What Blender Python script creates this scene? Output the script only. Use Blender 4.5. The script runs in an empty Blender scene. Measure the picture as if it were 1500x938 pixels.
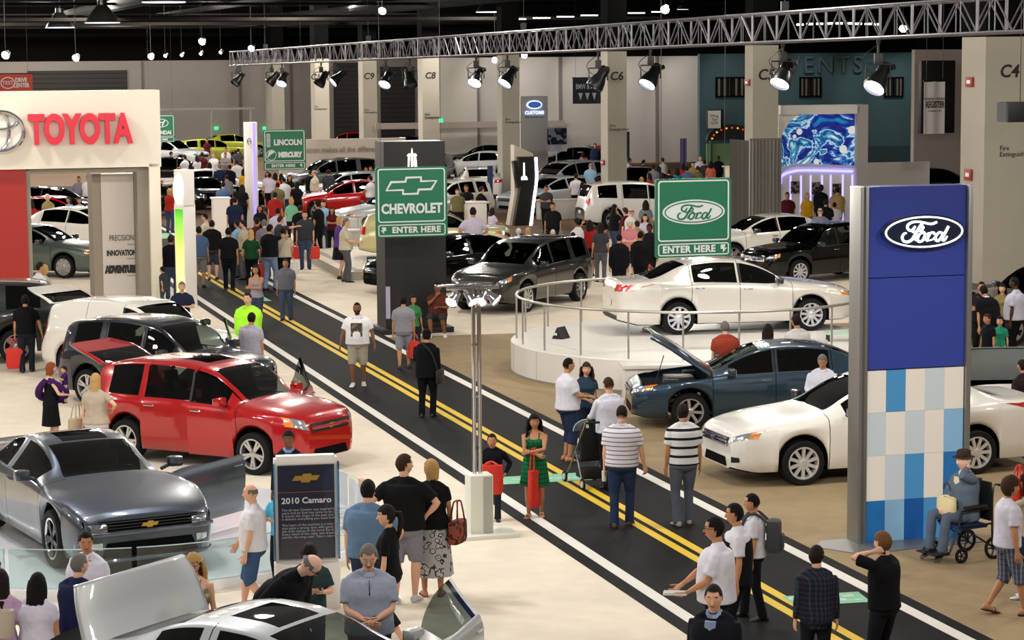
import bpy, bmesh, math, random
import numpy as np
from mathutils import Vector as V, Matrix as M, Euler, noise
random.seed(7)
PI = math.pi
SC = bpy.context.scene
COL = SC.collection
# ------------------------------------------------------------------ camera
H, F, PITCH, ROLL = 6.4, 3378.0, math.atan(385/3378.0), -0.0075
cd = bpy.data.cameras.new('camera'); cam = bpy.data.objects.new('camera', cd); COL.objects.link(cam)
RC = M.Rotation(PI/2-PITCH, 3, 'X') @ M.Rotation(ROLL, 3, 'Z')
cam.matrix_world = M.Translation((0, 0, H)) @ RC.to_4x4()
cd.sensor_width = 36; cd.sensor_fit = 'HORIZONTAL'; cd.lens = F/1500*36; cd.clip_end = 600; cd.clip_start = .5
SC.camera = cam
RCI = RC.transposed()
def ray(u, v):
    return RC @ V((u-750, -(v-469), -F))
def G(u, v, z=0.0):            # point at height z seen at photo pixel (u, v)
    d = ray(u, v); t = (z-H)/d.z
    return V((d.x*t, d.y*t, z))
def D(u, v, Y):                # point at depth Y seen at photo pixel (u, v)
    d = ray(u, v); t = Y/d.y
    return V((d.x*t, Y, H+d.z*t))
def PX(p):
    q = RCI @ (V(p)-V((0, 0, H)))
    return (750+F*q.x/-q.z, 469-F*q.y/-q.z)
TH = math.radians(16.2)        # the hall's long axis
AX, BX = V((-math.sin(TH), math.cos(TH), 0)), V((math.cos(TH), math.sin(TH), 0))
SCRATCH = bpy.data.scenes.new('scratch')
def evaluated(o):          # the finished mesh of a temporary object
    SCRATCH.collection.objects.link(o)
    with bpy.context.temp_override(scene=SCRATCH, view_layer=SCRATCH.view_layers[0]): dg = bpy.context.evaluated_depsgraph_get()
    me = bpy.data.meshes.new_from_object(o.evaluated_get(dg)); bpy.data.objects.remove(o); return me
# ------------------------------------------------------------------ materials
MATS = {}
def lin(c):
    if isinstance(c, str):
        c = [int(c[i:i+2], 16)/255 for i in (0, 2, 4)]
    return tuple((x/12.92 if x <= .04045 else ((x+.055)/1.055)**2.4) for x in c[:3])+(1,)
def mat(name, col, rough=.6, metal=0, coat=0, emit=0, spec=.5, bump=0, bscale=60, alpha=1, noise_amt=0, nscale=8):
    if name in MATS: return MATS[name]
    m = bpy.data.materials.new(name); m.use_nodes = True
    nt = m.node_tree; b = nt.nodes['Principled BSDF']
    c = lin(col)
    b.inputs['Base Color'].default_value = c; b.inputs['Roughness'].default_value = rough
    b.inputs['Metallic'].default_value = metal; b.inputs['Coat Weight'].default_value = coat
    b.inputs['Coat Roughness'].default_value = .03
    b.inputs['Specular IOR Level'].default_value = spec
    if emit:
        b.inputs['Emission Color'].default_value = c; b.inputs['Emission Strength'].default_value = emit
    tc = None
    if noise_amt or bump:
        tc = nt.nodes.new('ShaderNodeTexCoord')
    if noise_amt:
        n = nt.nodes.new('ShaderNodeTexNoise'); n.inputs['Scale'].default_value = nscale; n.inputs['Detail'].default_value = 5
        nt.links.new(tc.outputs['Object'], n.inputs['Vector'])
        mx = nt.nodes.new('ShaderNodeMix'); mx.data_type = 'RGBA'; mx.blend_type = 'MULTIPLY'
        mx.inputs[0].default_value = 1
        mx.inputs[6].default_value = c
        mr = nt.nodes.new('ShaderNodeMapRange'); mr.inputs[1].default_value = .3; mr.inputs[2].default_value = .7
        mr.inputs[3].default_value = 1-noise_amt; mr.inputs[4].default_value = 1
        nt.links.new(n.outputs['Fac'], mr.inputs[0]); nt.links.new(mr.outputs[0], mx.inputs[7])
        nt.links.new(mx.outputs[2], b.inputs['Base Color'])
    if bump:
        n2 = nt.nodes.new('ShaderNodeTexNoise'); n2.inputs['Scale'].default_value = bscale; n2.inputs['Detail'].default_value = 3
        nt.links.new(tc.outputs['Object'], n2.inputs['Vector'])
        bp = nt.nodes.new('ShaderNodeBump'); bp.inputs['Strength'].default_value = bump; bp.inputs['Distance'].default_value = .02
        nt.links.new(n2.outputs['Fac'], bp.inputs['Height']); nt.links.new(bp.outputs['Normal'], b.inputs['Normal'])
    MATS[name] = m
    return m
def cloth(col):
    return mat('cloth_'+str(col), col, .9, spec=.15, bump=.6, bscale=9, noise_amt=.12, nscale=14)
def pattern(name, fn):
    """material whose base colour is built by fn(nodes, links, object_xyz_socket) -> colour socket"""
    if name in MATS: return MATS[name]
    m = bpy.data.materials.new(name); m.use_nodes = True; nt = m.node_tree
    b = nt.nodes['Principled BSDF']; b.inputs['Roughness'].default_value = .9; b.inputs['Specular IOR Level'].default_value = .15
    tc = nt.nodes.new('ShaderNodeTexCoord')
    nt.links.new(fn(nt, tc.outputs['Object']), b.inputs['Base Color'])
    MATS[name] = m; return m
def ramp(nt, sock, stops, const=True):
    r = nt.nodes.new('ShaderNodeValToRGB'); cr = r.color_ramp
    cr.interpolation = 'CONSTANT' if const else 'LINEAR'
    while len(cr.elements) < len(stops): cr.elements.new(.5)
    for e, (p, c) in zip(cr.elements, stops): e.position = p; e.color = lin(c)
    nt.links.new(sock, r.inputs[0]); return r.outputs[0]
def mathn(nt, op, a, b=None):
    n = nt.nodes.new('ShaderNodeMath'); n.operation = op
    for i, x in enumerate((a, b)):
        if x is None: continue
        if isinstance(x, (int, float)): n.inputs[i].default_value = x
        else: nt.links.new(x, n.inputs[i])
    return n.outputs[0]
def xyz(nt, s):
    n = nt.nodes.new('ShaderNodeSeparateXYZ'); nt.links.new(s, n.inputs[0]); return n.outputs
def mixc(nt, fac, a, b, mode='MIX'):
    n = nt.nodes.new('ShaderNodeMix'); n.data_type = 'RGBA'; n.blend_type = mode
    for i, x in ((0, fac), (6, a), (7, b)):
        if isinstance(x, (int, float)): n.inputs[i].default_value = x
        elif isinstance(x, (str, tuple)): n.inputs[i].default_value = lin(x)
        else: nt.links.new(x, n.inputs[i])
    return n.outputs[2]
def stripes(name, base, line, period, frac):      # horizontal stripes
    def fn(nt, s):
        z = xyz(nt, s)[2]
        return ramp(nt, mathn(nt, 'FRACT', mathn(nt, 'DIVIDE', z, period)), [(0, line), (frac, base)])
    return pattern(name, fn)
def plaid(name, base, c1, c2, p=.07):
    def fn(nt, s):
        x, y, z = xyz(nt, s)[:3]
        a = ramp(nt, mathn(nt, 'FRACT', mathn(nt, 'DIVIDE', mathn(nt, 'ADD', x, y), p)), [(0, c1), (.28, base)])
        b = ramp(nt, mathn(nt, 'FRACT', mathn(nt, 'DIVIDE', z, p)), [(0, c2), (.28, base)])
        return mixc(nt, .5, a, b)
    return pattern(name, fn)
def blotch(name, stops, scale=14):
    def fn(nt, s):
        n = nt.nodes.new('ShaderNodeTexVoronoi'); n.inputs['Scale'].default_value = scale
        nt.links.new(s, n.inputs['Vector'])
        n2 = nt.nodes.new('ShaderNodeTexNoise'); n2.inputs['Scale'].default_value = scale*1.3
        nt.links.new(s, n2.inputs['Vector'])
        return ramp(nt, mathn(nt, 'MULTIPLY', mathn(nt, 'ADD', n.outputs['Distance'], n2.outputs['Fac']), .8), stops)
    return pattern(name, fn)
def glass(name, tint, amt, rough=.02):
    """thin car / panel glass: tinted see-through plus a sharp reflection"""
    if name in MATS: return MATS[name]
    m = bpy.data.materials.new(name); m.use_nodes = True; nt = m.node_tree; nt.nodes.clear()
    out = nt.nodes.new('ShaderNodeOutputMaterial'); tr = nt.nodes.new('ShaderNodeBsdfTransparent')
    tr.inputs[0].default_value = tuple(x*amt for x in lin(tint)[:3])+(1,)
    gl = nt.nodes.new('ShaderNodeBsdfGlossy'); gl.inputs['Roughness'].default_value = rough
    fr = nt.nodes.new('ShaderNodeFresnel'); fr.inputs['IOR'].default_value = 1.5
    mx = nt.nodes.new('ShaderNodeMixShader')
    nt.links.new(fr.outputs[0], mx.inputs[0]); nt.links.new(tr.outputs[0], mx.inputs[1]); nt.links.new(gl.outputs[0], mx.inputs[2])
    nt.links.new(mx.outputs[0], out.inputs[0]); MATS[name] = m; return m
def paint(name, col, metal=.0, rough=.32):
    if name == 'black': return mat('paint_black', '050506', .08, spec=.55)
    return mat('paint_'+name, col, rough, metal, coat=1.0)
CHROME = mat('chrome', 'd8d8dc', .12, 1)
ALU = mat('brushed_metal', '9a9a98', .35, .8)
BLACK = mat('black_plastic', '0c0c0d', .5)
MATTE = mat('matte_black', '060607', .9, spec=.1)
RUBBER = mat('rubber', '0b0b0c', .75, spec=.3)
WHITE = mat('white_laminate', 'ece8e2', .4)
# ------------------------------------------------------------------ mesh builder
class MB:
    def __init__(s): s.v, s.f, s.m, s.mats = [], [], [], []
    def mi(s, m):
        if m not in s.mats: s.mats.append(m)
        return s.mats.index(m)
    def add(s, vs, fs, m, T=None):
        b = len(s.v); k = s.mi(m)
        s.v += [tuple(T @ V(p)) if T is not None else tuple(p) for p in vs]
        for f in fs: s.f.append([b+i for i in f]); s.m.append(k)
    def box(s, c, d, m, T=None, bev=0):
        x, y, z = d[0]/2, d[1]/2, d[2]/2
        if bev:
            bm = bmesh.new(); bmesh.ops.create_cube(bm, size=1, matrix=M.Diagonal((d[0], d[1], d[2], 1)))
            bmesh.ops.bevel(bm, geom=bm.edges[:], offset=bev, segments=2, affect='EDGES', profile=.6)
            for i, q in enumerate(bm.verts): q.index = i
            vs = [q.co+V(c) for q in bm.verts]; fs = [[q.index for q in f.verts] for f in bm.faces]; bm.free()
            return s.add(vs, fs, m, T)
        vs = [(c[0]+a*x, c[1]+b*y, c[2]+e*z) for a in (-1, 1) for b in (-1, 1) for e in (-1, 1)]
        s.add(vs, [(0, 1, 3, 2), (4, 6, 7, 5), (0, 4, 5, 1), (2, 3, 7, 6), (0, 2, 6, 4), (1, 5, 7, 3)], m, T)
    def loft(s, rings, m, closed=True, cap=True, T=None):
        n = len(rings[0]); vs = [p for r in rings for p in r]; fs = []
        for i in range(len(rings)-1):
            for j in range(n if closed else n-1):
                k = (j+1) % n
                fs.append((i*n+j, i*n+k, (i+1)*n+k, (i+1)*n+j))
        if cap and closed:
            fs.append(tuple(range(n-1, -1, -1))); fs.append(tuple((len(rings)-1)*n+i for i in range(n)))
        s.add(vs, fs, m, T)
    def tube(s, pts, r, m, n=8, cap=True, T=None):
        pts = [V(p) for p in pts]; rs = r if isinstance(r, (list, tuple)) else [r]*len(pts)
        rings = []; up = None
        for i, p in enumerate(pts):
            t = (pts[min(i+1, len(pts)-1)]-pts[max(i-1, 0)]).normalized()
            if up is None: up = t.orthogonal().normalized()
            a = (up-t*up.dot(t)).normalized(); up = a; b = t.cross(a)
            rings.append([p+(a*math.cos(q)+b*math.sin(q))*rs[i] for q in [2*PI*k/n for k in range(n)]])
        s.loft(rings, m, cap=cap, T=T)
    def lathe(s, prof, m, n=24, T=None, cap=False):
        rings = [[(r*math.cos(2*PI*k/n), r*math.sin(2*PI*k/n), z) for k in range(n)] for r, z in prof]
        s.loft(rings, m, cap=cap, T=T)
    def prism(s, poly, d, m, T=None):   # 2-D polygon in local xz, thickness d along +y
        n = len(poly)
        vs = [(x, 0, z) for x, z in poly]+[(x, d, z) for x, z in poly]
        fs = [tuple(range(n)), tuple(range(2*n-1, n-1, -1))]+[(i, i+n, (i+1) % n+n, (i+1) % n) for i in range(n)]
        s.add(vs, fs, m, T)
    def quad(s, a, b, c, d, m, T=None): s.add([a, b, c, d], [(0, 1, 2, 3)], m, T)
    def mesh(s, name, smooth=35):
        me = bpy.data.meshes.new(name); me.from_pydata(s.v, [], s.f)
        for m in s.mats: me.materials.append(m)
        me.polygons.foreach_set('material_index', s.m)
        if smooth:
            me.polygons.foreach_set('use_smooth', [True]*len(s.f)); me.set_sharp_from_angle(angle=math.radians(smooth))
        me.update(); return me
    def build(s, name, parent=None, smooth=35, loc=None):
        return link(name, s.mesh(name, smooth), parent, loc)
def link(name, data, parent=None, loc=None):
    o = bpy.data.objects.new(name, data); COL.objects.link(o)
    if parent is not None: o.parent = parent
    if loc is not None: o.location = loc
    return o
def tag(o, label=None, cat=None, group=None, kind=None):
    if label: o['label'] = label
    if cat: o['category'] = cat
    if group: o['group'] = group
    if kind: o['kind'] = kind
    return o
def empty(name, label, cat, loc=(0, 0, 0), rz=0, group=None):
    o = link(name, None, None, loc); o.rotation_euler = (0, 0, rz); o.empty_display_size = .1
    return tag(o, label, cat, group)
def struct(name, mb, smooth=0):
    return tag(mb.build(name, None, smooth), kind='structure')
def copy_tree(o, parent=None):
    c = o.copy(); COL.objects.link(c)
    if parent is not None: c.parent = parent
    for ch in list(o.children): copy_tree(ch, c)
    return c
def text(body, size, m, parent, loc, rot=(PI/2, 0, 0), name='lettering', bold=.0, ext=.004, ax='CENTER', sx=1, shear=0, space=1):
    cu = bpy.data.curves.new(name, 'FONT'); cu.body = body; cu.size = size; cu.extrude = ext; cu.offset = bold
    cu.align_x = ax; cu.align_y = 'CENTER'; cu.shear = shear; cu.space_character = space; cu.space_line = .9
    cu.resolution_u = 6 if size > .8 else 3
    cu.materials.append(m)
    me = evaluated(bpy.data.objects.new('tmp', cu)); bpy.data.curves.remove(cu)
    me.name = name
    o = link(name, me, parent, loc); o.rotation_euler = rot; o.scale = (sx, 1, 1)
    return o
def spline(pts, n=8):
    P = [V(p) for p in pts]; out = []
    for i in range(len(P)-1):
        p0, p1, p2, p3 = P[max(i-1, 0)], P[i], P[i+1], P[min(i+2, len(P)-1)]
        for k in range(n):
            t = k/n
            out.append(.5*((2*p1)+(p2-p0)*t+(2*p0-5*p1+4*p2-p3)*t*t+(3*p1-p0-3*p2+p3)*t**3))
    out.append(P[-1]); return out
def ribbon(mb, pts, w, d, m, T=None):      # flat stroke in local xz, width profile w, thickness d
    P = spline([(p[0], 0, p[1]) for p in pts]); n = len(P)
    ws = w if isinstance(w, (list, tuple)) else [w]*len(pts)
    rings = []
    for i, p in enumerate(P):
        q = i/(n-1)*(len(ws)-1); k = min(int(q), len(ws)-2); ww = ws[k]*(1-q+k)+ws[k+1]*(q-k)
        t = (P[min(i+1, n-1)]-P[max(i-1, 0)]).normalized(); s = V((-t.z, 0, t.x))*ww/2
        rings.append([p+s+V((0, -d, 0)), p-s+V((0, -d, 0)), p-s, p+s])
    mb.loft(rings, m, T=T)
def oval(a, b, n=48): return [(a*math.cos(2*PI*i/n), b*math.sin(2*PI*i/n)) for i in range(n)]
# ------------------------------------------------------------------ cars (x forward, y to the car's left, z up, origin on the ground between the axles)
def pchip(pts):
    pts = sorted(pts); X = [p[0] for p in pts]; Y = [p[1] for p in pts]; n = len(X)
    h = [X[i+1]-X[i] for i in range(n-1)]; d = [(Y[i+1]-Y[i])/h[i] for i in range(n-1)]
    m = [d[0]]+[0 if d[i-1]*d[i] <= 0 else 2*d[i-1]*d[i]/(d[i-1]+d[i]) for i in range(1, n-1)]+[d[-1]]
    def f(x):
        if x <= X[0]: return Y[0]
        if x >= X[-1]: return Y[-1]
        i = max(k for k in range(n-1) if X[k] <= x); t = (x-X[i])/h[i]
        return (Y[i]*(1+2*t)*(1-t)**2+h[i]*m[i]*t*(1-t)**2+Y[i+1]*t*t*(3-2*t)+h[i]*m[i+1]*t*t*(t-1))
    return f
CARS = {
 'sedan': dict(wb=2.868, W=.955, wr=.60, r=.345, zs=.20,
   top=[(2.47,.70),(2.42,.80),(2.25,.89),(1.8,.98),(.98,1.09),(.62,1.27),(.22,1.44),(-.1,1.515),(-.55,1.535),(-1.0,1.50),(-1.3,1.42),(-1.95,1.165),(-2.15,1.135),(-2.58,1.13),(-2.66,1.06),(-2.69,.98)],
   belt=[(2.47,.62),(2.40,.72),(2.2,.80),(1.5,.92),(.8,.985),(-1.2,1.07),(-2.1,1.08),(-2.6,1.06),(-2.69,.93)],
   plan=[(2.47,.60),(2.43,.70),(2.32,.80),(2.1,.88),(1.6,.945),(0,.955),(-1.7,.95),(-2.3,.90),(-2.58,.82),(-2.66,.74),(-2.69,.66)],
   doors=[1.02,-.12,-1.16], ws=(.98,.15), rw=(-1.22,-1.97), glass=(.72,-1.20), quarter=None, hood=(2.28,1.0), trunk=(-1.99,-2.64), gate=None),
 'coupe': dict(wb=2.852, W=.958, wr=.56, r=.365, zs=.17,
   top=[(2.40,.68),(2.36,.74),(2.2,.82),(1.7,.93),(.85,1.03),(.5,1.17),(.1,1.31),(-.2,1.365),(-.55,1.375),(-.95,1.32),(-1.75,1.075),(-2.05,1.06),(-2.35,1.07),(-2.42,.98),(-2.44,.9)],
   belt=[(2.40,.60),(2.33,.68),(2.1,.78),(1.45,.90),(.8,.93),(-.6,.96),(-1.3,1.03),(-2.0,1.02),(-2.36,1.0),(-2.44,.86)],
   plan=[(2.40,.70),(2.36,.78),(2.26,.86),(2.0,.92),(1.5,.958),(.4,.93),(-.5,.935),(-1.45,.965),(-2.1,.92),(-2.36,.84),(-2.44,.74)],
   doors=[.92,-.52], ws=(.85,.05), rw=(-.92,-1.76), glass=(.58,-.50), quarter=(-.62,-1.1), hood=(2.24,.87), trunk=(-1.78,-2.38), gate=None),
 'wagon': dict(wb=2.629, W=.878, wr=.60, r=.335, zs=.21,
   top=[(2.17,.76),(2.14,.86),(2.02,.97),(1.6,1.07),(1.0,1.13),(.72,1.33),(.42,1.52),(.12,1.60),(-.5,1.65),(-1.2,1.63),(-1.75,1.56),(-1.98,1.50),(-2.12,1.20),(-2.19,.95),(-2.24,.72),(-2.26,.64)],
   belt=[(2.17,.66),(2.09,.80),(1.9,.90),(1.35,.98),(.8,1.02),(-.8,1.05),(-1.6,1.05),(-1.95,.98),(-2.12,.78),(-2.24,.60),(-2.26,.56)],
   plan=[(2.17,.52),(2.13,.62),(2.0,.74),(1.7,.84),(1.31,.885),(.7,.855),(-.5,.85),(-1.31,.885),(-1.8,.86),(-2.1,.80),(-2.22,.74),(-2.26,.66)],
   doors=[1.0,.06,-.92], ws=(1.0,.32), rw=(-2.0,-2.15), glass=(.78,-.95), quarter=(-1.06,-1.72), hood=(2.02,1.02), trunk=None, gate=-1.985),
 'suv': dict(wb=2.95, W=.97, wr=.68, r=.375, zs=.25,
   top=[(2.42,.78),(2.38,.92),(2.25,1.02),(1.8,1.10),(1.05,1.19),(.7,1.42),(.32,1.63),(-.1,1.72),(-.8,1.755),(-1.6,1.73),(-2.15,1.66),(-2.28,1.50),(-2.42,1.15),(-2.47,.95),(-2.5,.8)],
   belt=[(2.42,.68),(2.33,.84),(2.1,.96),(1.4,1.05),(.8,1.08),(-1.0,1.13),(-1.8,1.17),(-2.2,1.15),(-2.40,.95),(-2.5,.72)],
   plan=[(2.42,.62),(2.38,.72),(2.25,.84),(1.9,.93),(1.4,.97),(0,.965),(-1.5,.97),(-2.1,.93),(-2.38,.86),(-2.47,.78),(-2.5,.70)],
   doors=[1.05,-.05,-1.10], ws=(1.05,.25), rw=(-2.18,-2.40), glass=(.80,-1.14), quarter=(-1.28,-2.0), hood=(2.24,1.07), trunk=None, gate=-2.16),
}
CARS['hatch'] = dict(CARS['wagon'], top=[(x, z*(1 if z < 1.0 else .93)) for x, z in CARS['wagon']['top']], belt=[(x, z*.95) for x, z in CARS['wagon']['belt']])
def car_fns(sp):
    if 'fn' not in sp: sp['fn'] = (pchip(sp['top']), pchip(sp['belt']), pchip(sp['plan']))
    return sp['fn']
def car_ring(sp, x, arch=True):
    top, belt, plan = car_fns(sp)
    zt, zb, w = top(x), belt(x), plan(x)
    X = [p[0] for p in sp['top']]; xn, xt = max(X), min(X)
    zs = sp['zs']+.06*max(0, 1-(xn-x)/.3)+.10*max(0, 1-(x-xt)/.4)
    ax = sp['wb']/2; R = sp['r']+.055; fl = 0
    for c in (ax, -ax):
        dx = abs(x-c); fl += .016*math.exp(-(dx/.42)**2)
        if arch and dx <= R+1e-6: zs = max(zs, sp['r']+.01+math.sqrt(max(0, R*R-dx*dx)))
    hc = max(zt-zb, .01); t = min(max((hc-.10)/.26, 0), 1); c = t*t*(3-2*t)
    wr = min(sp['wr']*(1 if hc > .3 else .9+.1*c), w*.9)
    dz = zb-zs
    P = [(0, zs), (w*.80, zs), (w*.955, zs+.03*min(1, dz/.3)), (w*.985+fl, zs+.30*dz), (w+fl, zs+.62*dz), (w*.992+fl*.6, zs+.86*dz), (w*.955, zb)]
    hood = [(w*.90, .28), (w*.82, .50), (w*.72, .68), (w*.60, .83), (w*.34, .96), (0, 1.)]
    cab = [(w*.925, .035), (w*.925*.45+(wr+.035)*.55, .46), (wr+.035, .86), (wr-.045, .955), (wr*.55, .992), (0, 1.)]
    for (a, b), (d, e) in zip(hood, cab):
        P.append((a*(1-c)+d*c, zb+hc*(b*(1-c)+e*c)))
    return P
def halfw(P, z):
    best = -1
    for (y0, z0), (y1, z1) in zip(P, P[1:]):
        if min(z0, z1) <= z <= max(z0, z1) and abs(z1-z0) > 1e-6:
            t = (z-z0)/(z1-z0); best = max(best, y0+(y1-y0)*t)
    return best
def surf_x(sp, y, z, front=True):
    X = [p[0] for p in sp['top']]; x = max(X) if front else min(X); s = -1 if front else 1
    for i in range(110):
        if halfw(car_ring(sp, x+s*i*.01, False), z) >= abs(y): return x+s*i*.01
    return x+s*1.1
WHEELS = {}
def wheel_meshes(r, n, style, rimc):
    key = (r, n, style, rimc.name)
    if key in WHEELS: return WHEELS[key]
    T = M.Rotation(PI/2, 4, 'X')
    t = MB(); w = .115; ri = r*.70
    t.lathe([(ri, -w+.02), (ri+.02, -w), (r*.93, -w), (r*.985, -w+.025), (r, -w+.06), (r, w-.06), (r*.985, w-.025), (r*.93, w), (ri+.02, w), (ri, w-.02), (ri, -w+.02)], RUBBER, 32, T)
    m = MB(); o = -w+.012           # outer face is at -y after T turns z to -y ... both faces built, symmetric
    for s in (1, -1):
        z = s*(w-.015)
        m.lathe([(ri+.004, z-s*.02), (ri+.006, z+s*.004), (ri-.018, z+s*.004), (ri-.03, z-s*.03), (ri-.035, z-s*.10)], rimc if rimc.name != 'rim_black' else CHROME, 32, T)
        m.lathe([(ri-.035, z-s*.085), (.02, z-s*.085)], MATTE, 24, T)
        m.lathe([(.062, z-s*.05), (.06, z-s*.012), (.035, z-s*.004), (0.001, z-s*.004)], rimc, 16, T)
        for k in range(n):
            a0 = 2*PI*k/n
            for off in ((-.13, .13) if style == 'twin' else (0,)):
                a = a0+off; ww = {'twin': .020, 'wide': .052, 'thin': .026}[style]; wo = ww*(1.0 if style != 'wide' else 1.35)
                ca, sa = math.cos(a), math.sin(a); b = a0+off*(1.2 if style == 'twin' else 1); cb, sb = math.cos(b), math.sin(b)
                p = [(.045*ca+sa*ww, .045*sa-ca*ww), (.045*ca-sa*ww, .045*sa+ca*ww), ((ri-.012)*cb-sb*wo, (ri-.012)*sb+cb*wo), ((ri-.012)*cb+sb*wo, (ri-.012)*sb-cb*wo)]
                zz = [z-s*.014, z-s*.014, z-s*.004, z-s*.004]
                vs = [(q[0], q[1], h) for q, h in zip(p, zz)]+[(q[0], q[1], h-s*.035) for q, h in zip(p, zz)]
                m.add(vs, [(0, 1, 2, 3), (0, 4, 5, 1), (1, 5, 6, 2), (2, 6, 7, 3), (3, 7, 4, 0)], rimc, T)
    WHEELS[key] = (t.mesh('wheel'), m.mesh('rim', 30)); return WHEELS[key]
GAPM = mat('shut_line', '050505', .9, spec=.1)
TINT = glass('car_glass', 'b8c8c0', .42)
DARKG = glass('privacy_glass', '8a9490', .10)
LAMP = mat('headlamp', 'c8ccd0', .15, .75, coat=1)
AMBER = mat('amber_lens', 'e08018', .2, coat=1)
REDL = mat('red_lens', 'c01414', .2, coat=1)
SEAT = mat('seat_fabric', '1c1c1e', .9); SEATL = mat('seat_leather', '8a7a66', .6)
TRIMI = mat('interior_trim', '242426', .8)
GREYIN = mat('lid_inside', '8e9692', .5)
PLATE = mat('plate_face', 'd8d6d0', .5)
GOLD = mat('gold_emblem', 'c9a24a', .3, .6)
def seat_mesh(m):
    s = MB()
    s.box((0, 0, .12), (.50, .50, .16), m, bev=.05)
    s.box((-.26, 0, .48), (.15, .48, .66), m, M.Rotation(-.12, 4, 'Y'), bev=.05)
    s.box((-.29, 0, .90), (.10, .26, .17), m, M.Rotation(-.12, 4, 'Y'), bev=.04)
    return s.mesh('front_seat')
SEATM = {}
def make_car(model, pm, name, label, cat='car', group=None, rim=(5, 'wide'), rimc=None, open_=(), lod=0, grille='bar', sunroof=False, roofm=None, panel=False, seatm=None, sc=(1, 1, 1), chrome=True, stripe=None, tint=None, inside=None):
    sp = CARS[model]; top, belt, plan = car_fns(sp)
    X = [p[0] for p in sp['top']]; xn, xt = max(X), min(X); ax = sp['wb']/2; R = sp['r']+.055
    root = empty(name, label, cat, group=group); rimc = rimc or mat('alloy', 'b4b4b6', .25, .9)
    tint = tint or (TINT if lod == 0 else DARKG)
    seams = list(sp['doors'])
    xs = set()
    step = .10 if lod == 0 else .2
    k = 0
    while xt+k*step < xn: xs.add(round(xt+k*step, 4)); k += 1
    for p in sp['top']+sp['belt']: xs.add(p[0])
    for p in sp['plan']: xs.add(p[0])
    for p in sp['ws']+sp['rw']+sp['glass']+(sp['quarter'] or ())+sp['hood']+(sp['trunk'] or ()): xs.add(p)
    if sp['gate']: xs.add(sp['gate'])
    for i in range(len(sp['doors'])-1):
        for q in (sp['doors'][i]-.05, sp['doors'][i+1]+.05): xs.add(q)
    if sunroof: xs |= {.0, -.55}
    na = 8 if lod == 0 else 5
    for c in (ax, -ax):
        for i in range(2*na+1): xs.add(round(c+R*math.cos(PI*i/(2*na)), 4))
        xs |= {round(c+R+.002, 4), round(c-R-.002, 4)}
    for g in seams: xs |= {g-.006, g+.006}
    xs = sorted(x for x in xs if xt <= x <= xn and not any(abs(x-g) < .0055 for g in seams))
    ys = []
    for x in xs:
        if not ys or x-ys[-1] > .0012: ys.append(x)
    xs = ys; N = 24; ring = []
    for x in xs:
        P = car_ring(sp, x); full = P+[(-y, z) for y, z in P[11:0:-1]]
        ring.append([(x, y, z) for y, z in full])
    VV = np.array(ring).reshape(-1, 3); faces = []
    for i in range(len(xs)-1):
        xm = (xs[i]+xs[i+1])/2
        for j in range(N):
            k = j if j < 12 else 23-j; jn = (j+1) % N
            faces.append(((i*N+j, i*N+jn, (i+1)*N+jn, (i+1)*N+j), xm, k, 1 if j < 12 else -1))
    VN = np.zeros_like(VV)
    for f, xm, k, s in faces:
        a, b, c, d = (VV[q] for q in f); nn = np.cross(c-a, d-b)
        for q in f: VN[q] += nn
    VN /= np.maximum(np.linalg.norm(VN, axis=1, keepdims=True), 1e-9)
    dl = sp['doors']; parts = {}
    def put(key, f, m): parts.setdefault(key, []).append((f, m))
    gateopen = sp['gate'] and 'gate' in open_
    for f, xm, k, s in faces:
        gap = any(abs(xm-g) < .0065 for g in seams)
        m = pm; key = ('body', 0)
        if k <= 1: m = MATTE
        hc = top(xm)-belt(xm)
        if 'frameless' in open_ and s > 0 and k >= 7 and k <= 8 and dl[1] < xm < dl[0]: continue
        if gap and 2 <= k <= 9: m = GAPM
        elif 2 <= k <= 8 and dl[-1] < xm < dl[0]:
            di = 0
            for q in range(len(dl)-1):
                if dl[q+1] < xm < dl[q]: di = q
            if k >= 7:
                isg = dl[di+1]+.05 < xm < dl[di]-.05 and sp['glass'][1]+.05 < xm < sp['glass'][0] and not (panel and di > 0)
                key = (('window', di, s) if isg else ('door', di, s)); m = tint if isg else (pm if di == 0 or xm > dl[di]-.06 else pm)
                if not isg and chrome != 'b' and k >= 7 and abs(xm-dl[di+1]) < .06 and di < len(dl)-2: m = BLACK
            elif k >= 2: key = ('door', di, s)
        elif k in (7, 8) and sp['quarter'] and sp['quarter'][1] < xm < sp['quarter'][0] and not panel:
            key = ('quarter_window', s); m = DARKG
        elif k >= 10 and sp['ws'][1] < xm < sp['ws'][0]: key = ('windshield', 0); m = tint
        elif k >= 10 and sp['rw'][1] < xm < sp['rw'][0]: key = ('rear_window', 0); m = DARKG
        elif k >= 6 and sp['hood'][1] < xm < sp['hood'][0]: key = ('hood', 0)
        elif sp['trunk'] and k >= 6 and sp['trunk'][1] < xm < sp['trunk'][0]: key = ('trunk_lid', 0)
        elif sp['gate'] and k >= 9 and xm < sp['gate']: key = ('tailgate', 0)
        elif sunroof and k >= 11 and -.55 < xm < .0: key = ('sunroof', 0); m = DARKG
        elif roofm and k >= 9 and sp['rw'][0] < xm < sp['ws'][1]: m = roofm
        put(key, f, m)
    hinge = {('hood', 0): V((sp['hood'][1], 0, top(sp['hood'][1])-.02)), ('tailgate', 0): V((sp['gate'] or 0, 0, top(sp['gate'] or 0)-.01)),
             ('trunk_lid', 0): V(((sp['trunk'] or (0,))[0], 0, belt((sp['trunk'] or (0,))[0])))}
    for q in range(len(dl)-1):
        for s in (1, -1): hinge[('door', q, s)] = V((dl[q]-.01, s*plan(dl[q])*.96, .6))
    objs = {}
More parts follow.
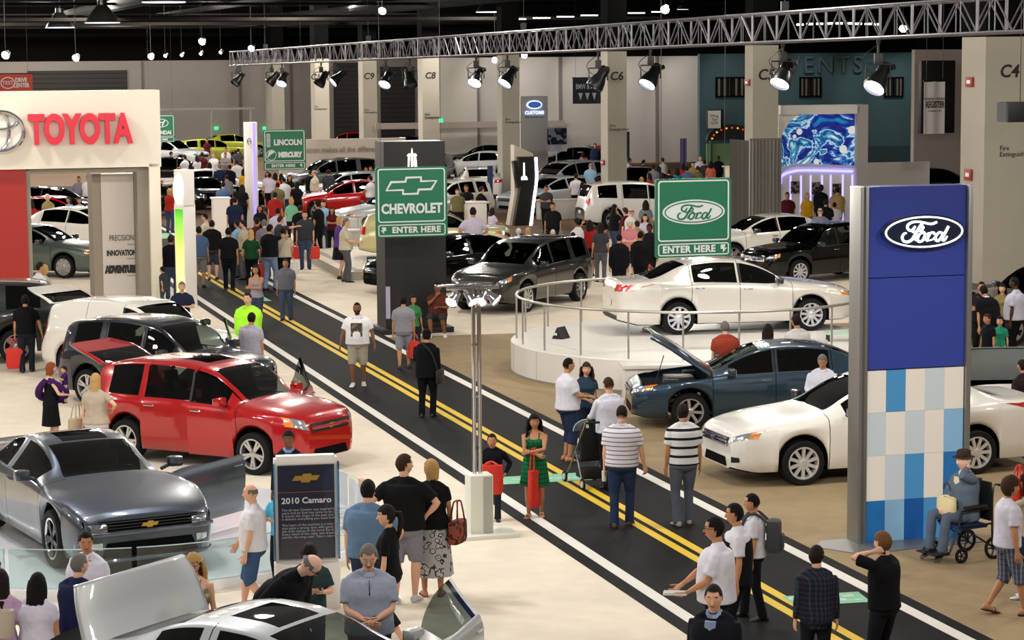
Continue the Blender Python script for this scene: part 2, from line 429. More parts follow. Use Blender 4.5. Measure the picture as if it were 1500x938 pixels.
    def emit(key, nm, parent, org):
        fl = parts.get(key)
        if not fl: return None
        idx = {}; vs = []; ns = []; ff = []; mi = []; mb = MB()
        for f, m in fl:
            o = []
            for q in f:
                if q not in idx: idx[q] = len(vs); vs.append(VV[q]-np.array(org)); ns.append(VN[q])
                o.append(idx[q])
            ff.append(o); mi.append(mb.mi(m))
        if key[0] in ('door', 'hood', 'tailgate', 'trunk_lid') and lod == 0:   # inner skin
            n0 = len(vs); im = mb.mi(inside or (TRIMI if key[0] == 'door' else pm if key[0] == 'hood' else GREYIN)); th = .05 if key[0] == 'door' else .03
            vs += [v-np.array(n)*th for v, n in zip(vs[:n0], ns[:n0])]; ns += [-n for n in ns[:n0]]
            F0 = len(ff); ed = {}
            for f in ff[:F0]:
                for a, b in zip(f, f[1:]+f[:1]): ed[(a, b)] = 1
            for f in ff[:F0]: ff.append([q+n0 for q in reversed(f)]); mi.append(im)
            for (a, b) in ed:
                if (b, a) not in ed: ff.append([b, a, a+n0, b+n0]); mi.append(im)
        if key[0] == 'body':
            for e, r in ((0, 1), (len(xs)-1, -1)):
                base = [idx.setdefault(e*N+j, len(idx)) if (e*N+j) in idx else None for j in range(N)]
                if all(b is not None for b in base):
                    b2 = len(vs); 
                    for j in range(N): vs.append(VV[e*N+j]-np.array(org)); ns.append(np.array((-r, 0, 0.)))
                    ff.append([b2+j for j in range(N)][::-1] if r > 0 else [b2+j for j in range(N)]); mi.append(mb.mi(pm))
        me = bpy.data.meshes.new(nm); me.from_pydata([tuple(v) for v in vs], [], ff)
        for m in mb.mats: me.materials.append(m)
        me.polygons.foreach_set('material_index', mi); me.polygons.foreach_set('use_smooth', [True]*len(ff))
        me.normals_split_custom_set_from_vertices([tuple(n) for n in ns])
        o = link(nm, me, parent, org); objs[key] = o; return o
    emit(('body', 0), 'body', root, V((0, 0, 0)))
    for key, nm in ((('hood', 0), 'hood'), (('trunk_lid', 0), 'trunk_lid'), (('tailgate', 0), 'tailgate')):
        emit(key, nm, root, hinge[key])
    emit(('windshield', 0), 'windshield', root, V((0, 0, 0)))
    if not sp['gate'] or not parts.get(('tailgate', 0)): emit(('rear_window', 0), 'rear_window', root, V((0, 0, 0)))
    else: emit(('rear_window', 0), 'rear_window', objs[('tailgate', 0)], V((0, 0, 0))); r_ = objs.get(('rear_window', 0)); r_ and setattr(r_, 'location', -hinge[('tailgate', 0)])
    emit(('sunroof', 0), 'sunroof', root, V((0, 0, 0)))
    for s in (1, -1): emit(('quarter_window', s), 'quarter_window', root, V((0, 0, 0)))
    for q in range(len(dl)-1):
        for s in (1, -1):
            h = hinge[('door', q, s)]
            d = emit(('door', q, s), 'front_door' if q == 0 else 'rear_door', root, h)
            if not d: continue
            w = emit(('window', q, s), 'door_window', d, V((0, 0, 0)))
            if w: w.location = -h
            if lod <= 1:
                b = MB(); hx = dl[q+1]+.17; P = car_ring(sp, hx); hz = belt(hx)-.10; hy = halfw(P, hz)
                b.tube(spline([(hx-.09, s*hy, hz), (hx-.07, s*(hy+.028), hz), (hx+.07, s*(hy+.028), hz), (hx+.09, s*hy, hz)], 3), .013, CHROME if chrome is True else pm, 6)
                ho = b.build('door_handle', d); ho.location = -h
            if q == 0 and lod <= 1:
                b = MB(); mx = sp['glass'][0]-.02; my = plan(mx)*.93; mz = belt(mx)+.10
                b.box((mx, s*(my+.16), mz), (.14, .20, .14), pm if chrome is not True or pm.name == 'paint_red' else mat('mirror_cap', '5a5c60', .2, .8), bev=.045)
                b.box((mx-.072, s*(my+.16), mz), (.006, .16, .10), LAMP)
                b.tube([(mx+.02, s*(my-.04), mz-.08), (mx, s*(my+.10), mz-.03)], .025, BLACK, 6)
                mo = b.build('wing_mirror', d if ('d%d%d' % (q, s)) in open_ else root)
                if mo.parent == d: mo.location = -h
    if lod <= 1 and chrome is True and not panel:
        for s in (1, -1):
            b = MB(); xe = sp['glass']; pts = []
            for i in range(15):
                x = xe[0]+(xe[1]-xe[0])*i/14; P = car_ring(sp, x, False); pts.append((x, s*(P[7][0]+.004), P[7][1]))
            b.tube(pts, .009, CHROME, 5); b.build('window_trim', root)
    # wheels
    tm, rm = wheel_meshes(sp['r'], rim[0], rim[1], rimc)
    for c in (ax, -ax):
        for s in (1, -1):
            wy = plan(c)-.118
            w = link('wheel', tm, root, (c, s*wy, sp['r'])); w.rotation_euler = (0, random.random()*2, 0); link('rim', rm, w)
    # lamps, grille, plates
    def patch(nm, quad, m, off=.008, front=True, mir=True, nu=8, nv=3, parent=root, depth=0):
        out = []
        for s in ((1, -1) if mir else (1,)):
            b = MB(); g = []
            for i in range(nu+1):
                for j in range(nv+1):
                    a, c_ = i/nu, j/nv
                    y = (quad[0][0]*(1-a)+quad[1][0]*a)*(1-c_)+(quad[3][0]*(1-a)+quad[2][0]*a)*c_
                    z = (quad[0][1]*(1-a)+quad[1][1]*a)*(1-c_)+(quad[3][1]*(1-a)+quad[2][1]*a)*c_
                    x = surf_x(sp, y, z, front)+(off if front else -off); g.append((x, s*y*1.004, z))
            fs = []
            for i in range(nu):
                for j in range(nv):
                    q = (i*(nv+1)+j, (i+1)*(nv+1)+j, (i+1)*(nv+1)+j+1, i*(nv+1)+j+1); fs.append(q if (s > 0) == front else q[::-1])
            b.add(g, fs, m); out.append(b.build(nm, parent, 60))
        return out
    zn = belt(xn-.08); wn = plan(xn-.02)
    if model == 'wagon':
        hl = [(.50, zn-.08), (.78, zn+.0), (.76, zn+.14), (.54, zn+.07)]; gr = [(-.46, zn-.12), (.46, zn-.12), (.46, zn+.02), (-.46, zn+.02)]
    elif model == 'coupe':
        hl = [(.54, zn-.10), (.74, zn-.10), (.74, zn-.005), (.54, zn-.015)]; gr = [(-.80, zn-.125), (.80, zn-.125), (.82, zn+.02), (-.82, zn+.02)]
    else:
        hl = [(.52, zn-.08), (.86, zn+.02), (.84, zn+.13), (.55, zn+.0)]; gr = [(-.46, zn-.14), (.46, zn-.14), (.50, zn+.0), (-.50, zn+.0)]
    hls = patch('headlight', hl, LAMP if model != 'coupe' else mat('smoked_lamp', '8a8e94', .15, .6, coat=1), .022 if model == 'coupe' else .012)
    if lod <= 1 and model != 'coupe':
        qa = .22 if model == 'wagon' else .14; am = [hl[1], ((hl[1][0]*(1-qa)+hl[0][0]*qa), hl[1][1]*(1-qa)+hl[0][1]*qa), ((hl[2][0]*(1-qa)+hl[3][0]*qa), hl[2][1]*(1-qa)+hl[3][1]*qa), hl[2]][::-1]
        for o, p in zip(patch('turn_signal', am, AMBER, .018, nu=3), hls): o.parent = p
    gro = patch('grille', gr, MATTE if model == 'coupe' else BLACK if grille != 'chrome' else mat('grille_dark', '303234', .4), .01, mir=False)[0]
    if lod <= 1:
        y0, y1, z0, z1 = gr[0][0], gr[1][0], gr[0][1], gr[2][1]
        n = {'chrome': 3, 'bar': 1, 'dark': 4}[grille]
        for i in range(n):
            z = z0+(z1-z0)*(i+.5)/n
            b = MB(); b.tube([(surf_x(sp, y, z)+.02, y, z) for y in [y0+(y1-y0)*q/10 for q in range(11)]], .02 if grille == 'chrome' else (.024 if grille == 'bar' else .005), CHROME if grille == 'chrome' else (pm if grille == 'bar' else mat('grille_slat', '2c2e32', .4)), 6)
            b.build('grille_bar', gro)
        if model == 'coupe':
            b = MB(); b.tube([(surf_x(sp, y, .555)+.03, y, .555) for y in [-.84+1.68*q/14 for q in range(15)]], .028, pm, 8); b.build('bumper_ridge', root)
            b = MB(); b.tube([(surf_x(sp, y, .23)+.03, y, .225) for y in [-.86+1.72*q/14 for q in range(15)]], .030, pm, 8); b.build('chin_spoiler', root)
        b = MB(); zc = (z0+z1)/2; xc = surf_x(sp, 0, zc)+.035
        if grille == 'chrome': b.lathe([(.075, -.01), (.075, .01), (.06, .016), (.001, .018)], mat('emblem_blue', '16306e', .3, .3, coat=1), 20, M.Translation((xc, 0, zc)) @ M.Rotation(PI/2, 4, 'Y') @ M.Diagonal((.5, 1, 1, 1)))
        else: b.prism(BOWTIE(.11), .016, GOLD, M.Translation((xc, 0, zc)) @ M.Rotation(PI/2, 4, 'Z'))
        b.build('emblem', gro)
    patch('lower_intake', ([(-.62, .26), (.62, .26), (.54, .44), (-.54, .44)] if model == 'coupe' else [(-.44, .28), (.44, .28), (.38, .42), (-.38, .42)]), MATTE, .008, mir=False)
    if lod <= 1 and model != 'wagon':
        patch('fog_lamp', [(.60, .36), (.74, .38), (.74, .45), (.60, .45)], LAMP if model == 'coupe' else BLACK, .012, nu=3)
    zt_ = belt(xt+.06)
    tl = {'wagon': [(.62, .80), (.76, .80), (.70, 1.12), (.60, 1.12)], 'hatch': [(.62, .80), (.76, .80), (.68, 1.06), (.58, 1.06)], 'coupe': [(.30, zt_-.14), (.78, zt_-.14), (.78, zt_-.02), (.30, zt_-.02)], 'suv': [(.66, .92), (.86, .92), (.80, 1.16), (.62, 1.16)]}.get(model, [(.46, zt_-.13), (.88, zt_-.10), (.90, zt_+.04), (.50, zt_+.02)])
    patch('tail_light', tl, REDL, .012, False)
    patch('licence_plate', [(-.16, .58), (.16, .58), (.16, .70), (-.16, .70)], PLATE, .012, False, mir=False, nu=2, nv=1)
    patch('rear_bumper_trim', [(-.6, .30), (.6, .30), (.6, .40), (-.6, .40)], BLACK, .01, False, mir=False)
    # cabin
    if lod == 0:
        sm = seatm or SEAT
        if sm.name not in SEATM: SEATM[sm.name] = seat_mesh(sm)
        zf = sp['zs']+.14
        for s in (1, -1): link('front_seat', SEATM[sm.name], root, (-.15, s*.37, zf))
        if not panel and model != 'coupe':
            for s in (1, -1): link('rear_seat', SEATM[sm.name], root, (-1.0, s*.36, zf+.03))
        b = MB(); b.box((0, 0, sp['zs']+.10), (2.6, plan(0)*1.7, .06), TRIMI); b.box((-1.35, 0, .55), (.08, 1.3, .75), TRIMI); b.build('cabin_floor', root)
        b = MB(); zc = belt(.75)-.03; b.box((.72, 0, zc-.14), (.42, plan(.7)*1.75, .24), TRIMI, bev=.06); b.build('dashboard', root)
        b = MB(); T = M.Translation((.42, .37, zc-.03)) @ M.Rotation(-1.1, 4, 'Y')
        b.tube([(.18*math.cos(a), .18*math.sin(a), 0) for a in [2*PI*i/20 for i in range(21)]], .016, BLACK, 6, T=T); b.box((0, 0, 0), (.06, .34, .03), BLACK, T); b.box((0, 0, -.1), (.05, .05, .2), BLACK, T); b.build('steering_wheel', root)
    elif lod == 1:
        b = MB(); b.box((-.3, 0, sp['zs']+.12), (2.2, plan(0)*1.6, .06), TRIMI)
        for x in (-.2, -1.05):
            for s in (1, -1): b.box((x-.25, s*.36, .85), (.16, .46, .75), SEAT, bev=.05)
        b.build('cabin_seats', root)
    # things left open
    for o in open_:
        if o == 'frameless': continue
        if o == 'hood':
            objs[('hood', 0)].rotation_euler = (0, math.radians(-42), 0)
            b = MB(); xc = (sp['hood'][0]+sp['hood'][1])/2
            b.box((xc, 0, .72), (1.15, 1.35, .10), MATTE); b.box((xc-.1, .0, .82), (.55, .62, .14), mat('engine_cover', '2a2c2e', .4), bev=.04); b.box((xc+.1, .5, .82), (.3, .24, .14), BLACK, bev=.03); b.box((xc-.35, -.5, .84), (.25, .25, .16), BLACK, bev=.03)
            b.build('engine_bay', root)
            b = MB(); b.tube([(sp['hood'][0]-.25, .58, .84), (sp['hood'][0]-.40, .58, 1.36)], .009, BLACK, 6); b.build('prop_rod', root)
        elif o == 'trunk':
            objs[('trunk_lid', 0)].rotation_euler = (0, math.radians(72), 0)
            b = MB(); b.box(((sp['trunk'][0]+sp['trunk'][1])/2, 0, .70), (.55, 1.2, .08), MATTE); b.build('trunk_floor', root)
        elif o == 'gate':
            objs[('tailgate', 0)].rotation_euler = (0, math.radians(90), 0)
            b = MB(); b.box((-1.55, 0, .66), (.9, 1.3, .06), TRIMI); b.build('load_floor', root)
        elif o[0] == 'd':     # d<door><side>:<angle>
            nm, ang = o.split(':'); q = int(nm[1]); s = int(nm[2:])
            objs[('door', q, s)].rotation_euler = (0, 0, -s*math.radians(float(ang)))
    for o in root.children:
        if o.name.startswith('wing_mirror'): pass
    root.scale = sc
    return root
def BOWTIE(a):      # half width a: the slanted cross outline
    h = a*.34; s = a*.12
    return [(-a, -h*.55), (-a*.36, -h*.55), (-a*.36, -h), (a*.26, -h), (a*.30, -h*.55), (a*.78, -h*.55), (a, h*.55), (a*.40, h*.55), (a*.40, h), (-a*.22, h), (-a*.26, h*.55), (-a*.80, h*.55)]
def place(root, fw, rw, side, z=0.0):
    """stand a car so that its near-side front / rear wheels touch photo pixels fw / rw (at height z)"""
    a, b = G(*fw, z), G(*rw, z); d = (a-b); d.z = 0; d.normalize()
    left = V((-d.y, d.x, 0)); mid = (a+b)/2
    root.location = mid+left*(.80 if side == 'R' else -.80)*root.scale.y; root.location.z = z
    root.rotation_euler = (0, 0, math.atan2(d.y, d.x)); return root
# ------------------------------------------------------------------ people (x to their left-hand side is -x; they face +y; modelled 1.75 m tall)
def remesh(mb, name, vox, m, it=4, fac=.5):
    me = mb.mesh('tmp', 0); o = bpy.data.objects.new('tmp', me)
    r = o.modifiers.new('r', 'REMESH'); r.mode = 'VOXEL'; r.voxel_size = vox; r.use_smooth_shade = True
    s = o.modifiers.new('s', 'SMOOTH'); s.iterations = it; s.factor = fac
    out = evaluated(o); bpy.data.meshes.remove(me)
    out.name = name; out.materials.clear()
    for x in (m if isinstance(m, (list, tuple)) else [m]): out.materials.append(x)
    return out
SK = {k: mat('skin_'+k, c, .55, spec=.3) for k, c in dict(light='d9a88c', pale='e0b49c', tan='b8835f', brown='80543a', dark='4c2e20').items()}
EYE = mat('eye_dark', '1a1210', .3); EYEW = mat('eye_white', 'd8d0c8', .4); LIP = mat('lips', '9c5a4c', .5)
HAIR = {k: mat('hair_'+k, c, .75, spec=.2, bump=.8, bscale=60) for k, c in dict(black='0e0b0a', dark='1e1410', brown='3a2416', light='6b4a2c', blonde='b8925a', gold='c9a56a', grey='6e6a66', white='cfcac4', red='8a4a22').items()}
def ring(c, a, b, rx, ry, n=14, pw=2.0):
    out = []
    for i in range(n):
        t = 2*PI*i/n; ct, st = math.cos(t), math.sin(t); e = 2/pw
        out.append(V(c)+a*(rx*math.copysign(abs(ct)**e, ct))+b*(ry*math.copysign(abs(st)**e, st)))
    return out
def ik(a, t, l1, l2, hint):
    d = t-a; L = min(d.length, (l1+l2)*.998); d.normalize(); t = a+d*L
    c = (l1*l1+L*L-l2*l2)/(2*l1*L); c = max(-1, min(1, c))
    h = (hint-d*hint.dot(d)); h = h.normalized() if h.length > 1e-4 else d.orthogonal().normalized()
    return a+d*(l1*c)+h*(l1*math.sqrt(1-c*c)), t
def limb(mb, a, b, c, r1, r2, m=None, n=10):
    P = [a+(b-a)*i/len(r1) for i in range(len(r1))]+[b+(c-b)*i/(len(r2)-1) for i in range(len(r2))]
    mb.tube(P, list(r1)+list(r2), m or BLACK, n)
def hand(mb, w, d, nrm, side, curl, m, sc=1.0):
    """w wrist, d finger direction, nrm palm direction; side +1/-1 puts the thumb"""
    d = d.normalized(); nrm = (nrm-d*nrm.dot(d)).normalized(); s = d.cross(nrm)*side
    rs = []
    for t, rx, ry in ((-.02, .027, .021), (.02, .031, .019), (.055, .042, .015), (.088, .043, .012), (.096, .036, .007)):
        rs.append(ring(w+d*t*sc, s, nrm, rx*sc, ry*sc, 10, 2.5))
    mb.loft(rs, m)
    for i, (o, L) in enumerate(((.031, .070), (.0105, .078), (-.0105, .073), (-.031, .058))):
        p = w+(d*.086+s*o)*sc; dd = (d+s*o*.9).normalized(); pts = [p]
        for k, fr in enumerate((.45, .30, .25)):
            ang = curl*(1, 1.15, .8)[k]*(1+.12*i)
            dd = (dd*math.cos(ang)+nrm*math.sin(ang)).normalized(); ax_ = dd
            pts.append(pts[-1]+dd*L*fr*sc)
            nrm2 = nrm
        mb.tube(pts, [.0098*sc, .0092*sc, .0086*sc, .006*sc], m, 6)
    p = w+(d*.025+s*.030)*sc; dd = (d*.72+s*.62+nrm*.25).normalized(); pts = [p, p+dd*.036*sc]
    dd = (dd+nrm*.35*min(1, curl*2)+d*.25).normalized(); pts.append(pts[-1]+dd*.030*sc); dd = (dd+nrm*.3*curl+d*.2).normalized(); pts.append(pts[-1]+dd*.026*sc)
    mb.tube(pts, [.014*sc, .012*sc, .0105*sc, .007*sc], m, 6)
def head_pt(ph, th, k=1.0, fem=False):
    """ph polar angle from the top, th azimuth (pi/2 = face); returns head-local point"""
    z = math.cos(ph); r = math.sin(ph)
    x, y = r*math.cos(th), r*math.sin(th)
    X, Y, Z = x*.081, y*.101, z*.121
    if z < 0:
        t = -z; X *= 1-.34*t**1.5*(1.12 if fem else 1); Y *= (1-.10*t) if y > 0 else (1-.42*t)
        if y > 0: Z *= 1.02
    if y > 0 and -.9 < z < .35: Y = Y*(1-.05*max(0, 1-abs(x)*2.2))
    return V((X*k, Y*k, Z*k))
def add_head(mb, T, skin, fem, hairm, lod, brow=True):
    N, R = (20, 14) if lod == 0 else (12, 8)
    rows = [[head_pt(PI*(i+.02)/(R+.04) if 0 < i < R else (.03 if i == 0 else PI-.03), 2*PI*j/N, fem=fem) for j in range(N)] for i in range(R+1)]
    mb.loft([r for r in rows[::-1]], skin, T=T)
    # nose
    mb.loft([ring((0, .082, .028), V((1, 0, 0)), V((0, 1, 0)), .007, .008, 6), ring((0, .094, -.002), V((1, 0, 0)), V((0, 1, 0)), .010, .012, 6), ring((0, .104, -.026), V((1, 0, 0)), V((0, 1, 0)), .015, .012, 6), ring((0, .090, -.036), V((1, 0, 0)), V((0, 1, 0)), .013, .008, 6)], skin, T=T)
    for s in (1, -1):
        E = M.Translation((s*.077, -.008, -.004)) @ M.Rotation(s*.3, 4, 'Z')
        mb.loft([ring((0, 0, z), V((1, 0, 0)), V((0, 1, 0)), .007, r, 6) for z, r in ((-.030, .006), (-.012, .015), (.014, .019), (.030, .008))], skin, T=T @ E)
        if lod == 0:
            for r, mm, dy in ((.0125, EYEW, 0), (.0068, EYE, .0048)):
                mb.loft([ring((s*.032, .0775+dy, .014+zz*r*.62), V((1, 0, 0)), V((0, 1, 0)), max(.001, r*math.sqrt(1-zz*zz)), .009*max(.1, math.sqrt(1-zz*zz)), 8) for zz in (-.98, -.5, 0, .5, .98)], mm, T=T)
        else:
            mb.box((s*.030, .083, .012), (.024, .012, .011), EYE, T=T)
        if brow: mb.tube([(s*.014, .089, .030), (s*.032, .087, .036), (s*.050, .074, .030)], .0045, hairm, 5, T=T)
    mb.loft([ring((x, .086-abs(x)*.25, -.062), V((0, 1, 0)), V((0, 0, 1)), max(.002, .007-abs(x)*.2), max(.002, .010-abs(x)*.3), 6) for x in (-.026, -.012, 0, .012, .026)], LIP, T=T)
def hair_mesh(T, m, style, lod, fem):
    mb = MB(); N, R = (22, 14) if lod == 0 else (14, 9)
    k = {'bald': 1.012, 'buzz': 1.03, 'short': 1.085, 'full': 1.15, 'curly': 1.26, 'afro': 1.36, 'wavy': 1.2}.get(style, 1.12)
    def keep(ph, th):
        z = math.cos(ph); f = math.sin(th)*math.sin(ph)
        if style == 'bald': return -.45 < z < .40 and f < -.05 or (-.1 < z < .35 and f < .25)
        fr = .62 if style in ('short', 'buzz') else .52
        lim = fr if f > .45 else (.18 if f > .10 else (-.18 if f > -.25 else -.62))
        return z > lim
    vs, fs = [], []
    g = {}
    for i in range(R+1):
        for j in range(N):
            p = head_pt(max(.02, PI*i/R), 2*PI*j/N, k, fem)
            if style in ('curly', 'afro', 'wavy'): p *= 1+.10*noise.noise(p*30)
            p.z += .006
            g[i, j] = len(vs); vs.append(p)
    for i in range(R):
        for j in range(N):
            if keep(PI*(i+.5)/R, 2*PI*(j+.5)/N): fs.append((g[i, j], g[i+1, j], g[i+1, (j+1) % N], g[i, (j+1) % N]))
    # rim turned in so that the cap has thickness
    ed = {}
    for f in fs:
        for a, b in zip(f, f[1:]+f[:1]): ed[(a, b)] = 1
    n0 = len(vs); vs += [p*(.93/1) for p in vs]
    fs += [(b, a, a+n0, b+n0) for (a, b) in list(ed) if (b, a) not in ed]
    mb.add(vs, fs, m, T)
    L = {'bob': .17, 'shoulder': .26, 'long': .46, 'wavy': .34}.get(style)
    if L:
        rr = []
        for t in [0, .12, .3, .5, .7, .85, 1]:
            z = .05-t*L; w = .088+.012*math.sin(PI*min(1, t*1.3))-(.02*t if style == 'long' else .012*t if style == 'bob' else -.022*t); 
            w *= 1.3 if style == 'wavy' else 1.08 if style == 'shoulder' else 1
            a0, a1 = math.radians(-205 if style != 'long' else -190), math.radians(25 if style != 'long' else 10)
            yb = -.012-.03*t*(L > .2)
            out = [V((w*1.02*math.cos(a0+(a1-a0)*q/14), yb+(.088+.02*t*(L > .2))*math.sin(a0+(a1-a0)*q/14), z)) for q in range(15)]
            if t == 1: out = [V((p.x, p.y, p.z+.045*noise.noise(V((q*.9, t, L*9))))) for q, p in enumerate(out)]
            inn = [V((p.x*.80, yb+(p.y-yb)*.72, z)) for p in out[::-1]]
            if style == 'wavy': out = [V((p.x*(1+.22*noise.noise(p*26)), p.y*(1+.22*noise.noise(p*26)), p.z)) for p in out]
            rr.append(out+inn)
        mb.loft(rr, m, T=T)
    if style == 'ponytail':
        mb.tube([(0, -.10, .04), (0, -.15, .03), (0, -.165, -.06), (0, -.14, -.20), (0, -.13, -.27)], [.022, .032, .036, .028, .008], m, 8, T=T)
    if style == 'bun':
        mb.lathe([(.001, -.05), (.04, -.035), (.052, 0), (.04, .035), (.001, .05)], m, 12, T @ M.Translation((0, -.125, .045)))
    return mb
ARMS = dict(down=((.255, .02, .80), (.35, -.9, -.1), .22, (-.9, .25, 0)), walkf=((.25, .16, .83), (.35, -.9, -.2), .3, (-.9, .1, .2)), walkb=((.26, -.16, .83), (.35, -.9, 0), .3, (-.9, .2, 0)),
  hips=((.17, .05, 1.02), (.9, -.35, .1), .5, (0, -.5, -.9)), fwd=((.16, .34, 1.10), (.5, -.5, -.6), .3, (-.6, 0, -.8)), clasp=((.035, .27, 1.06), (.75, -.4, -.5), .45, (-.7, -.7, 0)),
  fold=((-.10, .20, 1.17), (.8, .1, -.6), .5, (-.2, -.9, -.2)), phone=((.118, .06, 1.545), (.6, .7, -.5), .6, (-1, .1, 0)), point=((.16, .56, 1.42), (.3, 0, -.9), .2, (-.3, 0, -1)),
  chin=((.02, .17, 1.44), (.6, .3, -.7), .6, (0, -1, .2)), read=((.10, .30, 1.18), (.6, -.3, -.7), .55, (-.3, -.3, .9)), round=((.46, -.02, 1.38), (.2, -.6, -.6), .3, (0, -.3, -1)),
  pocket=((.20, .07, .90), (.6, -.8, 0), .6, (-.5, -.6, -.3)), high=((.22, .30, 1.62), (.6, .2, -.6), .3, (0, .3, -1)), lap=((.08, .33, .72), (.6, -.6, -.2), .4, (0, 0, -1)), carry=((.24, .10, .90), (.4, -.9, -.2), .75, (-.9, .1, 0)))
PEOPLE = []
def person(label, at, face, h=1.74, sex='m', top=('tee', '202020'), bot=('trousers', '20242c'), shoes='1a1a1a', hair=('short', 'dark'), skin='light', arms=('down', 'down'),
           stance=.0, lean=0, twist=0, look=0, nod=0, lod=0, girth=1.0, seat=None, z=0.0, loc=None, group=None, glasses=None, hat=None, beard=None, heads=1.0, collar=None, feet=None, extra=()):
    S = h/1.75; root = empty('person', label, 'person', group=group)
    root.location = loc if loc is not None else G(at[0], at[1], z); root.rotation_euler = (0, 0, math.radians(face)); root.scale = (S, S, S)
    fem = sex == 'f'; sk = SK[skin]; hm = HAIR[hair[1]]
    vox = {0: .0155, 1: .022, 2: .032}[lod]
    hip = seat if seat is not None else .93
    dzs = hip-.93
    la = math.radians(lean); tw = math.radians(twist)
    def bend(p):
        p = V(p); t = max(0, min(1, (p.z-.93)/.28)); a = -la*t
        q = p-V((0, 0, .93)); R_ = M.Rotation(a, 3, 'X') @ M.Rotation(tw*t, 3, 'Z')
        return R_ @ q+V((0, 0, .93+dzs))
    Rb = M.Rotation(-la, 3, 'X') @ M.Rotation(tw, 3, 'Z')
    g = girth
    if fem: prof = [(.80, .10, .09, 0), (.85, .168, .118, -.01), (.93, .172, .122, -.01), (1.02, .145, .105, 0), (1.11, .125, .095, 0), (1.20, .138, .10, .008), (1.27, .148, .118, .022), (1.34, .146, .10, .012), (1.40, .125, .08, 0), (1.45, .075, .06, 0), (1.49, .052, .052, 0), (1.54, .048, .05, .01)]
    else: prof = [(.80, .10, .09, 0), (.85, .168, .122, -.01), (.93, .174, .128, -.005), (1.02, .168, .122, 0), (1.11, .166, .120, .004), (1.20, .172, .122, .006), (1.28, .182, .124, .006), (1.35, .180, .114, 0), (1.41, .155, .088, -.006), (1.455, .085, .066, -.008), (1.49, .060, .058, -.004), (1.54, .056, .056, .008)]
    gz = lambda z: 1+(g-1)*(1 if z < 1.3 else max(0, (1.46-z)/.16))
    def trings(infl, zmin, zmax, hem=None):
        out = []
        zs = [p for p in prof if zmin <= p[0] <= zmax]
        if hem is not None:
            p0 = min(zs, key=lambda p: p[0])
            zs = [(hem,)+((p0[1], p0[2], p0[3]))]+zs if hem < p0[0]-.01 else zs
        for z, rx, ry, yo in zs:
            k = gz(z); belly = (g-1)*.10*math.exp(-((z-1.05)/.14)**2)
            c = bend((0, yo+belly, z)); q = bend((0, yo+belly, z+.02)); t = (q-c).normalized(); b = Rb @ V((0, 1, 0)) if z > 1.1 else V((0, 1, 0)); b = (b-t*b.dot(t)).normalized(); a = b.cross(t)
            out.append(ring(c, a, b, rx*k+infl, ry*k+infl+belly, 18, 2.25))
        return out
    bare = top[0] in ('tank', 'dress'); body = MB(); body.loft(trings(0 if bare else -.008, .80, 1.55), sk)
    body.tube([bend((x, -.012, z)) for x, z in ((-.15, 1.40), (-.08, 1.435), (0, 1.46), (.08, 1.435), (.15, 1.40))], [.030, .042, .050, .042, .030] if bare else [.02, .030, .042, .030, .02], sk, 10)
    sw = (.165 if fem else .188)*(1+(g-1)*.35)
    sh, el, wr, hd = {}, {}, {}, {}
    for i, s in ((0, 1), (1, -1)):            # arms[0] on +x (their right), arms[1] on -x
        spec = arms[i]; spec = ARMS[spec] if isinstance(spec, str) else spec
        t, hint, curl, pn = spec; inb = (i == 0)
        sh[s] = bend((s*sw, -.005, 1.395))
        tgt = V((s*t[0], t[1], t[2])); 
        up = t[2] > .95
        tgt = bend(tgt) if (up or seat is None) else tgt+V((0, 0, dzs*0))
        hv = Rb @ V((s*hint[0], hint[1], hint[2]))
        el[s], wr[s] = ik(sh[s], tgt, .285, .255, hv)
        aw = 1.0 if not fem else .86
        limb(body, sh[s], el[s], wr[s], [r*aw*(1+(g-1)*.4) for r in ((.058, .054, .047, .041) if bare else (.036, .046, .046, .041))], [r*aw for r in (.040, .043, .037, .028, .026)])
        hd[s] = (Rb @ V((s*pn[0], pn[1], pn[2])), curl)
    hp, kn, an, ft = {}, {}, {}, {}
    for i, s in ((0, 1), (1, -1)):
        hp[s] = V((s*.092*(1+(g-1)*.3), 0, .91+dzs))
        if feet: f = V((s*feet[i][0], feet[i][1], .085+(feet[i][2] if len(feet[i]) > 2 else 0)))
        else: f = V((s*.10, stance*(1 if i == 0 else -1), .085+(.05 if abs(stance) > .15 and (stance*(1 if i == 0 else -1)) < 0 else 0)))
        kn[s], an[s] = ik(hp[s], f, .425, .415, V((s*.12, 1, 0)))
        lw = g**.5
        limb(body, hp[s], kn[s], an[s], [r*lw for r in (.088, .085, .074, .060)], [r*lw for r in (.054, .055, .050, .038, .034)])
        ft[s] = s
    hc = bend((0, .030, 1.622)); HT = M.Translation(hc) @ (Rb @ M.Rotation(math.radians(look), 3, 'Z') @ M.Rotation(-math.radians(nod), 3, 'X')).to_4x4() @ M.Scale(heads, 4)
    mb = MB()
    me = remesh(body, 'b', vox, sk); mb.v = [tuple(v.co) for v in me.vertices]; mb.f = [list(p.vertices) for p in me.polygons]; mb.mi(sk); mb.m = [0]*len(mb.f); bpy.data.meshes.remove(me)
    nb = bend((0, .0, 1.50)); mb.tube([nb, (nb+hc)/2, hc+V((0, -.012, -.03))], [.056 if not fem else .048, .053 if not fem else .045, .05], sk, 12)
    add_head(mb, HT, sk, fem, hm, lod)
    for s in (1, -1):
        d = (wr[s]-el[s]).normalized(); hand(mb, wr[s]+d*.004, d, hd[s][0], s if True else -s, hd[s][1], sk, .96 if not fem else .88)
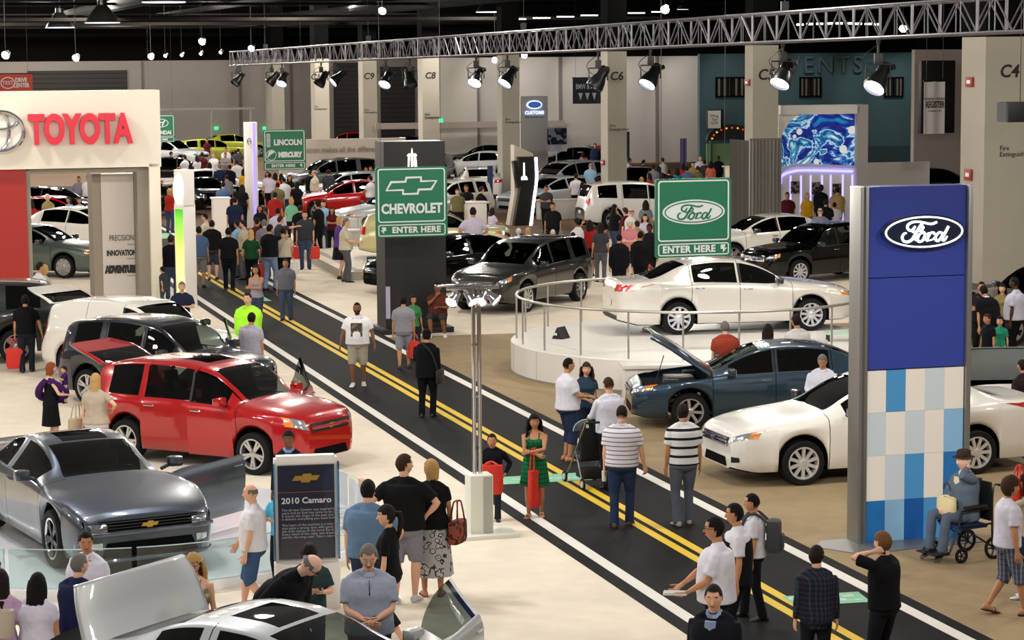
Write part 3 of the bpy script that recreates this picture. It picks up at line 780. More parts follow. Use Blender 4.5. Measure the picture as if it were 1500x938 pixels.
    # bare feet are part of the body when sandals are worn
    def foot(m, big=1.0, sole=None):
        for s in (1, -1):
            a = an[s]; sd = V((s*.16, 1, 0)).normalized(); x_ = V((sd.y, -sd.x, 0)); lift = a.z-.085
            tilt = -.9*lift*6 if lift > .01 else 0
            R_ = M.Rotation(max(tilt, -.6), 3, x_)
            b = mb if m is sk else MB(); rs = []
            for t, rx, z0, z1 in ((-.072, .022, .015, .055), (-.055, .034, 0, .085), (0, .037, 0, .105), (.06, .042, 0, .070), (.12, .048, 0, .048), (.165, .042, .002, .034), (.192, .018, .008, .022)):
                rs.append([a+R_ @ (sd*t+x_*(rx*big*math.cos(q))+V((0, 0, -.085+(z0+z1)/2*big+(z1-z0)/2*big*math.sin(q)))) for q in [2*PI*k/10 for k in range(10)]])
            b.loft(rs, m)
            if sole:
                c = MB(); c.loft([[a+R_ @ (sd*t+x_*w_+V((0, 0, zz-.085))) for zz, w_ in ((-.004, -w), (-.004, w), (.012, w), (.012, -w))] for t, w in ((-.075, .026), (-.05, .038), (.04, .042), (.12, .052), (.17, .044), (.198, .02))], sole)
                c.tube([a+R_ @ (sd*.10+x_*(.046*math.cos(q))+V((0, 0, -.08+.052*math.sin(q)))) for q in [PI*k/6 for k in range(7)]], .010, sole, 5)
                c.build('sandal', root)
            if m is not sk: b.build('shoe', root)
    if isinstance(shoes, tuple): foot(sk, 1, mat('sandal_'+shoes[1], shoes[1], .7))
    mb.build('body', root, 60)
    if not isinstance(shoes, tuple): foot(mat('shoe_'+shoes, shoes, .55), 1.08)
    def M_(c): return c if not isinstance(c, str) else cloth(c)
    # ---- lower garment
    kind, bc = bot[0], M_(bot[1]); b = MB()
    if kind in ('trousers', 'jeans', 'shorts', 'capri', 'leggings'):
        b.loft(trings(.014, .80, 1.03), bc)
        for s in (1, -1):
            lw = g**.5; e = .006 if kind == 'leggings' else .014
            if kind in ('shorts', 'capri'):
                fr = .55 if kind == 'capri' else (bot[2] if len(bot) > 2 else .12)
                kx = kn[s]+(an[s]-kn[s])*fr
                limb(b, hp[s], kn[s], kx, [r*lw for r in (.100, .102, .098, .092)], [.090, .090, .092])
            else:
                fl = .072 if kind == 'jeans' else .068
                end = an[s]+V((0, 0, -.045)); 
                limb(b, hp[s], kn[s], end, [(r+e)*lw for r in (.090, .088, .078, .068)], [.068+e-.01, .066+e-.01, .064+e-.012, .060+e*.6, fl] if kind != 'leggings' else [.060, .060, .054, .042, .038])
        link({'jeans': 'jeans', 'shorts': 'shorts', 'capri': 'shorts'}.get(kind, 'trousers'), remesh(b, kind, vox, bc), root)
    elif kind in ('skirt', 'dress'):
        hz = bot[2] if len(bot) > 2 else .55; n = 36; rs = []; wz = 1.06
        for i in range(9):
            t = i/8; z = wz-(wz-hz)*t; r = (.135 if t < .1 else .165+.06*t)*g
            rs.append([bend((r*(1+.05*t*math.sin(7*q))*math.cos(q), r*.80*(1+.05*t*math.sin(7*q))*math.sin(q), z)) if z > .93 else V((r*(1+.05*t*math.sin(7*q))*math.cos(q), r*.80*(1+.05*t*math.sin(7*q))*math.sin(q), z+dzs)) for q in [2*PI*k/n for k in range(n)]])
        b.loft(rs[::-1], bc); b.build('skirt', root, 60)
    # ---- upper garment
    kind, tc = top[0], M_(top[1]); b = MB(); loose = top[2] if len(top) > 2 else .018
    hem = {'tee': .86, 'polo': .88, 'long': .86, 'jacket': .82, 'tank': .92, 'blouse': .90, 'dress': 1.02, 'hoodie': .86, 'coat': .70}[kind]
    rs = trings(loose, hem, 1.445 if kind not in ('tank', 'dress') else 1.36, None)
    if seat is None or hem > .9:
        p0 = rs[0]; dn = bend((0, 0, hem))-bend((0, 0, hem+.05)); rs = [[q+dn*.9+(q-sum(p0, V())/len(p0))*.03 for q in p0]]+rs
    b.loft(rs, tc)
    if kind not in ('tank', 'dress'): b.tube([bend((x*sw/.188, -.010, z)) for x, z in ((-.17, 1.395), (-.09, 1.435), (0, 1.455), (.09, 1.435), (.17, 1.395))], [.050, .058, .062, .058, .050] if not fem else [.042, .052, .056, .052, .042], tc, 12)
    if kind in ('tank', 'dress'):
        for s in (1, -1): b.tube([bend((s*.075, .10, 1.33)), bend((s*.085, .06, 1.43)), bend((s*.08, -.03, 1.45)), bend((s*.07, -.09, 1.36))], .016, tc, 6)
    else:
        for s in (1, -1):
            if kind in ('tee', 'polo', 'blouse'):
                e = sh[s]+(el[s]-sh[s])*(.78 if kind != 'blouse' else .6)
                b.tube([sh[s]+V((-s*.05, 0, .01)), sh[s]+(el[s]-sh[s])*.06, sh[s]+(el[s]-sh[s])*.3, sh[s]+(el[s]-sh[s])*.55, e], [.040, .062, .072, .070, .073] if not fem else [.034, .050, .058, .057, .060], tc, 12)
            else:
                aw = .9 if fem else 1
                limb(b, sh[s], el[s], wr[s]-(wr[s]-el[s]).normalized()*.01, [r*aw for r in (.058, .066, .060, .055)], [r*aw for r in (.053, .053, .048, .042, .040)])
        b.tube([bend((0, -.008, 1.42)), bend((0, -.004, 1.462)), bend((0, .0, 1.478))], [.10, .074, .068], tc, 14)
    link({'tee': 't_shirt', 'polo': 'polo_shirt', 'long': 'shirt', 'tank': 'tank_top', 'dress': 'bodice'}.get(kind, kind), remesh(b, kind, vox, tc), root)
    if collar:
        c = MB(); cm = M_(collar); rs = []
        for z, rr, dy in ((1.455, .070, 0), (1.50, .064, .0), (1.497, .075, 0), (1.465, .088, .004)):
            rs.append([bend((rr*math.cos(q), -.004+dy+rr*.95*math.sin(q), z-(.03 if math.sin(q) > .8 else 0))) for q in [2*PI*k/18 for k in range(18)]])
        c.loft(rs, cm, cap=False); c.build('collar', root, 60)
    if 'open' in extra:       # shirt front showing in an open jacket
        c = MB(); im = M_(extra['open']) if isinstance(extra, dict) else cloth('b8c4d4')
        c.loft([[bend((x, .118*g+.03-abs(x)*.25, z)) for x in (-w, -w*.5, 0, w*.5, w)]+[bend((x, .10*g+.012-abs(x)*.25, z)) for x in (w, 0, -w)] for z, w in ((1.00, .022), (1.12, .030), (1.25, .045), (1.36, .055), (1.42, .05))], im); c.build('shirt_front', root)
    if hair[0] != 'none':
        hair_mesh(HT, hm, hair[0], lod, fem).build('hair', root, 50)
    if beard:
        c = MB(); rows = []
        for ph in (1.85, 2.1, 2.35, 2.6, 2.85):
            rows.append([head_pt(ph, math.radians(a), 1.045, fem) for a in range(-5, 186, 19)]+[head_pt(ph, math.radians(a), .96, fem) for a in range(185, -6, -19)])
        c.loft(rows, HAIR[beard], T=HT); c.build('beard', root, 50)
    if glasses:
        c = MB(); gm = mat('spectacle_frame', glasses, .3)
        for s in (1, -1):
            c.tube([(s*.032+.021*math.cos(q), .098, .012+.016*math.sin(q)) for q in [2*PI*k/12 for k in range(13)]], .0028, gm, 5, T=HT)
            c.tube([(s*.053, .094, .016), (s*.075, .06, .016), (s*.080, -.01, .012)], .0028, gm, 5, T=HT)
            if glasses == '0a0a0a': c.lathe([(.001, -.002), (.020, -.001), (.020, .001), (.001, .002)], BLACK, 10, HT @ M.Translation((s*.032, .097, .012)) @ M.Rotation(PI/2, 4, 'X'))
        c.tube([(-.011, .099, .014), (.011, .099, .014)], .0028, gm, 5, T=HT); c.build('glasses', root)
    if hat:
        c = MB(); hmx = cloth(hat[1])
        if hat[0] == 'fedora':
            c.lathe([(.001, .155), (.05, .158), (.082, .14), (.092, .06), (.094, .052)], hmx, 20, HT @ M.Diagonal((.95, 1.15, 1, 1))); c.lathe([(.09, .056), (.135, .050), (.14, .054), (.135, .06), (.09, .066)], hmx, 20, HT @ M.Diagonal((.95, 1.15, 1, 1)))
            c.lathe([(.0935, .055), (.0945, .078), (.09, .08)], BLACK, 20, HT @ M.Diagonal((.95, 1.15, 1, 1)))
        else:
            c.lathe([(.001, .138), (.05, .13), (.08, .10), (.088, .05), (.086, .045)], hmx, 18, HT @ M.Diagonal((.98, 1.2, 1, 1)))
            c.loft([[V((x, .09+.085*(1-(x/.08)**2), .052+.0*x)) for x in (-.075, -.04, 0, .04, .075)]+[V((x, .08, .052+dz)) for x in (.075, .04, 0, -.04, -.075)] for dz in (0, .008)], hmx, T=HT)
        c.build('hat', root, 50)
    root['_w'] = 0; del root['_w']
    info = dict(root=root, S=S, wr={s: wr[s] for s in (1, -1)}, hand={s: wr[s]+(wr[s]-el[s]).normalized()*.09 for s in (1, -1)}, sh=sh, bend=bend, hc=hc, HT=HT, Rb=Rb)
    Wm = M.Translation(root.location) @ M.Rotation(math.radians(face), 4, 'Z') @ M.Scale(S, 4); info['W'] = Wm
    PEOPLE.append(info); return info
# ------------------------------------------------------------------ the hall
def Wp(u, v, k):               # point on the plane across the hall at distance k along its axis
    d = ray(u, v); o = V((0, 0, H)); return o+d*((k-o.dot(AX))/d.dot(AX))
def frame(u, v, Y, rz=None):   # a local frame (x along the hall's cross axis, y away, z up) standing at a photo point; and its px per metre
    p = D(u, v, Y); r = TH if rz is None else rz
    return M.Translation(p) @ M.Rotation(r, 4, 'Z'), F/((p-V((0, 0, H))).dot(RC @ V((0, 0, -1))))
def carpet(name, col, amt=.1, sc=.35, rough=.85):
    m = bpy.data.materials.new(name); m.use_nodes = True; nt = m.node_tree; b = nt.nodes['Principled BSDF']; b.inputs['Roughness'].default_value = rough; b.inputs['Specular IOR Level'].default_value = .2
    tc = nt.nodes.new('ShaderNodeTexCoord'); outs = []
    for s, d in ((sc, 3), (sc*9, 6)):
        n = nt.nodes.new('ShaderNodeTexNoise'); n.inputs['Scale'].default_value = s; n.inputs['Detail'].default_value = d; nt.links.new(tc.outputs['Object'], n.inputs['Vector']); outs.append(n.outputs['Fac'])
    f = mathn(nt, 'ADD', mathn(nt, 'MULTIPLY', outs[0], .55), mathn(nt, 'MULTIPLY', outs[1], .45))
    c = lin(col); lo = tuple(x*(1-amt) for x in c[:3])+(1,)
    r = nt.nodes.new('ShaderNodeValToRGB'); r.color_ramp.elements[0].position = .35; r.color_ramp.elements[1].position = .62; r.color_ramp.elements[0].color = lo; r.color_ramp.elements[1].color = c
    nt.links.new(f, r.inputs[0]); nt.links.new(r.outputs[0], b.inputs['Base Color']); return m
def flat(name, pts, z, m):
    b = MB(); b.prism([(0, 0)]*0 or [(p.x, p.y) for p in pts], 1, m) if False else None
    n = len(pts); vs = [(p.x, p.y, z) for p in pts]+[(p.x, p.y, z-.004) for p in pts]
    a = sum(pts[i].x*pts[(i+1) % n].y-pts[(i+1) % n].x*pts[i].y for i in range(n)); o = list(range(n)) if a > 0 else list(range(n))[::-1]
    b.add(vs, [tuple(o)]+[(i, (i+1) % n, (i+1) % n+n, i+n) for i in range(n)], m); return struct(name, b)
b = MB(); b.quad((-70, 5, 0), (60, 5, 0), (60, 215, 0), (-70, 215, 0), carpet('hall_carpet', '6e5640', .25)); struct('floor', b)
L0, L1, R0, R1 = G(385, 499), G(1017, 913), G(390, 413), G(1410, 936)
def edge(a, c, t): return a+(c-a)*t
def along(a, c, Y): return a+(c-a)*((Y-a.y)/(c.y-a.y))
side = BX
def roadpt(Y, off, which): p = along(L0, L1, Y) if which == 'L' else along(R0, R1, Y); return p+side*off
CREAM = carpet('cream_carpet', 'e4d8c4', .14); TAN = carpet('tan_carpet', '9c8868', .22); WFL = carpet('white_carpet', 'd6cfc6', .10)
Y1 = 68
flat('floor_carpet_cream', [roadpt(14, .3, 'L'), roadpt(92, .3, 'L'), G(60, 330), V((-30, 70, 0)), V((-30, 14, 0))], .006, CREAM)
ya = G(690, 494).y
flat('floor_carpet_cream', [roadpt(ya, -.3, 'R'), V((17, ya+4, 0)), V((17, 82, 0)), G(800, 352), G(420, 342), roadpt(88, -.3, 'R')], .006, CREAM)
flat('floor_carpet_tan', [roadpt(14, -.3, 'R'), V((30, 14, 0)), V((30, ya+6, 0)), V((17, ya+4, 0)), roadpt(ya, -.3, 'R')], .0062, TAN)
BLK = carpet('road_carpet', '0d0c0c', .35, 1.2)
flat('floor_road', [roadpt(14, -.28, 'L'), roadpt(14, .28, 'R'), roadpt(118, .28, 'R'), roadpt(118, -.28, 'L')], .012, BLK)
WL = mat('road_white', 'dcd8d0', .8); YL = mat('road_yellow', 'd8b41c', .7)
for w, c in (('L', 0), ('R', 0)): flat('trim_road_edge_line', [roadpt(14, c-.085, w), roadpt(14, c+.085, w), roadpt(118, c+.085, w), roadpt(118, c-.085, w)], .0165, WL)
def mid(Y, off): return along(G(422.6, 472.5), G(1225, 930), Y)+side*off
for o in (-.11, .11): flat('trim_road_centre_line', [mid(14, o-.065), mid(14, o+.065), mid(118, o+.065), mid(118, o-.065)], .0165, YL)
# ---- walls across the hall (facing the camera), black above
GREYW = mat('wall_grey', '97908a', .85, noise_amt=.06, nscale=.6); GREYL = mat('wall_light_grey', 'b4aea6', .85, noise_amt=.06, nscale=.6)
TEAL = mat('wall_teal', '3c5658', .8, noise_amt=.12, nscale=.5); ROSE = mat('wall_rose_grey', 'a0948c', .85); SOOT = mat('soffit_black', '0a0a0a', .95, spec=.05); DOORB = mat('roller_door', '2c2826', .7)
def wallseg(name, u0, u1, k, z1, m, top=True, z0=0, th=.3):
    a, c = Wp(u0, 84, k), Wp(u1, 84, k); a.z = c.z = 0; t = AX*th
    b = MB(); b.add([a+V((0, 0, z0)), c+V((0, 0, z0)), c+V((0, 0, z1)), a+V((0, 0, z1)), a+t+V((0, 0, z0)), c+t+V((0, 0, z0)), c+t+V((0, 0, z1)), a+t+V((0, 0, z1))],
        [(0, 1, 2, 3), (5, 4, 7, 6), (3, 2, 6, 7), (4, 0, 3, 7), (1, 5, 6, 2), (0, 4, 5, 1)], m); struct(name, b)
    if top:
        b = MB(); b.add([a+V((0, 0, z1)), c+V((0, 0, z1)), c+V((0, 0, 12)), a+V((0, 0, 12))], [(0, 1, 2, 3)], SOOT); struct('wall_black_band', b)
def zk(v, u, k): return Wp(u, v, k).z
KF, KM, KT, KW = 172, 132, 112, 92
wallseg('wall_far', -260, 660, KF, 6.35, GREYW)
wallseg('wall_middle', 640, 1032, KM, 6.4, GREYL)
wallseg('wall_teal', 1025, 1362, KT, 6.5, TEAL)
wallseg('wall_side', 1340, 1700, KW, 6.6, ROSE)
for (u0, u1, v0, v1) in ((488, 526, 92, 250), (557, 606, 98, 250), (40, 186, 104, 240)):
    a, c = Wp(u0, v0, KF-.2), Wp(u1, v0, KF-.2); b = MB(); b.box((0, 0, a.z/2), ((c-a).length, .12, a.z), DOORB)
    for i in range(int(a.z/.35)): b.box((0, -.07, .2+i*.35), ((c-a).length, .03, .02), SOOT)
    o = b.build('door_roller', None, 0); o.location = ((a.x+c.x)/2, (a.y+c.y)/2, 0); o.rotation_euler = (0, 0, TH); tag(o, kind='structure')
for u, k, zt in ((208, KF, 6.3), (350, KF, 6.3), (425, KF, 6.3), (700, KM, 6.4), (820, KM, 6.4), (962, KM, 6.4)):   # panel seams
    p = Wp(u, 84, k-.08); b = MB(); b.box((0, 0, zt/2), (.14, .12, zt), mat('seam', '6e6862', .9)); o = b.build('trim_wall_seam', None, 0); o.location = (p.x, p.y, 0); o.rotation_euler = (0, 0, TH); tag(o, kind='structure')
p = Wp(715, 215, KM-.4); b = MB()          # recessed dark bay with header under the rose panel
b.box((0, 0, 0), (11.5, .2, .35), ROSE); o = b.build('trim_bay_header', None, 0); o.location = Wp(690, 183, KM-.6); o.rotation_euler = (0, 0, TH); tag(o, kind='structure')
b = MB(); b.quad((-70, 60, 10.5), (60, 60, 10.5), (60, 215, 10.5), (-70, 215, 10.5), mat('ceiling_black', '0b0b0b', .95, spec=.05)); struct('ceiling', b)
b = MB(); b.quad((-70, 214, 0), (60, 214, 0), (60, 214, 12), (-70, 214, 12), SOOT); struct('wall_back', b)
# ---- columns
COLM = mat('column_paint', 'a8a294', .8, noise_amt=.05, nscale=1.2)
def column(name, ub, uf, ur, Y, code, vt, ht, note=None):
    fl = D(uf, 84, Y); fl.z = 0
    wr_ = 1.0
    for _ in range(30):
        q = PX(fl+BX*wr_+V((0, 0, 5)))
        wr_ += (ur-q[0])/(F/Y)*.9
    dp = .5
    for _ in range(30): q = PX(fl+AX*dp+V((0, 0, 5))); dp += (q[0]-ub)/(F/Y)*1.2
    T = M.Translation(fl) @ M.Rotation(TH, 4, 'Z')
    b = MB(); b.box((wr_/2, dp/2, ht/2), (wr_, dp, ht), COLM, T); b.box((wr_/2, dp/2, (ht+12)/2), (wr_, dp, 12-ht), SOOT, T); b.box((wr_/2, dp/2, .1), (wr_+.04, dp+.04, .2), mat('column_skirt', '5a5650', .8), T)
    o = struct(name, b)
    dk = mat('column_letters', '1c1a18', .7)
    if code:
        uc, vc, sz = vt; P = D(uc, vc, Y)
        # project the lettering onto the front face
        n = -AX; d = ray(uc, vc); t = (fl-V((0, 0, H))).dot(n)/d.dot(n); P = V((0, 0, H))+d*t+n*.01
        text(code, sz/(F/Y), dk, o, P, (PI/2, 0, TH), bold=.01, shear=.15)
    if note:
        d = ray(*note[:2]); t = (fl-V((0, 0, H))).dot(-AX)/d.dot(-AX); P = V((0, 0, H))+d*t-AX*.01
        text('Fire\nExtinguisher', note[2]/(F/Y), dk, o, P, (PI/2, 0, TH), ax='LEFT')
    return o
column('column', 1408, 1444, 1600, 62, 'C4', (1478, 105, 26), 6.85, (1464, 222, 10))
column('column', 1091, 1103, 1140, 80, 'C5', (1122, 110, 22), 6.75)
column('column', 880, 890, 918, 91, 'C6', (903, 112, 17), 6.6, (893, 187, 6))
column('column', 728, 735, 761, 106, 'C7', (746, 108, 14), 6.55, (740, 177, 5))
column('column', 612, 618, 643, 120, 'C8', (630, 111, 13), 6.5, (622, 170, 5))
column('column', 525, 531, 552, 135, 'C9', (540, 112, 13), 6.45, (534, 163, 4))
column('column', 455, 461, 482, 149, 'C10', (465, 113, 12), 6.4, (460, 158, 4))
column('column', 388, 398, 416, 163, 'C11', (406, 114, 11), 6.4)
# ---- wall fittings
def onwall(name, u, v, k, w, h, d, m, label, cat, bev=0, group=None):
    p = Wp(u, v, k); b = MB(); b.box((0, 0, 0), (w, d, h), m, bev=bev); o = b.build(name); o.location = p; o.rotation_euler = (0, 0, TH); return tag(o, label, cat, group)
REDB = mat('alarm_red', '8e1c18', .5); GRN = mat('exit_green', '20e070', .4, emit=2.5)
onwall('fire_alarm', 1422, 120, 63, .16, .42, .08, REDB, 'red fire alarm box high on the pillar lettered C4', 'alarm', .01) if False else None
def onside(u, v, uf, Y):       # point on a column's camera-left face
    fl = D(uf, 84, Y); d = ray(u, v); t = (fl-V((0, 0, H))).dot(BX)/d.dot(BX); return V((0, 0, H))+d*t-BX*.037
for (u, v, uf, Y, h, lb) in ((1422, 120, 1444, 62, .26, 'red fire alarm box high on the pillar lettered C4'), (1420, 256, 1444, 62, .3, 'lower red alarm box on the pillar lettered C4'), (1096, 121, 1103, 80, .22, 'small red alarm box on the pillar lettered C5'), (884, 238, 890, 91, .2, 'small red alarm box on the pillar lettered C6')):
    b = MB(); b.box((0, 0, 0), (.06, .4, h), REDB, bev=.01); b.box((-.035, 0, 0), (.01, .2, h*.35), WHITE); o = b.build('fire_alarm'); o.location = onside(u, v, uf, Y); o.rotation_euler = (0, 0, TH); tag(o, lb, 'alarm')
for u, v, k, lb in ((645, 177, KM-.5, 'green lit exit sign beside the pillar lettered C8'), (317, 188, KF-.3, 'green lit exit sign on the far grey wall beside the lavender lit column'), (388, 188, KF-.3, 'green lit exit sign behind the bowed ship logo board')):
    if u == 388: lb = 'green lit exit sign just above the corner of a hanging green board'
    onwall('exit_sign', u, v, k, .30, .22, .08, GRN, lb, 'exit sign', .02)
# windows of the teal wall, its raised letters, ledge
for (u0, u1) in ((1049, 1091), (1172, 1202), (1296, 1322)):
    a, c = Wp(u0, 114, KT-.06), Wp(u1, 141, KT-.06); w = (c-a); b = MB(); wd = math.hypot(w.x, w.y); h = a.z-c.z
    b.box((0, .02, 0), (wd, .02, h), mat('window_dark', '101614', .2))
    for x in (-.5, 0, .5): b.box((x*wd, -.02, 0), (.08, .06, h), SOOT)
    for i in range(5): b.box((-wd*.4+i*wd*.2, -.01, 0), (wd*.07, .02, h*.96), mat('blind_beige', '6a5f50', .8))
    for z in (-.5, .5): b.box((0, -.02, z*h), (wd+.08, .06, .08), SOOT)
    o = b.build('window_teal_wall', None, 0); o.location = (a+c)/2; o.rotation_euler = (0, 0, TH); tag(o, kind='structure')
o = text('EVENTS', 1.25, mat('letters_grey', '4c5a5c', .6), None, Wp(1198, 96, KT-.12), (PI/2, 0, TH), name='wall_lettering', ext=.06, space=1.25); tag(o, 'raised grey capital letters on the teal wall', 'lettering')
wallseg('trim_ledge', 1262, 1360, KT-1.2, zk(214, 1300, KT-1.2), mat('ledge_teal', '33474a', .8), False)
wallseg('wall_partition', 1270, 1364, 84, zk(238, 1300, 84), WHITE, False, th=.12)
# ---- green kiosk arch with coloured lights (far, beside the teal wall)
p = Wp(1072, 205, KT-1.0); b = MB(); arc = [(1.35*math.cos(a), .80*math.sin(a)) for a in [PI*i/16 for i in range(17)]]
b.prism(arc, .25, mat('kiosk_dark', '16181c', .6)); b.box((-1.1, .1, -1.2), (.12, .12, 2.4), mat('kiosk_green', '3c5a3c', .7)); b.box((1.1, .1, -1.2), (.12, .12, 2.4), MATS['kiosk_green']); b.box((0, .5, -1.3), (2.4, .06, 2.2), mat('kiosk_back', '7a9a70', .7))
ko = empty('refreshment_kiosk', 'dark arched kiosk top dotted with coloured lights against the teal wall', 'kiosk', (p.x, p.y, p.z), TH); b.build('arch', ko)
for i in range(11):
    a = PI*(i+.5)/11; b = MB(); b.lathe([(.001, -.05), (.05, -.03), (.06, 0), (.05, .03), (.001, .05)], mat('bulb_'+'yr'[i % 2], ('e8b020', 'c03020')[i % 2], .4, emit=.8), 8); b.build('coloured_bulb', ko, loc=(1.1*math.cos(a), -.04, .62*math.sin(a)))
b = MB(); b.box((0, 0, 0), (.9, .12, 1.0), BLACK, bev=.02); b.box((-.05, -.065, 0), (.7, .01, .9), mat('menu_white', 'd8d4c8', .5)); mo = b.build('menu_sign'); mo.location = Wp(1047, 175, KT-1.6); mo.rotation_euler = (0, 0, TH); tag(mo, 'white menu board in black frame hung above the arched kiosk', 'sign')
text('Wing\nTips\nGrill', .2, DOORB, mo, (-.05, -.075, .0), name='lettering')
# ---- truss with its lamps
TA, TB = D(346, 86, 132), D(1500, 20, 50); TB = TA+(TB-TA)*1.16
td = (TB-TA); TLn = td.length; td.normalize(); tx = td.cross(V((0, 0, 1))).normalized(); tz = tx.cross(td)
tr = empty('lighting_truss', 'long grey box truss hung below the black ceiling carrying stage lamps', 'truss', TA)
hw, hh = .36, .38
TUB = mat('truss_tube', '6c6a70', .42, .7)
for a in (-1, 1):
    for c in (-1, 1):
        b = MB(); b.tube([td*0+tx*a*hw+tz*c*hh, td*TLn+tx*a*hw+tz*c*hh], .036, TUB, 8); b.build('truss_chord', tr)
nb = int(TLn/3.0)
for i in range(nb):
    b = MB(); t0, t1 = i*TLn/nb, (i+1)*TLn/nb; L = t1-t0
    for a in (-1, 1):
        for q in range(4):
            s0, s1 = t0+L*q/4, t0+L*(q+1)/4; z0, z1 = (-1, 1) if q % 2 == 0 else (1, -1)
            b.tube([td*s0+tx*a*hw+tz*z0*hh, td*s1+tx*a*hw+tz*z1*hh], .02, TUB, 6)
            if q % 2: b.tube([td*s0+tx*a*hw-tz*hh, td*s0+tx*a*hw+tz*hh], .016, TUB, 5)
    for c in (-1, 1):
        for q in range(2): b.tube([td*(t0+L*q/2)-tx*hw+tz*c*hh, td*(t0+L*(q+1)/2)+tx*hw+tz*c*hh], .016, TUB, 5)
    for a in (-1, 1): b.box((0, 0, 0), (.10, .03, 2*hh), TUB, M.Translation(td*t0+tx*a*hw) @ M.Rotation(math.atan2(td.y, td.x), 4, 'Z'))
    b.build('truss_bay', tr)
for i in (.08, .3, .52, .74, .95):
    b = MB(); P = td*TLn*i; b.tube([P+tz*hh, P+V((0, 0, 10.46-TA.z-P.z))], .015, BLACK, 5); b.box(P+tz*(hh+.15), (.2, .2, .3), BLACK); b.build('hoist_chain', tr)
LENS = mat('lamp_lens', 'dfe8ff', .3, emit=14)
def par_can(u, v, on, label, aim):
    """a stage lamp hung under the truss; (u, v) is its photo point; found along the truss by u"""
    lo, hi = 0, TLn
    for _ in range(40):
        m_ = (lo+hi)/2
        if PX(TA+td*m_)[0] < u: lo = m_
        else: hi = m_
    P = TA+td*lo-tz*(hh+.055); Yd = P.y; z = D(u, v, Yd).z; drop = P.z-z
    r = empty('stage_lamp', label, 'stage lamp', P, 0)
    b = MB(); b.box((0, 0, -.04), (.09, .09, .08), BLACK); b.tube([(0, 0, -.05), (0, 0, -drop+.40)], .035, BLACK, 6)
    b.tube([(-.30, 0, -drop), (-.30, 0, -drop+.40), (.30, 0, -drop+.40), (.30, 0, -drop)], .024, BLACK, 6); b.box((0, 0, -drop+.52), (.20, .16, .28), BLACK, bev=.02)
    b.build('hanging_yoke', r)
    b = MB(); b.tube(spline([(0, 0, -.1), (-.35, 0, -.4), (-.25, .1, -drop+.25), (.1, .1, -drop+.1)], 6), .012, BLACK, 5); b.build('cable', r)
    hd_ = V(aim).normalized(); zax = hd_; Rm = zax.to_track_quat('Z', 'Y').to_matrix().to_4x4(); T = M.Translation((0, 0, -drop)) @ Rm
    T = T @ M.Scale(1.55, 4); b = MB(); b.lathe([(.001, -.34), (.09, -.33), (.11, -.26), (.11, -.12), (.16, .0), (.185, .12), (.185, .17), (.17, .17), (.16, .1)], mat('lamp_black', '0c0c0e', .35), 18, T); b.tube([(.0, .0, -.24), (.17, .0, -.30)], .05, BLACK, 6, T=T); b.build('lamp_can', r)
    b = MB(); b.lathe([(.001, .125), (.165, .12)], LENS if on else mat('lens_off', '60646c', .2), 16, T); b.build('lens', r)
    if on:
        L = bpy.data.lights.new('stage_lamp_beam', 'SPOT'); L.energy = 700; L.spot_size = math.radians(38); L.spot_blend = .7; L.shadow_soft_size = .15; L.color = (.95, .97, 1)
        lo_ = bpy.data.objects.new('stage_lamp_beam', L); COL.objects.link(lo_); lo_.parent = r; lo_.matrix_local = M.Translation(V((0, 0, -drop))+hd_*.2) @ (-hd_).to_track_quat('Z', 'Y').to_matrix().to_4x4()
cans = [(347, 118, 0, (-.6, -.5, -.8)), (398, 117, 0, (-.7, -.2, -.8)), (413, 118, 1, (-.2, -.7, -.8)), (470, 118, 0, (-.5, -.3, -.8)), (492, 116, 1, (-.7, -.4, -.6)), (565, 118, 1, (-.3, -.7, -.8)), (600, 118, 0, (.2, -.4, -.9)), (697, 115, 1, (-.3, -.7, -.8)), (743, 115, 1, (-.5, -.5, -.8)), (876, 118, 0, (-.5, -.1, -.8)), (953, 115, 1, (-.5, -.5, -.8)), (1147, 112, 1, (-.4, -.5, -.8)), (1287, 118, 1, (-.5, -.55, -.75))]
wn = ['nearest the end of the truss', 'second along from the truss end', 'third along from the truss end', 'fourth along from the truss end', 'fifth along from the truss end', 'beside the pillar lettered C9', 'beside the pillar lettered C8', 'between the C8 and C7 pillars', 'in front of the C7 pillar', 'in front of the C6 pillar', 'between the C6 and C5 pillars', 'in front of the C5 pillar', 'nearest the C4 pillar']
for (u, v, on, aim), w in zip(cans, wn): par_can(u, v, on, ('lit' if on else 'unlit')+' black stage lamp under the truss, '+w, aim)
# ---- ceiling lamps: bell-shaped high bays seen in the photo, flood lamps, ducts
BELL = mat('bell_glass', '2a2a26', .3, .3); BULB = mat('lamp_white', 'fff4e0', .4, emit=12)
def bell(u, v, Y, r, label):
    p = D(u, v, Y); o = empty('ceiling_lamp', label, 'ceiling lamp', p)
    b = MB(); b.lathe([(r, 0), (r*.98, r*.06), (r*.8, r*.38), (r*.45, r*.85), (r*.28, r*1.05), (r*.28, r*1.35), (.02, r*1.36)], BELL, 24); b.build('bell_shade', o)
    b = MB(); b.lathe([(r*1.01, 0), (r*1.02, r*.04), (r*.97, r*.04), (r*.96, 0)], mat('bell_rim', 'e8e8ff', .4, emit=1.2), 24, cap=False); b.build('rim', o)
    b = MB(); b.lathe([(.001, r*.05), (r*.6, r*.05)], BULB, 16); b.build('bulb', o)
    b = MB(); b.tube([(0, 0, r*1.36), (0, 0, 10.5-p.z)], .02, BLACK, 5); b.build('stem', o); return o
bell(88, 41, 120, .75, 'bell-shaped ceiling lamp with bright socket over the white portal wall')
bell(150, 34, 105, .78, 'wider bell-shaped ceiling lamp beside the one with the bright socket')
bell(240, 4, 80, .74, 'bell-shaped ceiling lamp cut by the top of the view')
bell(717, 18, 118, .68, 'thin-rimmed ceiling lamp above the middle of the truss')
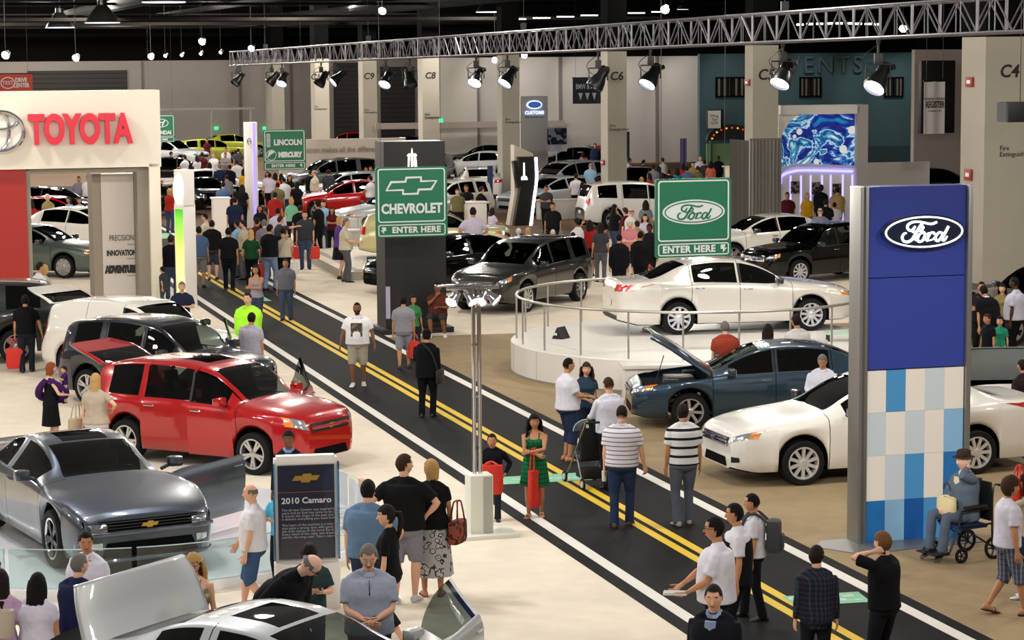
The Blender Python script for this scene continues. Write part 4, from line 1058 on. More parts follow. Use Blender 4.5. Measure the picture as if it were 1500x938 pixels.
bell(1000, 14, 120, .3, 'small ceiling lamp above the truss near the C6 pillar')
FL = mat('flood_white', 'fff2d8', .4, emit=20)
floods = [(8, 81, 95), (111, 85, 110), (221, 83, 125), (296, 61, 110), (368, 71, 125), (242, 82, 140), (266, 81, 140), (294, 79, 140), (323, 77, 140), (632, 84, 130), (725, 88, 120), (768, 81, 125), (826, 87, 140), (560, 16, 100), (974, 14, 90), (1323, 42, 100)]
fw = ['at the far end over the red banner', 'over the white portal wall', 'above the grey far wall beside the portal', 'on the pipe above the truss end', 'just above the end of the truss', 'first of the dim row', 'second of the dim row', 'third of the dim row', 'fourth of the dim row', 'beneath the truss near pillar C8', 'angled, between two stage lamps', 'small, past the C7 pillar', 'round, between pillars C7 and C6', 'on the ceiling rig above the middle of the truss', 'boxy, above the truss near pillar C6', 'seen through the truss near the C4 pillar']
for (u, v, Y), w in zip(floods, fw):
    p = D(u, v, Y); o = empty('ceiling_flood', 'round bright ceiling flood lamp '+w, 'flood lamp', p); b = MB(); T = V((-.2, -.8, -.35)).normalized().to_track_quat('Z', 'Y').to_matrix().to_4x4()
    dim = 'dim row' in w; rr = .09 if dim else .17
    b.lathe([(.001, -.3), (.1, -.28), (rr+.03, 0), (rr, .02)], BLACK, 14, T); b.tube([(0, 0, .1), (0, 0, 10.5-p.z)], .015, BLACK, 5); b.build('housing', o); b = MB(); b.lathe([(.001, .01), (rr, .0)], FL, 14, T); b.build('lens', o)
DUCT = mat('duct_dark', '100f0e', .9, 0, spec=.1); rr = random.Random(5)
for i in range(16):            # dark ducts, pipes and joists under the ceiling
    k = 100+i*5.2; z = 8.2+rr.random()*1.8; b = MB(); c = AX*k; sz = rr.choice((.12, .2, .35))
    b.box((rr.uniform(-10, 10), 0, 0), (90, sz, sz*rr.uniform(.6, 1.2)), DUCT if i % 3 else mat('pipe_grey', '1a1816', .9, spec=.1), bev=.02); o = b.build('trim_ceiling_beam', None, 0); o.location = (c.x, c.y, z); o.rotation_euler = (0, 0, TH); tag(o, kind='structure')
for i in range(9):
    q = BX*(-32+i*7.5)+AX*110; b = MB(); b.tube([(0, -55, 0), (0, 60, 0)], .16 if i % 2 else .3, DUCT, 10); o = b.build('trim_ceiling_duct', None, 30); o.location = (q.x, q.y, 8.8+.6*rr.random()); o.rotation_euler = (0, 0, TH); tag(o, kind='structure')
b = MB()
for i in range(7): b.box((i*1.3, 0, i*.06), (.9, .12, .05), mat('reflection_glow', 'fff8e8', .4, emit=5))  # glowing bars added in place of a bright reflection, not real lamps
o = b.build('reflection_strip'); o.location = D(758, 28, 120); o.rotation_euler = (0, 0, TH); tag(o, 'broken row of thin glowing bars imitating a reflection above the truss near pillar C7', 'reflection strip')
b = MB()
for i in range(9): b.box((i*.42, 0, .04*math.sin(i*.4)), (.25, .1, .07), MATS['reflection_glow'])  # small glowing pieces put in to imitate a dotted reflection
o = b.build('reflection_strip'); o.location = D(1172, 36, 92); o.rotation_euler = (0, 0, TH); tag(o, 'dotted row of small glowing bars imitating a reflection seen through the truss above C5', 'reflection strip')
# ------------------------------------------------------------------ signs and stands
GREEN = mat('sign_green', '0c6646', .45); SIGNW = mat('sign_white', 'c9cfcb', .5); DGREEN = mat('sign_green_edge', '0a4a34', .5)
def rrect(w, h, r, n=5):
    out = []
    for cx, cz, a0 in ((w/2-r, h/2-r, 0), (-w/2+r, h/2-r, PI/2), (-w/2+r, -h/2+r, PI), (w/2-r, -h/2+r, 1.5*PI)):
        out += [(cx+r*math.cos(a0+PI/2*i/n), cz+r*math.sin(a0+PI/2*i/n)) for i in range(n+1)]
    return out
def outline(mb, poly, t, m, y=-.012, T=None, n=1):
    """a raised line of width t along a closed 2-D outline"""
    N = len(poly); cx = sum(p[0] for p in poly)/N; cz = sum(p[1] for p in poly)/N; inn = []
    for i in range(N):
        a, b, c = V(poly[i-1]), V(poly[i]), V(poly[(i+1) % N]); d1 = (b-a).normalized(); d2 = (c-b).normalized(); nn = V((-d1.y, d1.x))+V((-d2.y, d2.x)); nn.normalize()
        inn.append((b.x+nn.x*t, b.y+nn.y*t))
    vs = [(x, y, z) for x, z in poly]+[(x, y, z) for x, z in inn]+[(x, 0, z) for x, z in poly]+[(x, 0, z) for x, z in inn]
    fs = []
    for i in range(N):
        j = (i+1) % N; fs += [(i, j, N+j, N+i), (2*N+i, 2*N+j, j, i), (N+i, N+j, 3*N+j, 3*N+i)]
    mb.add(vs, fs, m, T)
FORD = [([(640,275),(615,310),(575,338),(530,312),(528,262),(580,225),(660,214),(740,224),(830,245),(900,250),(968,226)], [28,38,40,40,40,38,36,36,38,40,34]),
 ([(745,240),(700,300),(640,395),(590,462),(530,490),(472,480),(444,430),(468,380),(508,366)], [40,44,46,44,42,40,38,36,26]),
 ([(596,360),(660,345),(725,338),(765,305),(752,278),(726,300)], [26,28,26,26,24,20]),
 ([(745,362),(700,400),(678,450),(694,490),(744,484),(782,430),(786,382),(756,356),(738,384)], [30,36,38,38,38,38,34,30,22]), ([(640,476),(672,430),(706,392)], [26,24,20]), ([(752,372),(800,392),(852,376)], [22,24,26]),
 ([(866,380),(838,430),(806,488)], [38,40,42]), ([(838,420),(884,372),(926,376),(920,400)], [24,30,36,26]), ([(812,484),(900,470),(940,430)], [22,20,16]),
 ([(1010,368),(962,410),(950,468),(988,490),(1040,436),(1052,384),(1010,368)], [34,38,40,40,36,32,32]), ([(1146,290),(1096,380),(1050,462),(1082,486),(1130,428)], [40,42,42,34,22])]
def ford_script(mb, a, m, y, T=None, d=.01):
    """a: half width of the oval"""
    for pts, w in FORD: ribbon(mb, [((x-780)/590*a, -(z-362)/590*a) for x, z in pts], [q*.82/590*a for q in w], d, m, (T or M()) @ M.Translation((0, y, 0)))
def road_sign(u, v, Y, wpx, hpx, hs, label, rz=None):
    T, s = frame(u, v, Y, rz); W, Hh, hb = wpx/s, hpx/s, hs/s
    o = empty('hanging_sign', label, 'sign', T.translation); o.rotation_euler = (0, 0, TH if rz is None else rz)
    b = MB(); b.prism(rrect(W, Hh, .05), .06, GREEN); b.build('board', o)
    gap = .05; t = .028; b = MB()
    zc = hb/2; outline(b, rrect(W-2*gap, Hh-hb-1.6*gap, .07), t, SIGNW, T=M.Translation((0, 0, zc+.005))); b.build('border', o)
    b = MB(); outline(b, rrect(W-2*gap, hb-.6*gap, .05), t*.8, SIGNW, T=M.Translation((0, 0, -Hh/2+hb/2+gap*.3))); b.build('lower_border', o)
    for x in (-.42, .42):
        b = MB(); b.tube([(x*W, .03, Hh/2), (x*W, .03, 10.5-T.translation.z)], .006, BLACK, 4); b.build('wire', o)
    zb = -Hh/2+hb/2+gap*.3
    return o, W, Hh, hb, zc, zb, s
def arrow(mb, x, z, h, m, flip=1):
    mb.prism([(x-.4*h*flip, z+.5*h), (x+.25*h*flip, z+.5*h), (x+.05*h*flip, z+.08*h), (x+.4*h*flip, z+.08*h), (x-.1*h*flip, z-.5*h), (x-.1*h*flip, z-.06*h), (x-.42*h*flip, z-.06*h)][::1 if flip > 0 else -1], .01, m, M.Translation((0, -.014, 0)))
o, W, Hh, hb, zc, zb, s = road_sign(603, 296, 51.6, 108, 103, 19, 'green hanging road sign with bow-tie outline before the black pillar')
b = MB(); outline(b, [(x, z) for x, z in BOWTIE(.60)], .055, SIGNW, T=M.Translation((0, 0, zc+.22))); b.build('bow_tie_emblem', o)
text('CHEVROLET', .30, SIGNW, o, (0, -.012, zc-.30), bold=.012, sx=.84)
text('ENTER HERE', .185, SIGNW, o, (.10, -.012, zb), bold=.008, sx=1.0, space=1.1); b = MB(); arrow(b, -.66, zb, .15, SIGNW, -1); b.build('arrow', o)
o, W, Hh, hb, zc, zb, s = road_sign(1016, 319, 45.8, 118, 115, 20, 'green hanging road sign with a white script oval above the turntable')
b = MB(); b.prism(oval(.66, .245), .012, SIGNW, M.Translation((0, -.014, zc-.02))); b.build('oval', o); b = MB(); outline(b, oval(.62, .215), .022, GREEN, -.006, M.Translation((0, -.014, zc-.02))); ford_script(b, .60, GREEN, -.015, M.Translation((0, 0, zc-.03))); b.build('script_lettering', o)
text('ENTER HERE', .185, SIGNW, o, (-.10, -.012, zb), bold=.008, space=1.1); b = MB(); arrow(b, .64, zb, .16, SIGNW, 1); b.build('arrow', o)
o, W, Hh, hb, zc, zb, s = road_sign(417, 219.5, 88, 63, 59, 11, 'green hanging road sign bearing two stacked maker names')
text('LINCOLN', .30, SIGNW, o, (.13, -.012, zc+.13), bold=.012, sx=.84); text('MERCURY', .26, SIGNW, o, (.20, -.012, zc-.34), bold=.02, sx=.76)
b = MB(); outline(b, rrect(.13, .50, .04), .025, SIGNW, T=M.Translation((-.62, 0, zc+.22))); b.box((-.62, -.008, zc+.22), (.02, .015, .5), SIGNW); b.box((-.62, -.008, zc+.22), (.13, .015, .02), SIGNW)
outline(b, oval(.20, .20, 24), .02, SIGNW, T=M.Translation((-.52, 0, zc-.34)))
for i in range(3): ribbon(b, [(-.66+i*.02, zc-.40+i*.07), (-.55, zc-.30+i*.05), (-.40, zc-.22+i*.02)], [.05, .05, .03], .012, SIGNW)
b.build('emblem', o); text('ENTER HERE', .15, SIGNW, o, (-.06, -.012, zb), bold=.006, space=1.1); b = MB(); arrow(b, .64, zb, .13, SIGNW, 1); b.build('arrow', o)
o, W, Hh, hb, zc, zb, s = road_sign(236, 188.5, 118, 40, 40, 7, 'green hanging road sign half hidden behind the white portal edge')
b = MB(); outline(b, oval(.40, .22, 28), .035, SIGNW, T=M.Translation((-.02, 0, zc+.16))); ribbon(b, [(-.20, zc+.02), (-.12, zc+.14), (-.06, zc+.30)], .07, .012, SIGNW); ribbon(b, [(.06, zc+.02), (.12, zc+.16), (.20, zc+.30)], .07, .012, SIGNW); ribbon(b, [(-.14, zc+.12), (.0, zc+.19), (.16, zc+.20)], .05, .012, SIGNW); b.build('emblem', o)
text('HYUNDAI', .26, SIGNW, o, (0, -.012, zc-.33), bold=.012, sx=.88); text('ENTER HERE', .13, SIGNW, o, (-.04, -.012, zb), bold=.006)
# ---- white portal with red lettering (far side of the left stand)
PW = mat('portal_white', 'e2dacb', .55); PG = mat('portal_grey', '8a8478', .7); PRED = mat('portal_red', 'a01e12', .5); TRED = mat('toyota_red', 'd8203a', .35)
kp = G(230, 449).dot(AX)
def onk(u, v, k): return Wp(u, v, k)
def slab(mb, u0, u1, v0, v1, k, th, m, zb=None):
    a, c = onk(u0, v0, k), onk(u1, v1, k)
    a2, c2 = onk(u0, v1, k), onk(u1, v0, k)
    z1 = (a.z+c2.z)/2; z0 = (c.z+a2.z)/2 if zb is None else zb
    p, q = onk(u0, (v0+v1)/2, k), onk(u1, (v0+v1)/2, k); p.z = q.z = 0; t = AX*th
    mb.add([p+V((0, 0, z0)), q+V((0, 0, z0)), q+V((0, 0, z1)), p+V((0, 0, z1)), p+t+V((0, 0, z0)), q+t+V((0, 0, z0)), q+t+V((0, 0, z1)), p+t+V((0, 0, z1))], [(0, 1, 2, 3), (5, 4, 7, 6), (3, 2, 6, 7), (4, 0, 3, 7), (1, 5, 6, 2), (0, 4, 5, 1)], m)
    return p, q, z0, z1
po = empty('display_portal', 'big white portal wall with raised red capital lettering over an opening', 'display wall', (0, 0, 0))
b = MB(); slab(b, -60, 235, 133.5, 247, kp, 1.15, PW); b.build('header', po)
b = MB(); slab(b, 221, 237, 240, 449, kp, 1.15, PW, 0); b.build('leg', po)
b = MB(); slab(b, 40, 221, 247, 253, kp+.25, .9, PG); slab(b, 40, 47, 250, 449, kp+.2, .9, PG, 0); slab(b, 203, 221, 250, 449, kp+.22, .9, PG, 0); b.build('reveal', po)
b = MB(); slab(b, -60, 41, 249, 449, kp+.15, 1.0, PRED, 0); b.build('red_panel', po)
b = MB(); slab(b, 137, 151, 255, 447, kp+1.15, 1.2, mat('portal_taupe', '9a9080', .7), 0); slab(b, 150, 205, 255, 447, kp+1.10, .8, mat('panel_offwhite', 'd8d0c8', .5), 0); b.build('text_panel', po)
DK = mat('print_dark', '2a2a30', .6)
for tx_, u, v, sz, bo in (('PRECISION', 178, 349, 12, 0), ('INNOVATION', 178, 371, 11, .01), ('ADVENTURE', 178, 395, 13, .03)):
    P = onk(u, v, kp+1.09); text(tx_, sz/(F/P.y), DK, po, P, (PI/2, 0, TH), bold=bo, sx=.62)
for u, v in ((192, 358), (192, 379), (192, 404)):
    P = onk(u, v, kp+1.09); b = MB(); b.box((0, 0, 0), (.22, .004, .02), mat('print_grey', '8a8488', .7)); ob = b.build('small_print', po); ob.location = P; ob.rotation_euler = (0, 0, TH)
P = onk(117, 191, kp-.02)
text('TOYOTA', 1.02, TRED, po, P-AX*.10, (PI/2, 0, TH), name='red_lettering', bold=.045, ext=.09, sx=.615, space=1.0)
P = onk(1, 193, kp-.10); T = M.Translation(P) @ M.Rotation(TH, 4, 'Z'); sE = F/P.y
b = MB()
for (cx, cz, rx, rz_, w) in ((0, 0, 33, 29, .055), (0, 2, 12, 27, .045), (0, 15, 24, 12, .045)):
    b.tube([((cx+rx*math.cos(a))/sE, 0, (cz+rz_*math.sin(a))/sE) for a in [2*PI*i/40 for i in range(41)]], w, CHROME, 8, T=T)
b.prism([(x/sE, z/sE) for x, z in oval(33, 29)], .03, mat('emblem_back', 'f0ece4', .4), T @ M.Translation((0, .05, 0))); b.build('ring_emblem', po)
# red banner beyond the portal
def banner(name, u0, u1, v0, v1, Y, m, label, cat='banner', rail=True, foot=True):
    T, s = frame((u0+u1)/2, (v0+v1)/2, Y); w, h = (u1-u0)/s, (v1-v0)/s; o = empty(name, label, cat, T.translation, TH)
    b = MB(); n = 8; rs = [[(-w/2+w*i/n, .03*math.sin(i*1.3), h/2) for i in range(n+1)]+[(w/2-w*i/n, .015+.03*math.sin((n-i)*1.3), h/2) for i in range(n+1)]]; rs.append([(x, y, -h/2) for x, y, z in rs[0]]); b.loft(rs, m); b.build('cloth', o)
    if rail:
        b = MB(); b.tube([(-w/2-.05, .0, h/2), (w/2+.05, 0, h/2)], .03, BLACK, 6); b.tube([(-w*.4, 0, h/2), (-w*.4, 0, 10.5-T.translation.z)], .008, BLACK, 4); b.tube([(w*.4, 0, h/2), (w*.4, 0, 10.5-T.translation.z)], .008, BLACK, 4); b.build('rail', o)
    elif foot:
        zb_ = T.translation.z-h/2; b = MB(); b.box((0, .04, (zb_-T.translation.z*2+T.translation.z+0)/2-h/4), (.05, .05, zb_+h/2), ALU) if False else b.tube([(0, .05, h*.4), (0, .05, -T.translation.z+.02)], .03, ALU, 6); b.box((0, .05, -T.translation.z+.02), (w*.9, .4, .04), BLACK); b.build('stand', o)
    return o, w, h, s
o, w, h, s = banner('hanging_banner', -18, 47, 108, 135, 110, mat('banner_red', 'b03a28', .7), 'red hanging banner over the white portal wall')
text('DRIVE\nCENTER', .28, SIGNW, o, (.52, -.06, 0), bold=.008, sx=.72); b = MB(); outline(b, oval(.34, .28, 24), .04, SIGNW, T=M.Translation((-.1, -.05, 0))); b.build('ring_mark', o); text('TEST', .24, SIGNW, o, (-.1, -.06, 0))
o, w, h, s = banner('hanging_banner', 1352, 1385, 119, 196, 86, mat('banner_white', 'cfc9c4', .6), 'white newspaper banner with bold black name on the side wall')
text('ORANGE COUNTY', .11, DOORB, o, (0, -.06, .32)); text('REGISTER', .34, DOORB, o, (0, -.06, .10), bold=.006, sx=.52); text('ocregister.com', .09, DOORB, o, (0, -.06, -.12))
b = MB(); b.box((0, 0, 0), (1.6, .3, 3.1), BLACK, bev=.04); o = b.build('wall_mount_panel'); o.location = Wp(1372, 142, KW-2.0); o.rotation_euler = (0, 0, TH); tag(o, 'tall black panel mounted behind the white newspaper banner', 'wall panel')
o, w, h, s = banner('hanging_banner', 838, 882, 114, 152, 128, mat('banner_navy', '2c2e3c', .7), 'dark navy banner with three white arrowheads beside pillar C6')
text('BMW & MINI', .40, SIGNW, o, (0, -.06, .22), bold=.008, sx=.6)
b = MB()
for i in (-1, 0, 1): b.prism([(i*.40-.13, -.12), (i*.40, -.52), (i*.40+.13, -.12)][::-1], .02, SIGNW, M.Translation((0, -.06, 0)))
b.build('arrowhead', o)
b = MB(); b.box((0, 0, 0), (.9, .5, .5), mat('speaker_black', '101012', .5), bev=.03); b.box((-.48, 0, 0), (.06, .48, .48), mat('speaker_face', '4a4a4e', .6)); b.tube([(0, 0, .25), (0, 0, 4)], .01, BLACK, 4); o = b.build('hanging_speaker'); o.location = D(1494, 164, 58); o.rotation_euler = (0, 0, TH); tag(o, 'black loudspeaker hung on a cable in front of the pillar lettered C4', 'speaker')
# ---- blue tower with the lit oval
Tt, s = frame(1267, 797, 30.1); Tt = M.Translation(G(1267, 797)) @ M.Rotation(TH, 4, 'Z'); s = 112.0
o = empty('display_tower', 'tall blue tower with lit script oval above a checkered panel', 'display tower', Tt.translation, TH)
wid = 1.40; top_ = 4.70
rows = [541, 603, 667, 734, 797]
def zt(v): return (797-v)/(797-272)*top_
BL = mat('tower_blue', '2f409a', .4); b = MB()
b.box((wid/2, .09, (zt(540)+zt(405))/2+.0), (wid, .16, zt(405)-zt(540)-.012), BL); b.box((wid/2, .09, (top_+zt(405))/2), (wid, .16, top_-zt(405)-.012), BL); b.build('blue_panel', o)
cols = {'w': 'eae4dc', 'p': 'c8d4dc', 'l': '8ab8dc', 'm': '4a94cc', 'b': '2272b8', 'd': '1458a4'}
pat = ['wmwpw', 'pwpwl', 'wpmwb', 'blddb']; pat[3] = 'bldmb'
for r in range(4):
    for c in range(5):
        b = MB(); z1, z0 = zt(rows[r]), zt(rows[r+1]); b.box((wid*(c+.5)/5, .085, (z0+z1)/2), (wid/5-.002, .17, z1-z0-.002), mat('tile_'+pat[r][c], cols[pat[r][c]], .3)); b.build('check_tile', o)
b = MB(); b.box((-.07, .12, top_/2+.0), (.12, .34, top_), ALU, bev=.008); b.box((-.07, -.052, top_/2), (.03, .006, top_), mat('groove', '4a4a4c', .6)); b.build('side_post', o)
b = MB(); b.box((wid+.045, .12, top_/2), (.07, .34, top_), ALU, bev=.008); b.build('side_post', o)
b = MB(); b.box((wid/2, .20, top_/2), (wid, .06, top_), ALU); b.build('back_panel', o)
b = MB(); b.add([(x, y, z) for z in (.0, .018) for x, y in ((-.72, -.05), (-.35, -.62), (wid+.1, -.42), (wid+.3, .3), (-.5, .3))], [(0, 1, 2, 3, 4)[::-1], (5, 6, 7, 8, 9)]+[(i, (i+1) % 5, (i+1) % 5+5, i+5) for i in range(5)], mat('floor_plate', '8c8c8a', .35, .6)); b.build('base_plate', o)
zo = zt(341); NEON = mat('neon_white', 'f2fff0', .4, emit=1.6); a_ = .565
em = empty('oval_sign', None, None, (wid*.535, -.10, zo+.02)); em.parent = o
b = MB(); b.prism(oval(a_*1.03, .222*1.03), .09, mat('oval_navy', '0c1836', .25, coat=1)); b.build('plate', em); ob = b
b = MB(); outline(b, oval(a_*.985, .205), .020, NEON, -.012); b.build('lit_ring', em); b = MB(); ford_script(b, .555, NEON, -.004, M.Translation((0, 0, -.002)), .012); b.build('lit_script', em)
# ---- black pillar with the lit star emblem, in the shiny stand
T = M.Translation(G(562, 491)) @ M.Rotation(TH, 4, 'Z'); o = empty('display_pillar', 'tall matt black pillar with a lit star emblem behind the bow-tie road sign', 'display pillar', T.translation, TH)
PB = mat('pillar_black', '151416', .5, noise_amt=.3, nscale=1.5); b = MB(); b.box((.80, .5, 2.24), (1.46, .9, 4.48), PB); b.build('shaft', o); b = MB(); b.box((.82, .5, .07), (1.72, 1.15, .14), BLACK, bev=.02); b.build('plinth', o)
LIT = mat('star_lit', 'f4fae4', .4, emit=2.2); b = MB()
for x in (-.10, 0, .10): b.prism([(x-.022-abs(x)*.2*(-1 if x < 0 else 1), -.22), (x+.022, -.22), (x*.7+.02, .12), (x*.7-.02, .12)], .03, LIT)
b.prism([(-.12, .10), (.12, .10), (.08, .15), (-.08, .15)], .03, LIT); b.prism([(-.02, .14), (.02, .14), (0, .28)], .03, LIT); b.box((0, .01, -.24), (.34, .03, .035), LIT)
eo = b.build('star_emblem', o); eo.location = (.74, .02, 4.05)
for x, w in ((.12, .10),):
    b = MB(); b.box((x, .02, .75), (w, .03, .75), mat('poster_lilac', 'a8a4bc', .4)); b.build('info_strip', o)
# ---- leaning black monument with the lit blue edge
Tm, s = frame(768, 335, 88); o = empty('leaning_monument', 'leaning black monument with a glowing white edge before pillar C7', 'display pillar', Tm.translation, TH)
def pp(pts): return [((x-768)/s, -(z-335)/s) for x, z in pts]
b = MB(); b.prism(pp([(748, 335), (757, 285), (757, 213), (786, 226), (786, 335)][::1]), .5, mat('monument_cream', 'cfc4b4', .6), M.Translation((0, .32, 0))); b.build('back_slab', o)
b = MB(); b.prism(pp([(752, 335), (764, 268), (760, 230), (786, 230), (787, 262), (783, 292), (777, 335)]), .3, mat('monument_black', '0e0e10', .25)); b.prism(pp([(757, 276), (751, 236), (756, 235), (764, 268)]), .3, MATS['monument_black'], M.Translation((0, -.1, 0))); b.build('front_slab', o)
b = MB(); ribbon(b, [((786-768)/s, (335-231)/s), ((787-768)/s, (335-262)/s), ((783-768)/s, (335-292)/s), ((777-768)/s, 0)], .09, .05, mat('edge_light', 'dff0ff', .4, emit=6), M.Translation((0, -.01, 0))); b.build('edge_light', o)
b = MB(); b.prism([(-.03, -.1), (.03, -.1), (.02, .45), (-.02, .45)], .03, LIT); b.prism([(-.14, -.2), (.14, -.2), (.09, -.06), (-.09, -.06)], .03, LIT); eo = b.build('star_emblem', o); eo.location = (0, -.05, (335-256)/s)
# ---- white tower with green lit panel, and the lavender-lit column
T = M.Translation(G(280, 452)) @ M.Rotation(TH+math.radians(24), 4, 'Z'); o = empty('backlit_tower', 'white tower with green backlit panel and a glowing ring by the road edge', 'display tower', T.translation, TH+math.radians(24))
b = MB(); b.box((0, .2, 1.35), (.34, .50, 2.7), WHITE, bev=.02); b.build('body', o); b = MB(); b.box((-.01, .18, 3.10), (.34, .46, .98), WHITE, bev=.03); b.build('head', o)
b = MB(); b.box((-.175, .2, 1.45), (.014, .36, 2.25), pattern('green_glow', lambda nt, s: ramp(nt, mathn(nt, 'DIVIDE', xyz(nt, s)[2], 2.7), [(0, 'dcf4a0'), (.5, 'c4ec78'), (.7, '98dc50'), (.95, '3c9c28')], False))); eo = b.build('green_panel', o)
nt = MATS['green_glow'].node_tree; bs = nt.nodes['Principled BSDF']; nt.links.new(bs.inputs['Base Color'].links[0].from_socket, bs.inputs['Emission Color']); bs.inputs['Emission Strength'].default_value = .9
b = MB(); b.tube([(-.185, .18+.17*math.cos(a), 3.08+.32*math.sin(a)) for a in [2*PI*i/24 for i in range(25)]], .045, mat('ring_lit', 'f4f8ff', .4, emit=6), 8); b.build('lit_ring', o)
T = M.Translation(G(372, 334)) @ M.Rotation(TH, 4, 'Z'); s = F/T.translation.y; o = empty('lit_column', 'slim white column with lavender light strip left of the two-name road sign'.replace('left of', 'beside'), 'display column', T.translation, TH)
b = MB(); b.box((-.03, .2, 2.0), (.46, .4, 4.05), WHITE, bev=.02); b.build('body', o); b = MB(); b.box((.07, -.01, 2.0), (.09, .03, 4.0), mat('lavender_light', '7c6cf0', .4, emit=1.6)); b.build('light_strip', o)
b = MB(); b.tube([(-.12+.07*math.cos(a), -.02, 3.3+.12*math.sin(a)) for a in [2*PI*i/16 for i in range(17)]], .022, CHROME, 6); b.tube([(-.19, -.02, 3.3), (-.05, -.02, 3.3)], .02, CHROME, 6); b.build('emblem', o)
# ---- mural wall
T = M.Translation(G(1141, 346)) @ M.Rotation(TH-.05, 4, 'Z'); s = F/T.translation.y; o = empty('mural_stand', 'white stand wall with a blue water mural above lavender-lit photo niches', 'display wall', T.translation, TH-.05)
Wm, Hm = 132/s/.97, 191/s
b = MB(); b.box((Wm/2, .35, Hm/2), (Wm, .5, Hm), WHITE); b.box((Wm*.94, .05, Hm/2), (Wm*.125, .3, Hm), mat('stand_grey', 'b4aca8', .5)); b.box((Wm*.45, .05, Hm*.965), (Wm*.9, .3, Hm*.07), WHITE); b.build('wall', o)
def water(nt, s):
    n = nt.nodes.new('ShaderNodeTexNoise'); n.inputs['Scale'].default_value = .55; n.inputs['Detail'].default_value = 7; n.inputs['Distortion'].default_value = 3.6; nt.links.new(s, n.inputs['Vector'])
    v = nt.nodes.new('ShaderNodeTexVoronoi'); v.inputs['Scale'].default_value = 1.5; nt.links.new(s, v.inputs['Vector'])
    c = ramp(nt, n.outputs['Fac'], [(.25, '18b0e0'), (.36, '1e3c98'), (.43, '241c74'), (.475, '2a70c8'), (.50, 'd8f0f4'), (.525, '4aa0d8'), (.56, '1a2c80'), (.62, '58b4dc'), (.66, 'eef4f2')], False)
    return mixc(nt, ramp(nt, v.outputs['Distance'], [(0, 'ffffff'), (.22, '000000')], True), c, 'dfe4e4')
pr = [(x, z) for x, z in rrect(Wm*.86, Hm*.40, .05)]; lf = [(.02, Hm*.53), (Wm*.87, Hm*.53), (Wm*.87, Hm*.93), (Wm*.24, Hm*.93), (Wm*.13, Hm*.88), (Wm*.05, Hm*.79), (.02, Hm*.69)]
b = MB(); b.prism(lf, .02, pattern('water_mural', water), M.Translation((0, .085, 0))); b.build('mural', o)
nt = MATS['water_mural'].node_tree; bs = nt.nodes['Principled BSDF']; nt.links.new(bs.inputs['Base Color'].links[0].from_socket, bs.inputs['Emission Color']); bs.inputs['Emission Strength'].default_value = .35      # a backlit print
b = MB(); b.tube(spline([(.03, .07, Hm*.36), (.04, .07, Hm*.47), (Wm*.10, .07, Hm*.525), (Wm*.25, .07, Hm*.54), (Wm*.86, .07, Hm*.52)], 6), .05, mat('cove_white', 'ded8e8', .4), 8); b.build('cove', o)
LAV = mat('lavender_glow', '8a84f4', .4, emit=2.2); b = MB(); b.tube(spline([(.08, .06, Hm*.40), (.12, .06, Hm*.46), (Wm*.14, .06, Hm*.49), (Wm*.3, .06, Hm*.50), (Wm*.85, .06, Hm*.485)], 6), .04, LAV, 6); b.build('cove_light', o)
for x in (.14, .26, .37, .50, .60, .74, .85):
    b = MB(); b.box((Wm*x, .092, Hm*.27), (.06, .01, Hm*.38), LAV); b.build('light_strip', o)
for x, z in ((.19, .37), (.43, .36), (.67, .345)):
    b = MB(); b.box((Wm*x, .08, Hm*z), (Wm*.10, .02, Hm*.095), blotch('photo_print', [(0, '2a241e'), (.35, '5a4a3c'), (.6, '1c1814'), (.8, '8a7c6c')], 9)); b.build('photo', o)
b = MB(); rs = []
for z in (0, 3.72): rs.append([(x*.025-.0, .06*math.sin(x*1.3), z) for x in range(0, 44)]+[(x*.025, .06*math.sin(x*1.3)+.02, z) for x in range(43, -1, -1)])
b.loft(rs, mat('drape_grey', '7c7870', .85)); o = empty('grey_drape', 'floor-length grey pleated drape beside the water mural', 'drape', G(1098, 374), TH); b.build('cloth', o, 60)
b = MB(); b.tube([(-.02, 0, 3.72), (1.1, 0, 3.72)], .03, ALU, 6); b.tube([(0, .02, 0), (0, .02, 3.75)], .03, ALU, 6); b.build('pole', o)
b = MB(); rs = []
for z in (0, 3.68): rs.append([(.05*math.sin(x*1.7), x*.035, z) for x in range(0, 50)]+[(.05*math.sin(x*1.7)+.02, x*.035, z) for x in range(49, -1, -1)])
b.loft(rs, mat('drape_dark', '55524c', .85)); b.build('return_cloth', o, 60)
# ---- turntable with railing
Rt = 3.75; Yc = 47.1; cx = (1017-750)*Yc/F; zt_ = .64
o = empty('turntable_stage', 'round white raised turntable stage under the pearl white sedan', 'stage', (cx, Yc, 0))
STW = mat('stage_white', 'dcd8d2', .35); b = MB(); b.lathe([(Rt-.03, .0), (Rt, .02), (Rt, zt_-.02), (Rt-.02, zt_), (.001, zt_)], STW, 72); b.build('drum', o, 30)
b = MB(); b.lathe([(Rt+.004, .0), (Rt+.004, .05), (Rt-.1, .05)], mat('stage_skirt', '8a847a', .7), 72); b.build('skirt', o)
for i in range(9):
    a = math.radians(-170+i*20); b = MB(); b.box((0, 0, zt_/2), (.004, .012, zt_-.04), mat('stage_seam', 'a8a49c', .6), M.Rotation(a, 4, 'Z') @ M.Translation((Rt+.001, 0, 0))); b.build('panel_seam', o)
PUR = mat('print_plum', '5a2a48', .6)
def curved(body, size, ang, z, m): return text(body, size, m, o, (math.cos(ang)*(Rt+.012), math.sin(ang)*(Rt+.012), z), (PI/2, 0, ang+PI/2), bold=.002, ax='CENTER')
curved('DISCOVER WHY PARENTS AND\nTEENS WILL LOVE TAURUS', .115, math.radians(-92), .52, PUR); curved('16', .14, math.radians(-112), .50, PUR); curved('REASONS TO LOVE\nTHE FORD TAURUS', .115, math.radians(-72), .52, PUR)
